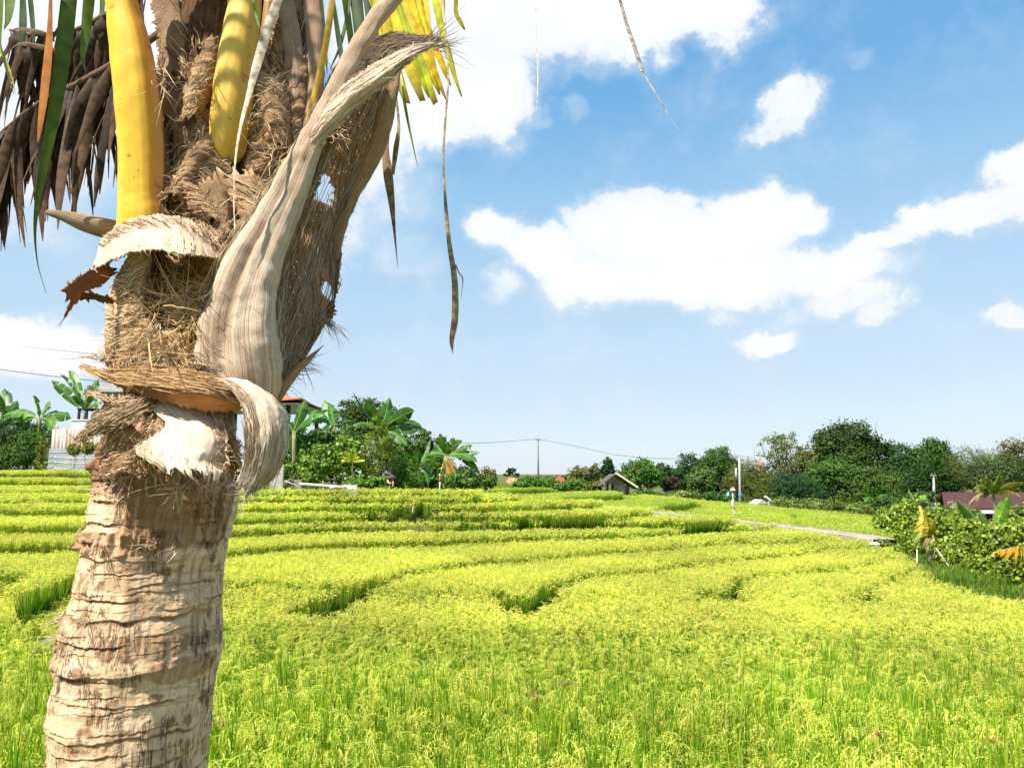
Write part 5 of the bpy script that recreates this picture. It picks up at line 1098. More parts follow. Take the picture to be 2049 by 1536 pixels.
banana('banana plant with long leaves arching over the dark shrubs', 36, (72,930), (80,838), [(68,790,.8,.05),(0,835,1.1,.22),(-15,858,1,.25),(142,835,1.15,.28),(112,858,.9,.2),(35,850,1,.25),(100,800,.7,.1)], 2, W=.36, c0=(.05,.15,.015), c1=(.13,.27,.03))
tree('dense shrub behind the arching banana leaves', 40, [(95,872,24,24),(60,862,34,24),(20,850,30,20),(128,880,16,16)], (80,930), 6200, .15, DG, (.10,.19,.02), name='shrub', cat='shrub', seed=98, asp=.4, droop=.5)
banana('tall banana plant with torn leaves above the white tank', 38, (166,900), (168,825), [(104,762,.8,.10),(120,750,.85,.14),(136,740,.7,.22),(180,770,.8,.2),(196,758,.8,.1),(150,790,.6,.1),(205,800,.8,.25)], 3, W=.34, torn=.95)
# walls
M_GREYWALL = plainmat('grey_render', (.28,.30,.32), (.40,.42,.44), 1.2, .85, .15, .2, .01)
m_, t = mat('rusty_sheet'); pos = t.n('ShaderNodeTexCoord').outputs['Object']
wv = t.noise(t.mapping(pos, (7, 7, .5)), 1, 4, .7); c = t.ramp(wv, [(.36, (.50,.47,.43)), (.5, (.46,.38,.32)), (.62, (.36,.20,.13))]); principled(t, c, .6, .3, bump=wv, bstr=.3); M_SHEETM = m_
def wall_px(name, label, x0, x1, y0, y1, D, th, m_, cat='wall', zb=None, parent=None, seg=1, corr=0):
    a = A(P(x0, y1, D)); b = A(P(x1, y0, D)); z0 = a[2] if zb is None else zb; mb = MB()
    if corr:
        k = int((b[0] - a[0]) / corr * 6); xs_ = np.linspace(a[0], b[0], k); yy = D + .03 * np.sin(np.arange(k) * 1.05)
        V = np.stack([np.stack([xs_, yy, np.full(k, z0)], -1), np.stack([xs_, yy, np.full(k, b[2])], -1), np.stack([xs_, yy + th, np.full(k, b[2])], -1), np.stack([xs_, yy + th, np.full(k, z0)], -1)], 0)
        mb.add(V.reshape(-1, 3), q=grid_faces(4, k))
    else: box(mb, (a[0], D, z0), (b[0], D + th, b[2]))
    o = mb.build(name, m_, parent, smooth=bool(corr)); 
    if not parent: tag(o, label, cat)
    return o
wl = empty('garden_wall', P(150, 950, 29), 'low grey garden wall topped by rusty corrugated sheets', 'wall')
wall_px('wall', '', 93, 330, 897, 960, 29, .18, M_GREYWALL, parent=wl, zb=1.3)
wall_px('corrugated_sheet', '', 101, 330, 858, 899, 29.25, .02, M_SHEETM, parent=wl, corr=.16)
mb = MB()
for i in range(5):
    z = P(0, 906 + i * 10, 29).z; box(mb, (P(93,920,29).x, 28.985, z), (P(330,920,29).x, 29.0, z + .02))
mb.build('ledge', M_GREYWALL, wl, smooth=False)
rf = empty('rail_fence', P(150, 945, 28), 'thin pale rail fence in front of the grey garden wall', 'fence')
M_PALEWOOD = plainmat('pale_wood', (.34,.30,.25), (.60,.56,.50), 6, .8, .2, .4, .01, (1,1,.3))
for k, (ya, yb) in enumerate(((915,918),(925,928),(937,939))):
    mb = MB(); tube(mb, [A(P(108, ya, 28)), A(P(170, (ya+yb)/2+.3, 28)), A(P(300, yb + 1, 28))], .018, 6, (1.1,1.1,1.1)); mb.build('rail', M_PALEWOOD, rf)
for x in (112, 142, 173, 205, 240):
    mb = MB(); b = A(P(x, 950, 28.05)); tube(mb, [b - (0,0,.3), A(P(x, 912, 28.05))], .02, 6); mb.build('post', M_PALEWOOD, rf)
M_WHITE = plainmat('white_paint', (.66,.65,.63), (.80,.79,.77), 2, .6, .3, .1, .01)
mb = MB(); a = P(143, 860, 33); b = P(178, 841, 33); box(mb, (a.x, 33, a.z - .3), (b.x, 34.2, b.z)); box(mb, (a.x - .04, 32.96, b.z), (b.x + .04, 34.24, b.z + .05))
tag(mb.build('water_tank', M_WHITE, smooth=False), 'square white tank showing above the rusty sheets', 'tank')
M_CONC = plainmat('concrete', (.30,.29,.27), (.52,.50,.47), 1.6, .85, .2, .35, .01)
M_DARK = plainmat('dark_timber', (.02,.018,.015), (.06,.05,.04), 5, .8, .2, .4, .01)
sh = empty('shed', P(168, 842, 35), 'dark open shed frame below the torn banana leaves', 'shed')
mb = MB(); a = P(150, 860, 35); b = P(190, 816, 35); box(mb, (a.x, 35, b.z - .06), (b.x, 37, b.z)); mb.build('roof', M_DARK, sh, smooth=False)
mb = MB(); box(mb, (a.x + .1, 36.8, a.z - 1), (b.x - .1, 36.9, b.z - .07)); mb.build('wall', M_DARK, sh, smooth=False)
for x in (a.x + .08, (a.x + b.x) / 2, b.x - .08):
    mb = MB(); box(mb, (x - .05, 35.05, a.z - 1.4), (x + .05, 35.15, b.z - .07)); mb.build('post', M_DARK, sh, smooth=False)
bd = empty('building', P(240, 900, 48), 'grey flat roofed concrete building behind the palm trunk', 'building')
a = P(196, 900, 48); b = P(330, 785, 48)
mb = MB(); box(mb, (a.x, 48, 1.4), (b.x, 54, b.z)); mb.build('wall', M_CONC, bd, smooth=False)
mb = MB(); box(mb, (a.x - .35, 47.6, b.z + .003), (b.x + .3, 54.3, b.z + .22)); z2 = P(240, 768, 48).z
box(mb, (a.x - .1, 47.8, b.z + .223), (b.x + .1, 48, z2)); mb.build('roof', M_CONC, bd, smooth=False)
for x0, x1 in ((206, 226), (236, 256)):
    p_, q_ = P(x0, 830, 48), P(x1, 800, 48); fm = MB(); box(fm, (p_.x - .06, 47.96, p_.z - .06), (q_.x + .06, 47.995, q_.z + .06)); w_ = fm.build('window', M_WHITE, bd, smooth=False)
    pm = MB(); box(pm, (p_.x, 47.94, p_.z), (q_.x, 47.957, q_.z)); pm.build('pane', M_DARK, w_, smooth=False)
# pavilion with orange tiled roof
m_, t = mat('orange_tiles'); pos = t.n('ShaderNodeTexCoord').outputs['Object']; wv = t.n('ShaderNodeTexWave'); wv.inputs['Scale'].default_value = 2.6; t.set(wv.inputs[0], pos); nz = t.noise(pos, 5, 4)
c = t.mix(1, t.ramp(nz, [(.3, (.42,.13,.05)), (.7, (.70,.27,.12))]), vcol(t), 'MULTIPLY'); principled(t, c, .75, .25, bump=wv.outputs[1], bstr=.5, bdist=.05); M_TILE = m_
def hip_roof(mb, cx, cy, z, hx, hy, h, rx=.4, up=.25, c=(1, 1, 1), th=.10, n=9):
    """hipped roof with slightly upturned corners"""
    def pt(u, v): # u,v in -1..1 : square rings
        m_ = max(abs(u), abs(v)); k = abs(u * v) ** 2
        return (cx + u * hx if abs(u) > 0 else cx, cy + v * hy, z + h * (1 - m_) ** 1.0 - .12 * h * math.sin(m_ * math.pi) + up * k)
    g = np.linspace(-1, 1, 2 * n + 1); V = np.array([[pt(u * (1 if True else 1), v) for v in g] for u in g]); k = len(g)
    B = V - (0, 0, th); mb.add(np.vstack([V.reshape(-1, 3), B.reshape(-1, 3)]), q=np.vstack([grid_faces(k, k)[:, ::-1], grid_faces(k, k) + k * k]), c=c)
    idx = np.arange(k * k).reshape(k, k); loop = np.concatenate([idx[:, 0], idx[-1, 1:], idx[-2::-1, -1], idx[0, -2::-1]]); mb.q.append(np.stack([loop[:-1], loop[1:], loop[1:] + k * k, loop[:-1] + k * k], -1) + mb.n - 2 * k * k)
pv = empty('pavilion', P(490, 960, 46), 'raised pavilion with orange tiled roof behind the palm trunk', 'pavilion')
e = P(603, 797, 46); c0_ = P(470, 797, 46); hx_ = e.x - c0_.x
mb = MB(); hip_roof(mb, c0_.x, 46 + hx_, e.z - .15, hx_, hx_, 2.0, up=.22); mb.build('roof', M_TILE, pv, smooth=False)
mb = MB(); box(mb, (c0_.x - hx_ + .3, 46.3, e.z - .33), (c0_.x + hx_ - .3, 46 + 2 * hx_ - .3, e.z - .27)); mb.build('ceiling', M_WHITE, pv, smooth=False)
for sx in (-1, 1):
    for yy in (47.2, 45.2 + 2 * hx_):
        x = c0_.x + sx * (hx_ - 1.25); mb = MB(); box(mb, (x - .12, yy - .12, 1.4), (x + .12, yy + .12, e.z - .335)); mb.build('post', M_DARK, pv, smooth=False)
mb = MB(); box(mb, (c0_.x - hx_ + .9, 47, 2.9), (c0_.x + hx_ - .9, 45.5 + 2 * hx_, 3.1)); mb.build('floor', M_CONC, pv, smooth=False)
# things at the field edge, right of the trunk
ZE = 1.5
mb = MB(); a = P(440, 962, 22.5); b = P(528, 938, 22.5); box(mb, (a.x, 22.5, ZE - .2), (b.x, 22.7, b.z)); tag(mb.build('low_wall', M_WHITE, smooth=False), 'low whitewashed wall beside the upright concrete slab', 'wall')
mb = MB(); 
for (x0, x1, yt, D_) in ((539, 557, 919, 21.4), (553, 567, 928, 21.1)):
    p0, p1 = P(x0, 975, D_), P(x1, yt, D_); pts = [(p0.x, p0.z - .4), (p1.x, p0.z - .4), (p1.x + .01, p1.z - .05), (p1.x - .06, p1.z), (p0.x + .04, p1.z + .01), (p0.x, p1.z - .08)]
    f = [(x, D_, z) for x, z in pts]; bk = [(x, D_ + .07, z) for x, z in pts]; n_ = len(pts); mb.add(np.array(f + bk)); k0 = mb.n - 2 * n_
    mb.ng += [list(range(k0, k0 + n_)), list(range(k0 + n_, k0 + 2 * n_))[::-1]] + [[k0 + i, k0 + n_ + i, k0 + n_ + (i + 1) % n_, k0 + (i + 1) % n_] for i in range(n_)]
tag(mb.build('concrete_slab', M_CONC, smooth=False), 'pale grey concrete slabs standing upright at the field edge', 'slab')
def stick(label, pts, r_, m_=None, cat='stick', name='stick', c=(1, 1, 1), group=None, ns=7):
    mb = MB(); tube(mb, cr(np.array([A(P(*p)) for p in pts]), 8), r_, ns, c); return tag(mb.build(name, m_ or M_PALEWOOD), label, cat, group)
stick('reddish stick leaning on the concrete slab', [(548,977,20.9),(556,952,20.95),(564,930,21.0)], .012, c=(.7,.35,.25))
stick('long pale beam lying along the field edge', [(598,968,20.9),(650,972,20.9),(692,975,20.9)], .05, cat='beam', name='beam')
stick('thin pole slanting down before the plank stack', [(570,962,20.7),(586,968,20.7),(602,975,20.7)], .018, name='pole', cat='pole')
M_OLDWOOD = plainmat('old_wood', (.16,.12,.09), (.36,.29,.23), 5, .85, .15, .5, .01, (.3, 1, 1))
mb = MB()
for i in range(4): a = P(566 + i * 2, 975 - i * 4, 21.3); b = P(604 - i, 972 - i * 4, 21.3); box(mb, (a.x, 21.3 + .04 * i, a.z - (.3 if i == 0 else 0)), (b.x, 21.9, a.z + .055 + (.0 if i else -.0)))
tag(mb.build('plank_stack', M_OLDWOOD, smooth=False), 'stack of grey planks right of the concrete slab', 'planks')
mb = MB(); a = P(685, 979, 20.9); b = P(715, 970, 20.9); box(mb, (a.x, 20.9, a.z - .3), (b.x, 21.3, b.z)); tag(mb.build('stone_block', M_WHITE, smooth=False), 'long whitish stone block at the field edge', 'block')
def rock(label, px, py, D, r_, m_, cat='stone', name='stone', seed=0, sq=.6):
    th_, ph = np.meshgrid(np.linspace(0, math.pi, 9), np.linspace(0, 6.283, 13)[:-1], indexing='ij'); d = np.stack([np.sin(th_) * np.cos(ph), np.sin(th_) * np.sin(ph), np.cos(th_) * sq], -1)
    V = d * (r_ * (1 + .25 * fb3(d.reshape(-1, 3) + seed, 1.6, 3).reshape(9, 12)))[..., None] + A(P(px, py, D)); mb = MB(); mb.add(V.reshape(-1, 3), q=grid_faces(9, 12, True)); return tag(mb.build(name, m_), label, cat)
rock('rounded pale stone beside the whitish block', 667, 975, 20.9, .12, M_WHITE)
fe = empty('stake_fence', P(680, 978, 21.6), 'rough stake fence in the shade under the leafy bushes', 'fence')
for x in (646, 668, 690, 716, 741, 765):
    mb = MB(); tube(mb, [A(P(x, 985, 21.6)), A(P(x + 1, 953 + (x * 7) % 5, 21.6))], .03, 6); mb.build('post', M_PALEWOOD, fe)
for y in (957, 966):
    mb = MB(); tube(mb, cr([A(P(644, y, 21.55)), A(P(700, y + 3, 21.55)), A(P(768, y + 1, 21.55))], 8), .018, 6); mb.build('rail', M_OLDWOOD, fe)
# scarecrow in a dark hat
def ellipsoid(mb, c, r_, n=10, m_=14, col=(1, 1, 1)):
    th_, ph = np.meshgrid(np.linspace(0, math.pi, n), np.linspace(0, 2 * math.pi, m_, endpoint=False), indexing='ij')
    V = np.stack([np.sin(th_) * np.cos(ph), np.sin(th_) * np.sin(ph), np.cos(th_)], -1) * np.array(r_) + np.array(c); mb.add(V.reshape(-1, 3), q=grid_faces(n, m_, True), c=col)
M_CLOTH = plainmat('cloth', (.75,.75,.75), (1, 1, 1), 9, .9, .1, .4, .01)
sc = empty('scarecrow', P(781, 980, 20.5), 'scarecrow in a wide dark hat and red top at the field edge', 'scarecrow')
mb = MB(); hp = A(P(783, 952.5, 20.5)); th_ = np.linspace(0, 6.283, 19)[:-1]
for k, (r_, dz) in enumerate(((.005, .075), (.04, .06), (.10, .01), (.155, -.045))): pass
prof_ = np.array([(.004,.085),(.035,.075),(.05,.03),(.11,.0),(.165,-.05),(.16,-.06),(.06,-.02)]); V = np.stack([prof_[:, 0][:, None] * np.cos(th_), prof_[:, 0][:, None] * np.sin(th_), prof_[:, 1][:, None] + 0 * th_], -1) + hp
mb.add(V.reshape(-1, 3), q=grid_faces(len(prof_), 18, True), c=(.10,.075,.075)); mb.build('hat', M_CLOTH, sc)
mb = MB(); ellipsoid(mb, A(P(782, 956.5, 20.5)), (.055,.055,.07), col=(.28,.10,.06)); mb.build('head', M_CLOTH, sc)
mb = MB(); tube(mb, cr([A(P(781, 958, 20.5)), A(P(780.5, 961, 20.5)), A(P(781, 966, 20.5))], 8), [.05, .10, .085], 12, (.62,.10,.04)); mb.build('shirt', M_CLOTH, sc)
mb = MB(); tube(mb, cr([A(P(776, 960, 20.45)), A(P(777, 965, 20.3)), A(P(783, 967, 20.25))], 8), [.028, .02], 8, (.70,.42,.26)); tube(mb, cr([A(P(785, 960, 20.45)), A(P(787, 966, 20.4)), A(P(786, 974, 20.4))], 8), [.03, .022], 8, (.70,.42,.26)); mb.build('arm', M_CLOTH, sc)
mb = MB(); tube(mb, [A(P(780, 966, 20.5)), A(P(779, 990, 20.5))], .022, 7, (.7,.7,.65)); mb.build('post', M_PALEWOOD, sc)
# post painted white and red
ps = empty('marker_post', P(880, 985, 20.2), 'thin post painted white and red before the banana plant', 'post')
for y0, y1, c in ((947, 955, (1.3,1.3,1.3)), (955, 964, (1.1,.25,.12)), (964, 990, (1.3,1.3,1.3))):
    mb = MB(); tube(mb, [A(P(880, y1, 20.2)), A(P(880, y0, 20.2))], .022, 8, c); mb.build('band', M_PALEWOOD, ps)
stick('pale stake standing in the rice near the curved bank', [(605,1178,12.0),(605.5,1166,12.0),(606,1152,12.0)], .014, cat='stake', name='stake', c=(1.2,1.25,1.4))
stick('short white stake in the rice of an upper terrace', [(826,1026,15.2),(826,1020,15.2),(827,1014,15.2)], .014, cat='stake', name='stake', c=(1.2,1.25,1.4))

# ---- the clump of plants in the middle
banana('banana plant just right of the palm trunk with broad leaves', 23, (588,975), (588,868), [(611,800,.85,.05),(650,832,1.0,.35),(668,850,.7,.45),(560,850,.8,.2),(612,862,.9,.45),(622,925,1.0,.42),(560,820,.7,.05),(575,905,.8,.3)], 10, W=.31)
banana('banana plant with two upright leaves against the sky', 25, (664,975), (668,858), [(648,800,.75,.02),(659,808,.75,.02),(612,820,.7,.22),(674,818,.5,.02),(712,845,.8,.3),(640,880,.8,.4)], 11, W=.30)
banana('banana plant with widely spread leaves beside the red blossoms', 24.5, (755,975), (762,866), [(829,822,.95,.12),(848,862,.95,.28),(780,797,.8,.03),(815,892,.8,.35),(705,783,.35,.0),(735,806,.6,.05),(705,850,.7,.35),(800,838,.8,.2)], 12, W=.31)
banana('banana plant with a skirt of orange dead leaves', 22, (893,985), (893,912), [(880,868,.7,.0),(893,872,.7,.0),(908,875,.7,.0),(925,880,.8,.05),(945,893,.85,.1),(960,906,.9,.15),(955,924,.85,.25),(960,950,.7,.35),(868,890,.7,.1),(850,915,.8,.3),(855,940,.8,.4)], 13, W=.21, dead=((905,950),(898,958),(912,955),(882,945),(915,940)))
banana('small banana plant between the conical shrub and dead leaves', 23, (845,982), (838,935), [(862,878,.5,.0),(835,895,.7,.05),(812,902,.7,.1),(800,930,.8,.3),(876,915,.7,.2),(865,955,.8,.35),(858,972,.5,.3)], 14, W=.22)
tree('broad bush with bright glossy leaves behind the stake fence', 21.9, [(650,925,42,38),(690,915,38,36),(628,948,20,22),(720,940,26,30)], (680,980), 5200, .115, MG, (.26,.40,.03), name='shrub', cat='shrub', seed=20, round_=True, asp=.6, lm=M_LEAF, r0=.05, nl=8)
tree('darker dense bush rising behind the bright glossy one', 24, [(640,880,38,22),(690,882,45,26),(610,905,20,30)], (650,980), 4600, .12, DG, (.14,.24,.025), name='shrub', cat='shrub', seed=21, round_=True, asp=.55, lm=M_LEAF, r0=.06)
tree('dark tree dotted with red blossoms in the middle clump', 27, [(735,832,50,34),(710,850,40,40),(768,835,30,30),(690,815,12,18)], (730,980), 7200, .13, DG, (.10,.17,.02), seed=22, asp=.5, r0=.10, fl=(55, (.75,.05,.03)), lm=M_LEAF)
tree('conical olive green shrub with very fine leaves', 21.7, [(757,850,17,26),(757,885,28,34),(757,925,32,34)], (757,982), 13000, .05, (.07,.11,.012), (.24,.32,.03), name='shrub', cat='shrub', seed=23, asp=.45, r0=.05, clus=120)
tree('feathery bright green bush left of the small banana plant', 22.5, [(800,935,26,32),(815,955,30,22),(790,960,22,18)], (805,980), 5600, .085, (.05,.11,.015), (.20,.40,.03), name='shrub', cat='shrub', seed=24, asp=.3, r0=.04, lm=M_LEAF)
tree('loose leafy tree between two banana plants above the bright bush', 26, [(840,885,22,24),(862,898,20,22),(852,865,10,12),(880,880,8,10)], (848,980), 2600, .12, MG, (.15,.24,.03), seed=25, r0=.05, asp=.45)
tree('low green bush under the banana with dead leaves', 21.8, [(925,958,24,16),(902,965,24,14),(948,965,16,10)], (925,980), 3400, .08, (.04,.09,.012), (.14,.30,.025), name='shrub', cat='shrub', seed=26, r0=.03, lm=M_LEAF)
tree('low leafy bush in front of the conical shrub', 21.3, [(725,962,26,12),(752,966,24,10)], (738,982), 1900, .09, MG, (.2,.36,.03), name='shrub', cat='shrub', seed=27, round_=True, r0=.02, lm=M_LEAF)
tree('ragged light green bush above the plank stack', 22.6, [(585,945,22,22),(605,955,22,14)], (590,980), 2300, .09, MG, (.22,.34,.04), name='shrub', cat='shrub', seed=28, r0=.03)
tree('dense green bush filling in behind the feathery bush', 26.5, [(800,905,42,34),(835,930,44,36),(780,880,26,26),(875,945,40,30)], (820,980), 8200, .13, (.025,.07,.010), (.12,.25,.022), name='shrub', cat='shrub', seed=29, r0=.05, lm=M_LEAF)
tree('dense bush behind the banana plant right of the trunk', 26, [(600,905,40,42),(575,880,30,34),(625,935,30,26)], (598,980), 5600, .13, (.03,.075,.010), (.14,.26,.025), name='shrub', cat='shrub', seed=19, r0=.05, lm=M_LEAF)
tree('low dark hedge behind the bushes and dead leaves', 28, [(920,955,44,20),(860,960,40,18),(968,968,22,10)], (915,980), 5200, .13, DG, (.09,.18,.02), name='shrub', cat='shrub', seed=18, r0=.04)
# yellow croton
rg = np.random.default_rng(8); cp = A(P(705, 925, 21.3)); yb = empty('croton', tuple(A(P(706, 978, 21.3))), 'bright yellow spiky plant in front of the green bushes', 'plant')
mb = MB(); tube(mb, [A(P(706, 980, 21.3)), cp], [.03, .02], 6); mb.build('stem', M_BARK, yb)
for i in range(12):
    mb = MB(); a = rg.uniform(-1.6, 1.6); L = rg.uniform(.28, .48) ; banana_leaf(mb, cp, cp + np.array((math.sin(a) * L, rg.uniform(-.25, .1), math.cos(a) * L * .9)), .045, rg, .1, (.45,.48,.02), (.75,.72,.04), 0, .2); mb.build('leaf', M_BANANA, yb)

# ---- far middle
tree('small olive bush standing alone left of the orange house', 40, [(977,955,17,19),(965,965,14,12)], (977,978), 2600, .13, (.05,.07,.012), (.20,.22,.03), name='shrub', cat='shrub', seed=30, r0=.05)
tree('small dark tree in tiers above the orange house', 75, [(1023,941,9,6),(1014,949,7,4),(1033,950,7,4)], (1023,970), 1200, .22, DG, MG, seed=31, r0=.06)
def house(label, D, x0, x1, ye, yr, wallm, roofc, depth=5, zb=-1.0, name='house', inset=.35, hipx=.18, over=.4):
    a, b = P(x0, ye, D), P(x1, ye, D); zr = P(x0, yr, D + depth / 2).z; t = empty(name, (float((a.x + b.x) / 2), D, zb), label, 'house')
    mb = MB(); box(mb, (a.x + over, D + over, zb), (b.x - over, D + depth - over, a.z - .02)); w_ = mb.build('wall', wallm, t, smooth=False)
    mb = MB(); h = (b.x - a.x) * hipx; v = np.array([(a.x, D, a.z), (b.x, D, a.z), (b.x, D + depth, a.z), (a.x, D + depth, a.z), (a.x + h, D + depth / 2, zr), (b.x - h, D + depth / 2, zr)])
    for f in ((0, 1, 5, 4), (2, 3, 4, 5)): mb.add(v[list(f)], q=[(0, 1, 2, 3)], c=roofc)
    for f in ((1, 2, 5), (3, 0, 4)): mb.add(v[list(f)], t=[(0, 1, 2)], c=roofc)
    box(mb, (a.x, D, a.z - .12), (b.x, D + depth, a.z - .003), c=tuple(np.array(roofc) * .6)); mb.build('roof', M_TILE, t, smooth=False); return t, a, b, zr
M_ORANGE = plainmat('orange_render', (.62,.30,.16), (.80,.46,.28), 2, .8, .2, .2, .02)
t_, a, b, zr = house('small orange house with a pale gable left of the tall pole', 62, 1012, 1042, 964, 956, M_ORANGE, (1.25, 1.5, 2.0), 5, -.5)
mb = MB(); q = P(1016, 972, 61.9); r_ = P(1024, 955, 61.9); box(mb, (q.x, 61.6, -.5), (r_.x, 61.95, r_.z)); mb.build('pillar', M_ORANGE, t_, smooth=False)
house('house with a dark red tiled roof behind green bushes', 66, 1084, 1139, 966, 953, M_WHITE, (.55, .45, .55), 7, -.5, hipx=.2)
for i, (lab, D_, cs, bs, n, sz, c0, c1) in enumerate([
 ('green bush at the foot of the tall pole', 41, [(1060,966,28,12),(1040,972,14,8)], (1058,980), 3000, .14, (.03,.08,.012), (.12,.28,.025)),
 ('bright leafy bush right of the tall pole foot', 42, [(1098,969,24,11),(1120,972,16,9)], (1100,982), 2600, .14, MG, (.16,.32,.03)),
 ('sprawling bush below the dark red roof', 43, [(1150,972,28,13),(1135,978,18,8)], (1148,985), 3000, .15, (.04,.09,.012), (.18,.30,.03)),
 ('brownish low bush beside the wooden hut', 45, [(1185,975,20,13)], (1185,988), 1700, .15, (.06,.08,.015), (.22,.22,.03)),
 ('pale green hedge bush right behind the tall pole', 55, [(1080,960,18,8),(1105,955,10,5)], (1085,970), 1300, .16, MG, (.17,.24,.05)),
 ('low bushes behind the wooden hut', 50, [(1290,990,30,8),(1325,992,22,7)], (1300,998), 2300, .16, (.03,.09,.015), (.10,.26,.03)),
 ('pale creeper mound right of the wooden hut', 49, [(1362,990,30,9),(1390,995,25,7)], (1370,1000), 2300, .16, (.08,.13,.03), (.26,.32,.07)),
 ('dark low bush behind the blue bag', 50, [(1425,992,22,9),(1450,996,20,7)], (1430,1000), 1700, .15, (.02,.07,.015), (.06,.18,.03)),
]): tree(lab, D_, cs, bs, n, sz, c0, c1, name='shrub', cat='shrub', seed=40 + i, r0=.04)
_fa = np.array((.80, 1.02, .88))
for i, (lab, D_, cs, bs, n, sz, c0, c1, kw) in enumerate([
 ('olive brown tree behind the wooden hut', 72, [(1165,950,28,15),(1190,945,20,14),(1140,957,18,9)], (1168,985), 3600, .26, (.06,.065,.02), (.20,.18,.05), {}),
 ('dark narrow tree rising over the wooden hut roof', 62, [(1216,928,9,12),(1217,945,13,14)], (1216,990), 2200, .22, (.012,.035,.012), (.03,.075,.02), {}),
 ('green tree with pale slanting trunks right of the hut', 52, [(1280,938,30,20),(1262,955,24,18),(1305,952,22,20)], (1285,1000), 4600, .20, (.03,.08,.012), (.15,.24,.03), dict(bark=M_BARKPALE)),
 ('small round dark tree between two larger ones', 60, [(1327,935,13,9),(1335,955,18,18)], (1330,1000), 2200, .20, DG, MG, dict(bark=M_BARKPALE)),
 ('dark reddish bush on the shaded field border', 53, [(1342,965,14,16)], (1342,1000), 1100, .18, (.03,.018,.015), (.08,.04,.03), {}),
 ('dark tree at the right end of the sagging wire', 62, [(1382,930,20,22),(1365,955,22,24),(1395,960,26,26)], (1382,1000), 5200, .22, DG, (.06,.12,.02), {}),
 ('grey green tree beside the dark one at the wire end', 58, [(1405,955,22,26),(1395,975,20,16)], (1402,1000), 2600, .2, (.05,.07,.02), (.16,.20,.05), {}),
 ('dense green tree left of the white concrete pole', 66, [(1440,925,34,24),(1435,955,32,32)], (1438,1005), 6200, .22, DG, (.09,.15,.02), {}),
 ('thin wispy tree top above the dense green trees', 76, [(1440,900,24,10),(1420,908,14,8)], (1435,1000), 700, .22, MG, (.16,.2,.05), dict(bark=M_BARKPALE)),
 ('olive bamboo thicket behind the white concrete pole', 60, [(1490,955,34,36),(1525,965,34,32),(1500,985,44,22)], (1505,1005), 9500, .20, (.055,.06,.012), (.20,.19,.03), dict(asp=.25, droop=.8)),
 ('open crowned tree with bare branches against the sky', 78, [(1545,888,28,22),(1580,880,26,18),(1560,905,36,22),(1605,905,22,20)], (1568,1000), 1700, .24, (.07,.08,.02), (.24,.24,.07), dict(bark=M_BARKPALE, r0=.2, nl=12)),
 ('rusty leaved tree between the open crowned and the big tree', 74, [(1622,925,26,28),(1600,945,26,20)], (1615,1000), 2600, .26, (.08,.06,.02), (.20,.18,.04), {}),
 ('big dark tree, the tallest of the row at the right', 74, [(1660,880,32,26),(1700,872,42,28),(1740,895,26,26),(1690,915,60,34),(1762,890,14,12)], (1700,1010), 13000, .28, (.018,.035,.01), (.09,.12,.02), dict(r0=.35, nl=12)),
 ('mid green tree in front of the big dark one', 62, [(1665,945,44,24),(1640,965,34,20),(1700,955,34,24)], (1665,1010), 6200, .22, (.03,.06,.012), (.14,.22,.03), {}),
 ('bluish green tree right of the bamboo thicket', 58, [(1595,970,40,26),(1570,985,28,18),(1630,985,30,20)], (1592,1010), 6200, .2, (.015,.04,.02), (.05,.11,.035), dict(droop=.5, asp=.3)),
 ('olive tree below the big dark crown', 60, [(1745,960,34,26),(1720,985,36,24),(1770,975,28,26)], (1742,1015), 6200, .2, (.035,.055,.012), (.14,.18,.03), {}),
 ('very dark tree behind the big ones', 84, [(1720,975,110,38),(1830,960,80,45),(1600,960,90,40)], (1760,1020), 12000, .34, (.012,.022,.008), (.03,.055,.012), dict(r0=.3)),
 ('dark tree between the big one and the round crowned tree', 74, [(1800,915,34,30),(1790,945,38,30)], (1800,1015), 6000, .26, DG, (.07,.12,.02), {}),
 ('round crowned tree left of the sky gap', 74, [(1870,900,28,22),(1850,920,34,26),(1885,925,22,24)], (1862,1020), 6600, .26, (.02,.045,.01), (.10,.17,.022), dict(r0=.22)),
 ('dark tree behind the maroon roof', 66, [(1850,960,50,30),(1820,985,40,24),(1890,965,30,24)], (1850,1020), 6500, .24, DG, (.05,.09,.016), {}),
 ('olive feathery tree above the maroon roof', 66, [(1950,925,44,28),(1925,950,34,24),(1985,940,34,30)], (1950,1020), 8000, .22, (.035,.05,.014), (.16,.17,.035), dict(asp=.25)),
 ('brownish thin tree at the right border against the sky', 70, [(2030,900,34,24),(2060,915,40,30),(2008,915,16,14)], (2040,1020), 2600, .24, (.08,.065,.025), (.24,.19,.08), dict(bark=M_BARKPALE, nl=12)),
 ('dark mass of a tree right behind the young palms', 62, [(2020,950,44,28),(2070,960,50,34),(1985,965,30,18)], (2030,1020), 7000, .22, (.03,.04,.012), (.10,.12,.025), {}),
]): tree(lab, D_, [(x_, y_ + 2, rx_ * 1.12, ry_ * 1.08) for x_, y_, rx_, ry_ in cs], bs, int(n * 1.5), sz, tuple(np.array(c0) * _fa), tuple(np.array(c1) * _fa), seed=60 + i, **({'r0': .15, 'group': 'trees along the far border'} | kw))
for i, (lab, D_, cs, bs, n) in enumerate([
 ('long low creeper mound right of the white sheet roof', 46, [(1570,1004,34,8),(1610,1006,34,9)], (1590,1012), 2600),
 ('low creeper mound between two others along the far border', 44, [(1650,1010,30,10),(1680,1014,24,9)], (1662,1018), 2300),
 ('pale rounded creeper mound near the far end of the path', 41, [(1712,1018,24,12),(1735,1022,18,9)], (1720,1028), 2300),
]): tree(lab, D_, cs, bs, n, .13, (.06,.10,.02), (.25,.32,.06), name='shrub', cat='shrub', seed=90 + i, r0=.03)
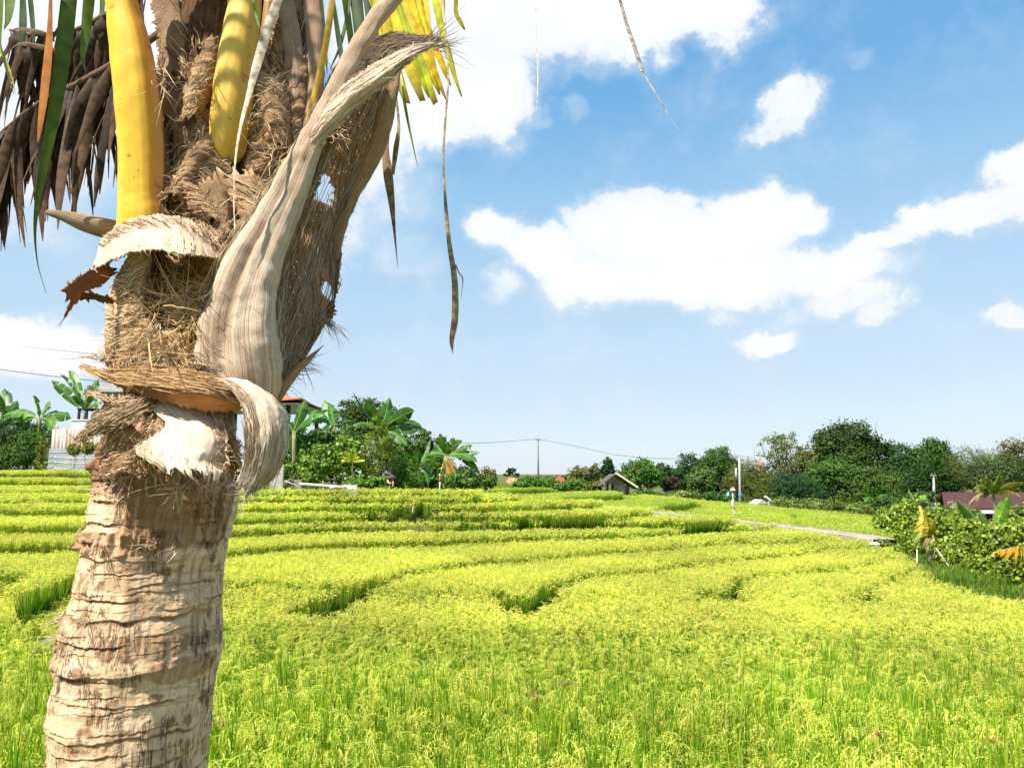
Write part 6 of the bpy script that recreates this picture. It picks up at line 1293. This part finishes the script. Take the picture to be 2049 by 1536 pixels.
banana('young banana plant in the shade behind the creeper mounds', 42, (1748,1018), (1750,1000), [(1738,968,.6,.02),(1765,975,.6,.05),(1780,992,.7,.15),(1720,985,.7,.15),(1730,1005,.7,.3)], 20, W=.22)
banana('young banana plant left of the slim white pole', 30, (1828,1030), (1830,1010), [(1818,978,.6,.0),(1836,985,.7,.02),(1855,990,.7,.1),(1805,995,.7,.15),(1868,1012,.7,.25),(1808,1015,.7,.3)], 21, W=.16, c1=(.3,.42,.04))
# spire of orange brick among the trees
mb = MB()
for k, (hw, y0, y1) in enumerate(((7.5, 940, 934), (5.5, 934, 930), (4, 930, 926), (2.4, 926, 920))):
    a = P(1521 - hw, y0, 88); b = P(1521 + hw, y1, 88); box(mb, (a.x, 88 - hw * .06, a.z if k else -1.0), (b.x, 88 + hw * .06, b.z))
tag(mb.build('shrine_tower', M_ORANGE, smooth=False), 'stepped orange brick spire between the far trees', 'tower')
# ---- wooden hut
D_ = 44; hb = P(1240, 997, D_); gz = float(soil(np.array([hb.x]), np.array([D_]))[0]) - .1
M_GREYWOOD = plainmat('weathered_boards', (.22,.18,.14), (.50,.43,.35), 4, .85, .15, .5, .02, (3, 3, .5))
hut = empty('hut', (hb.x, D_, gz), 'small weathered wooden hut with a gabled sheet roof in the rice', 'hut')
def X(px, D=D_): return P(px, 970, D).x
def Zp(py, D=D_): return P(1240, py, D).z
mb = MB(); box(mb, (X(1229), D_, gz), (X(1251), D_ + 1.6, Zp(968))); mb.build('wall', M_GREYWOOD, hut, smooth=False)
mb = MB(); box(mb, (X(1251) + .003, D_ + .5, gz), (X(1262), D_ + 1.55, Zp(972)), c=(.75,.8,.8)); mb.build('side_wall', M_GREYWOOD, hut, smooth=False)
mb = MB(); box(mb, (X(1240), D_ - .02, gz + .05), (X(1249), D_ - .003, Zp(977)), c=(1.25,1.2,1.1)); mb.build('door', M_GREYWOOD, hut, smooth=False)
for x in (1213.5, 1221):
    mb = MB(); box(mb, (X(x) - .05, D_ + (.1 if x < 1220 else 1.2), gz), (X(x) + .05, D_ + (.2 if x < 1220 else 1.3), Zp(966)), c=(1.1,1.1,1) if x < 1220 else (.3,.3,.3)); mb.build('post', M_GREYWOOD, hut, smooth=False)
mb = MB(); pts = [(X(1212), Zp(967)), (X(1246), Zp(969)), (X(1245), Zp(962)), (X(1236), Zp(958)), (X(1229), Zp(956.5)), (X(1221), Zp(958)), (X(1213), Zp(962))]
f = [(x, D_ - .12, z) for x, z in pts]; bk = [(x, D_ - .06, z) for x, z in pts]; n_ = len(pts); mb.add(np.array(f + bk), c=(.9,.82,.75)); mb.ng += [list(range(n_)), list(range(n_, 2 * n_))[::-1]] + [[i, n_ + i, n_ + (i + 1) % n_, (i + 1) % n_] for i in range(n_)]
mb.build('gable_board', M_GREYWOOD, hut, smooth=False)
def slab(mb, p0, p1, y0, y1, th, c=(1, 1, 1)):
    d = np.array((p1[0] - p0[0], p1[1] - p0[1])); nrm = np.array((-d[1], d[0])) / np.hypot(*d); nrm = nrm if nrm[1] > 0 else -nrm
    q0 = np.array(p0) + nrm * th; q1 = np.array(p1) + nrm * th
    v = np.array([(p0[0], y0, p0[1]), (p1[0], y0, p1[1]), (p1[0], y1, p1[1]), (p0[0], y1, p0[1]), (q0[0], y0, q0[1]), (q1[0], y0, q1[1]), (q1[0], y1, q1[1]), (q0[0], y1, q0[1])])
    mb.add(v[np.array([(0,3,2,1),(4,5,6,7),(0,1,5,4),(1,2,6,5),(2,3,7,6),(3,0,4,7)]).ravel()], q=np.arange(24).reshape(6, 4), c=c)
M_SHEETG = plainmat('roof_sheet', (.12,.105,.095), (.26,.23,.20), 3, .6, .3, .3, .02, (1, 6, 1))
ap = (X(1229.5), Zp(949)); mb = MB(); slab(mb, ap, (X(1196), Zp(973)), D_ - .7, D_ + 2.0, .05, (.5,.47,.45)); mb.build('roof', M_SHEETG, hut, smooth=False)
mb = MB(); slab(mb, ap, (X(1276), Zp(979)), D_ - .7, D_ + 2.0, .05); mb.build('roof', M_SHEETG, hut, smooth=False)
for o_ in (0, .55):
    mb = MB(); slab(mb, (ap[0] + .02, ap[1] + .03), (X(1272), Zp(976)), D_ - .74 + o_, D_ - .60 + o_, .10, (1.5,1.45,1.35)); mb.build('barge_board', M_PALEWOOD, hut, smooth=False)
mb = MB(); box(mb, (X(1201), D_ + .4, Zp(974)), (X(1211), D_ + .5, Zp(969.5)), c=(1.0,.38,.04)); tag(mb.build('cloth_bundle', M_CLOTH, smooth=False), 'orange cloth under the left eave of the hut', 'cloth')
# ---- poles and wires
M_POLE = plainmat('concrete_pole', (.30,.29,.28), (.46,.45,.43), 2, .85, .2, .2, .01)
M_WIRE = plainmat('wire', (.05,.05,.055), (.09,.09,.10), 2, .5, .3, .1, .01)
def pole(label, px, yb, yt, D, r_, lean=0, zb=None, arms=(), name='utility_pole'):
    b = A(P(px, yb, D)); t_ = A(P(px + lean, yt, D)); 
    if zb is not None: b = t_ + (b - t_) * ((t_[2] - zb) / (t_[2] - b[2]))
    t = empty(name, tuple(b), label, 'pole'); mb = MB(); tube(mb, [b, t_], [r_, r_ * .75], 12); mb.build('shaft', M_POLE, t)
    for (y, w_, h) in arms:
        mb = MB(); q = A(P(px + lean * .9, y, D)); box(mb, tuple(q - (w_, .06, 0)), tuple(q + (w_, .06, h))); mb.build('crossarm', M_POLE, t, smooth=False)
    for dx in (-.08, .08):
        mb = MB(); q = t_ + (dx, 0, 0); tube(mb, [q - (0, 0, .04), q + (0, 0, .10)], [.035, .02], 8, (.3,.35,.3)); mb.build('insulator', M_POLE, t)
    return t_
M_POLE2 = plainmat('old_pole', (.16,.155,.15), (.28,.27,.26), 2, .85, .2, .2, .01)
M_POLE, _mp = M_POLE2, M_POLE
tp1 = pole('tall slim pole carrying the wires in the middle distance', 1077, 965, 878, 88, .14, -.6, zb=.2, arms=((881,.35,.08),))
M_POLE = _mp
pp_ = pole('white concrete pole in front of the bamboo thicket', 1481, 1004, 912, 56, .10, -2, zb=-1.2, arms=((914,.22,.06),))
mb = MB(); q = A(P(1480.5, 992, 55.88)); box(mb, tuple(q - (.11, 0, 0)), tuple(q + (.11, .01, .28)), c=(.1,.45,.9)); tag(mb.build('sign_plate', M_CLOTH, smooth=False), 'small blue plate low on the white concrete pole', 'sign')
mb = MB(); tube(mb, [A(P(1474, 1003, 57)) - (0,0,.6), A(P(1472.5, 937, 57))], .10, 8, (.08,.06,.05)); o = mb.build('post', M_POLE); tag(o, 'darker second post with a pale tube left of the white pole', 'post')
mb = MB(); tube(mb, [A(P(1473.4, 960, 56.8)), A(P(1472.4, 936, 56.8))], .075, 8, (1.4,1.4,1.4)); mb.build('sleeve', M_POLE, o)
pole('slim white pole before the maroon roof', 1872, 1022, 950, 33, .055, -4.5, zb=-.9, arms=((952,.12,.04),))
mb = MB(); a = A(P(1869.2, 992, 32.9)); tube(mb, [a, A(P(1867.6, 972, 32.9))], .04, 8, (1.3,1.3,1.3)); tag(mb.build('conduit', M_POLE), 'short white tube strapped to the slim pole', 'pipe')
def wire(label, pts, r_=.025, n=40):
    mb = MB(); tube(mb, cr(np.array([A(p) if isinstance(p, (np.ndarray, Vector)) else A(P(*p)) for p in pts]), n), r_, 5, (1, 1, 1)); tag(mb.build('wire', M_WIRE), label, 'wire')
wire('wire sagging from the tall slim pole to the dark trees', [tp1, (1150,892,84), (1230,909,79), (1300,916,74), (1370,917,70), (1450,915,64), (1479,914,56)])
wire('wire running behind the banana leaves to the tall slim pole', [(880,884,60), (930,886.5,66), (1000,884,77), tp1])
wire('wire high over the garden at the left border', [(-60,730,40), (60,747,40), (195,762,40), (400,780,42)], .022)
# ---- scarecrow with a straw hat, bag, sheets
gz = lambda p: float(soil(np.array([p.x]), np.array([p.y]))[0])
D_ = 27; s2 = empty('scarecrow', tuple(P(1467, 1020, D_)), 'thin scarecrow with a pointed straw hat and white cloth', 'scarecrow')
b = P(1468, 1022, D_)
mb = MB(); tube(mb, [(b.x, D_, gz(b) - .1), A(P(1466, 980, D_))], [.03, .03], 8); mb.build('post', M_PALEWOOD, s2)
hp = A(P(1466.5, 981, D_)); prof_ = np.array([(.003,.14),(.04,.10),(.11,.02),(.125,.0),(.11,.0),(.03,.07)]); V = np.stack([prof_[:, 0][:, None] * np.cos(th_[:18] if len(th_) > 18 else th_), prof_[:, 0][:, None] * np.sin(th_), prof_[:, 1][:, None] + 0 * th_], -1) + hp
mb = MB(); mb.add(V.reshape(-1, 3), q=grid_faces(len(prof_), len(th_), True), c=(.62,.52,.36)); mb.build('hat', M_CLOTH, s2)
mb = MB(); tube(mb, cr([A(P(1466, 982, D_)), A(P(1466.5, 990, D_)), A(P(1467, 999, D_))], 8), [.035, .045, .03], 10, (.60,.55,.42)); mb.build('cloth', M_CLOTH, s2)
mb = MB(); tube(mb, cr([A(P(1467, 999, D_)), A(P(1466, 1008, D_)), A(P(1468.5, 1017, D_))], 8), [.04, .065, .045], 10, (.66,.63,.58)); mb.build('cloth', M_CLOTH, s2)
stick('bent bamboo rod carrying the blue bag', [(1432,1000,28),(1438,988,28),(1447,979,28),(1455,980,28),(1457.5,984,28)], .012, cat='rod', name='bamboo_rod', c=(.4,.42,.2))
mb = MB(); tube(mb, cr([A(P(1457.5, 982.5, 28)), A(P(1457, 987, 28)), A(P(1456.5, 991, 28)), A(P(1457, 993.5, 28))], 8), [.008, .045, .075, .03], 10, (.22,.55,.85)); tag(mb.build('plastic_bag', M_CLOTH), 'light blue plastic bag hanging from a bent rod', 'bag')
sr = empty('sheet_roof', tuple(P(1515, 1010, 43)), 'low white sheet roof on short posts at the far field edge', 'shelter')
a, b_, c_, d_ = [A(P(*p)) for p in ((1499,1006,42.4),(1516,1007,42.4),(1526,999,44),(1509,998.5,44))]
mb = MB(); V = np.array([a, b_, c_, d_]); mb.add(np.vstack([V, V - (0, 0, .04)]), q=[(0,1,2,3),(7,6,5,4),(0,4,5,1),(1,5,6,2),(2,6,7,3),(3,7,4,0)]); mb.build('sheet', M_WHITE, sr, smooth=False)
mb = MB(); e_, f_ = A(P(1538, 1006, 43.2)), A(P(1530, 1002.5, 44)); V = np.array([b_ + (.02,0,-.02), e_, f_, c_ + (.02,0,-.02)]); mb.add(np.vstack([V, V - (0, 0, .04)]), q=[(0,1,2,3),(7,6,5,4),(0,4,5,1),(1,5,6,2),(2,6,7,3),(3,7,4,0)], c=(.35,.38,.33)); mb.build('sheet', M_WHITE, sr, smooth=False)
for q in (a, b_, c_, d_, e_):
    mb = MB(); tube(mb, [q - (0, 0, .05), q - (0, 0, .9)], .02, 6); mb.build('post', M_PALEWOOD, sr)
bo = empty('board', tuple(P(1538, 1006, 44)), 'tilted white board right of the white sheet roof', 'board')
mb = MB(); a = A(P(1533, 991, 44)); b_ = A(P(1543.5, 1000, 44)); V = np.array([a, a + (.05, .5, -.05), b_ + (.05, .5, 0), b_]); V2 = V - (0.02, 0, .10); mb.add(np.vstack([V, V2]), q=[(0,1,2,3),(7,6,5,4),(0,4,5,1),(1,5,6,2),(2,6,7,3),(3,7,4,0)]); mb.build('panel', M_WHITE, bo, smooth=False)
mb = MB(); tube(mb, [A(P(1538, 996, 44.1)), A(P(1536, 1006, 44.1)) - (0,0,.5)], .03, 6); mb.build('post', M_PALEWOOD, bo)
mb = MB(); tube(mb, [A(P(1537, 998, 44.1)), A(P(1541, 1005, 44.1)) - (0,0,.5)], .03, 6); mb.build('post', M_PALEWOOD, bo)
# ---- house at the right
M_MAROON = plainmat('maroon_roof', (.055,.020,.014), (.10,.036,.026), 1.2, .6, .3, .25, .02, (5, 1, 1))
hs = empty('house', tuple(P(1960, 1040, 37)), 'long low house with a maroon roof behind the hedge', 'house')
D_ = 36; a, b = P(1880, 1016, D_), P(2230, 1016, D_); zr = P(1875, 984, D_ + 2.6).z; xr = P(1874, 984, D_ + 2.6).x
mb = MB(); V = np.array([(a.x + .25, D_, a.z), (b.x, D_, a.z), (b.x, D_ + 2.6, zr), (xr + .3, D_ + 2.6, zr), (xr + .5, D_ + 5.2, a.z), (b.x, D_ + 5.2, a.z)]); mb.add(np.vstack([V, V - (0, 0, .10)]), q=[(0,1,2,3),(3,2,5,4),(7,6,9,8),(8,9,10,11),(0,6,7,1),(0,3,9,6),(3,4,10,9),(1,7,8,2)]); mb.build('roof', M_MAROON, hs, smooth=False)
mb = MB(); box(mb, (a.x + .6, D_ + .6, -1.2), (b.x, D_ + 4.6, a.z - .103)); mb.add(np.array([(a.x + .6, D_ + .6, a.z - .1), (a.x + .6, D_ + 4.6, a.z - .1), (a.x + .6, D_ + 2.6, zr - .15)]), t=[(0, 1, 2)]); mb.build('wall', M_GREYWALL, hs, smooth=False)
mb = MB(); box(mb, (a.x + .3, D_ - .03, a.z - .28), (b.x, D_ + .05, a.z - .105)); mb.build('fascia', M_WHITE, hs, smooth=False)
for x0, x1 in ((1966, 1982), (2010, 2030)):
    p_, q_ = P(x0, 1042, D_ + .6), P(x1, 1024, D_ + .6); fm = MB(); box(fm, (p_.x - .06, D_ + .54, p_.z - .06), (q_.x + .06, D_ + .595, q_.z + .06)); w_ = fm.build('window', M_WHITE, hs, smooth=False); pm = MB(); box(pm, (p_.x, D_ + .52, p_.z), (q_.x, D_ + .537, q_.z)); pm.build('pane', M_DARK, w_, smooth=False)
tree('leafless tan twiggy bush before the maroon roof', 30, [(1908,1008,14,9)], (1908,1030), 130, .10, (.3,.22,.14), (.45,.35,.25), name='shrub', cat='shrub', seed=95, r0=.03, bark=M_BARKPALE, nl=26, crown='twigs')
tree('dark green bush at the left end of the maroon roof', 32, [(1800,1003,34,18),(1838,1003,30,17),(1858,995,16,14),(1770,1010,20,12)], (1815,1030), 6200, .13, (.02,.05,.012), (.10,.18,.025), name='shrub', cat='shrub', seed=96, r0=.05, lm=M_LEAF)
tree('mixed leafy bush between the maroon roof and the hedge', 24, [(1900,1030,30,14),(1940,1035,26,14),(2030,1030,34,16)], (1930,1060), 4200, .10, (.03,.07,.012), (.20,.30,.03), name='shrub', cat='shrub', seed=97, r0=.04, lm=M_LEAF, round_=True)
tree('weedy tuft where the path runs into the hedge', 17.9, [(1772,1088,17,9),(1790,1096,14,9)], (1775,1100), 1500, .06, (.03,.08,.012), (.22,.32,.03), name='shrub', cat='shrub', seed=94, r0=.015, lm=M_LEAF)
# ---- hedge at the right, bush by bush
HB = [('hedge bush at the far end, where the path meets the hedge', 21.5, [(1785,1040,28,26),(1772,1062,20,22)], (1788,1095), 4200, .085),
 ('hedge bush with yellow edged leaves left of the young palm', 19.6, [(1822,1040,32,32),(1810,1072,34,30)], (1822,1110), 6200, .09),
 ('hedge bush right behind the yellow fronds of the young palm', 18.3, [(1868,1052,34,32),(1850,1090,26,26)], (1868,1128), 6000, .09),
 ('hedge bush between the leaning stick and the short stake', 16.6, [(1905,1062,30,30),(1900,1100,32,34)], (1905,1150), 6000, .09),
 ('hedge bush behind the taller stake', 15.4, [(1946,1075,32,30),(1942,1120,32,36)], (1950,1172), 6200, .088),
 ('hedge bush left of the hanging orange frond', 14.4, [(1992,1085,34,34),(1985,1135,34,36)], (1992,1188), 6200, .085),
 ('hedge bush behind the hanging orange frond at the border', 13.6, [(2040,1085,34,42),(2035,1145,34,34)], (2040,1196), 6200, .085),
 ('hedge bush mostly cut off by the right border', 12.8, [(2090,1085,40,50),(2085,1150,38,40)], (2090,1210), 6200, .085)]
for i, (lab, D_, cs, bs, n, sz) in enumerate(HB):
    tree(lab, D_, cs, bs, int(n * .95), sz * .80, (.025,.075,.010), (.34,.42,.03), name='hedge_bush', cat='bush', group='bushes of the hedge', seed=110 + i, round_=True, asp=.85, lm=M_LEAF, r0=.03, nl=10, clus=14, spread=.34)
YF = ((.45,.40,.04), (.85,.62,.05)); GF = ((.12,.22,.02), (.35,.42,.04)); BF = ((.35,.26,.10), (.55,.45,.22))
small_palm('young palm with glowing yellow fronds in the hedge', 16.9, (1862,1122), (1864,1072), [(1842,1012,.02,YF),(1850,1022,.0,YF),(1888,1085,.30,YF),(1905,1045,.2,YF),(1830,1075,.35,GF),(1845,1100,.5,GF),(1880,1030,.1,GF),(1876,1110,.6,BF)], 1, ll=.30, w=.018, r0=.075)
small_palm('slender young palm standing before the maroon roof', 21, (1997,1070), (1988,990), [(1952,975,.35,GF),(1940,1005,.5,BF),(2020,972,.25,GF),(2040,990,.4,BF),(1975,955,.1,GF),(2000,950,.05,GF),(2045,965,.3,YF),(1965,960,.2,GF),(2010,1000,.4,BF)], 2, ll=.26, w=.026, r0=.05)
small_palm('palm at the right border with a hanging orange frond', 12.9, (2120,1215), (2110,1090), [(1996,1102,.08,((.75,.40,.04), (.85,.58,.08))),(2050,1035,.12,YF),(2020,1020,.1,GF),(2080,960,.05,GF),(2035,1065,.2,YF),(2150,980,.1,GF),(2060,1000,.1,YF)], 3, ll=.40, w=.03, r0=.09)
banana('banana plant with three broad leaves over the hedge', 17.2, (1982,1130), (1984,1080), [(1914,1000,.8,.05),(2018,992,.85,.05),(1958,1016,1.0,.02),(1918,1035,.7,.25),(1948,1060,.6,.3),(2040,1040,.7,.25)], 22, W=.17, c0=(.08,.2,.02), c1=(.25,.42,.05))
stick('pale stake with a square top before the hedge', [(1905,1163,15.6),(1904,1145,15.6),(1904,1128,15.6)], .022, cat='stake', name='stake', c=(1.3,1.2,1.0))
stick('taller knotty stake before the hedge', [(1970,1184,14.6),(1968,1155,14.6),(1966,1128,14.6)], .022, cat='stake', name='stake', c=(1.1,.95,.8))
stick('pale stick leaning from the stake into the hedge', [(1910,1150,15.4),(1890,1120,15.8),(1873,1096,16.2)], .014, c=(1.2,1.15,1.0))
stick('short white stake left of the young palm foot', [(1835,1128,16.8),(1835,1110,16.8),(1835,1099,16.8)], .018, cat='stake', name='stake', c=(1.5,1.5,1.5))
stick('thin white stake over the white stone by the path', [(1746,1090,17.9),(1746,1078,17.9),(1746,1069,17.9)], .012, cat='stake', name='stake', c=(1.3,1.2,1.1))
rock('flat white stone at the end of the path', 1750, 1088, 17.6, .13, M_WHITE, seed=3, sq=.35)
q = G(1984, 1207, .2); rock('small white scrap lying on the grassy bank', 1984, 1206, q.y, .045, M_WHITE, cat='litter', name='litter', seed=4, sq=.5)
# ---- weeds with reddish seed heads in the near rice
M_WEED = leafmat('weed_head', .6, .2, .2)
for i, (px, py, hd) in enumerate(((1068,1392,9),(1132,1372,10),(1762,1474,8),(448,1450,7),(1985,1484,8))):
    D_ = G(px, py, .60).y; rg = np.random.default_rng(900 + i); tp = A(P(px, py, D_)); s_ = empty('weed', (tp[0], tp[1], 0.0), ['weed with spread reddish fingers left of a larger one','largest reddish weed head in the near rice','brown tangled weed head low in the near rice','reddish weed head beside the palm trunk','dark reddish weed head low at the right border'][i], 'weed', 'weeds with reddish seed heads')
    mb = MB(); tube(mb, cr([np.array((tp[0], tp[1], 0)), tp * (1, 1, .5) + (.02, 0, 0), tp], 8), [.003, .002], 5, (.3,.3,.08)); mb.build('stalk', M_WEED, s_)
    mb = MB()
    for k in range(hd):
        a_ = rg.uniform(-1.9, 1.9); L = rg.uniform(.07, .15); d = np.array((math.sin(a_), rg.normal(0, .4), math.cos(a_) * .55)); e_ = tp + d * L; m_2 = tp + d * L * .5 + (0, 0, .02)
        tube(mb, cr([tp + rg.normal(0, .005, 3), m_2, e_ - (0, 0, .03)], 7), [.0028, .0014], 5, np.array((.40,.22,.11)) * rg.uniform(.7, 1.2))
    mb.build('seed_head', M_WEED, s_)
# ---- grass on the banks and undergrowth at the borders
gs = []
for i in range(4):
    rg = np.random.default_rng(40 + i); mb = MB()
    for k in range(60): blade(mb, rg.normal(0, .10, 2), rg.uniform(0, 6.28), rg.uniform(.08, .24), .010, rg.uniform(.1, .7), rg.uniform(0, .4), GREEN * rg.uniform(.6, 1.1), (LIME if rg.uniform() < .7 else DRY) * rg.uniform(.6, 1), 3)
    me = mb.mesh('rice_e%02d' % i); me.materials.append(M_RICE); o = bpy.data.objects.new('rice_e%02d' % i, me); SRC.objects.link(o)
def ground_grass(name, label, x0, x1, y0, y1, st, zones, smin, smax, lim=.80):
    X_, Y_ = lattice(x0, x1, y0, y1, st); k = (np.abs(X_) < Y_ * lim + 2.5); X_, Y_ = X_[k], Y_[k]; zz = zone(X_, Y_); k = np.isin(zz, zones); X_, Y_ = X_[k], Y_[k]; n_ = len(X_)
    s = rng.uniform(smin, smax, n_); o = scatter(name, np.stack([X_, Y_, soil(X_, Y_)], -1), 31 + rng.integers(0, 4, n_), np.stack([rng.normal(0, .1, n_), rng.normal(0, .1, n_), rng.uniform(0, 6.28, n_)], -1), np.stack([s, s, s], -1), label); o['category'] = 'grass'
ground_grass('grass', 'short grass on the bank before the hedge', 7, 20, 8, 26, .15, [3], .6, 1.3)
ground_grass('grass', 'rough grass and undergrowth beyond the paddies', -40, 46, 19, 70, .42, [2], 1.6, 3.2)
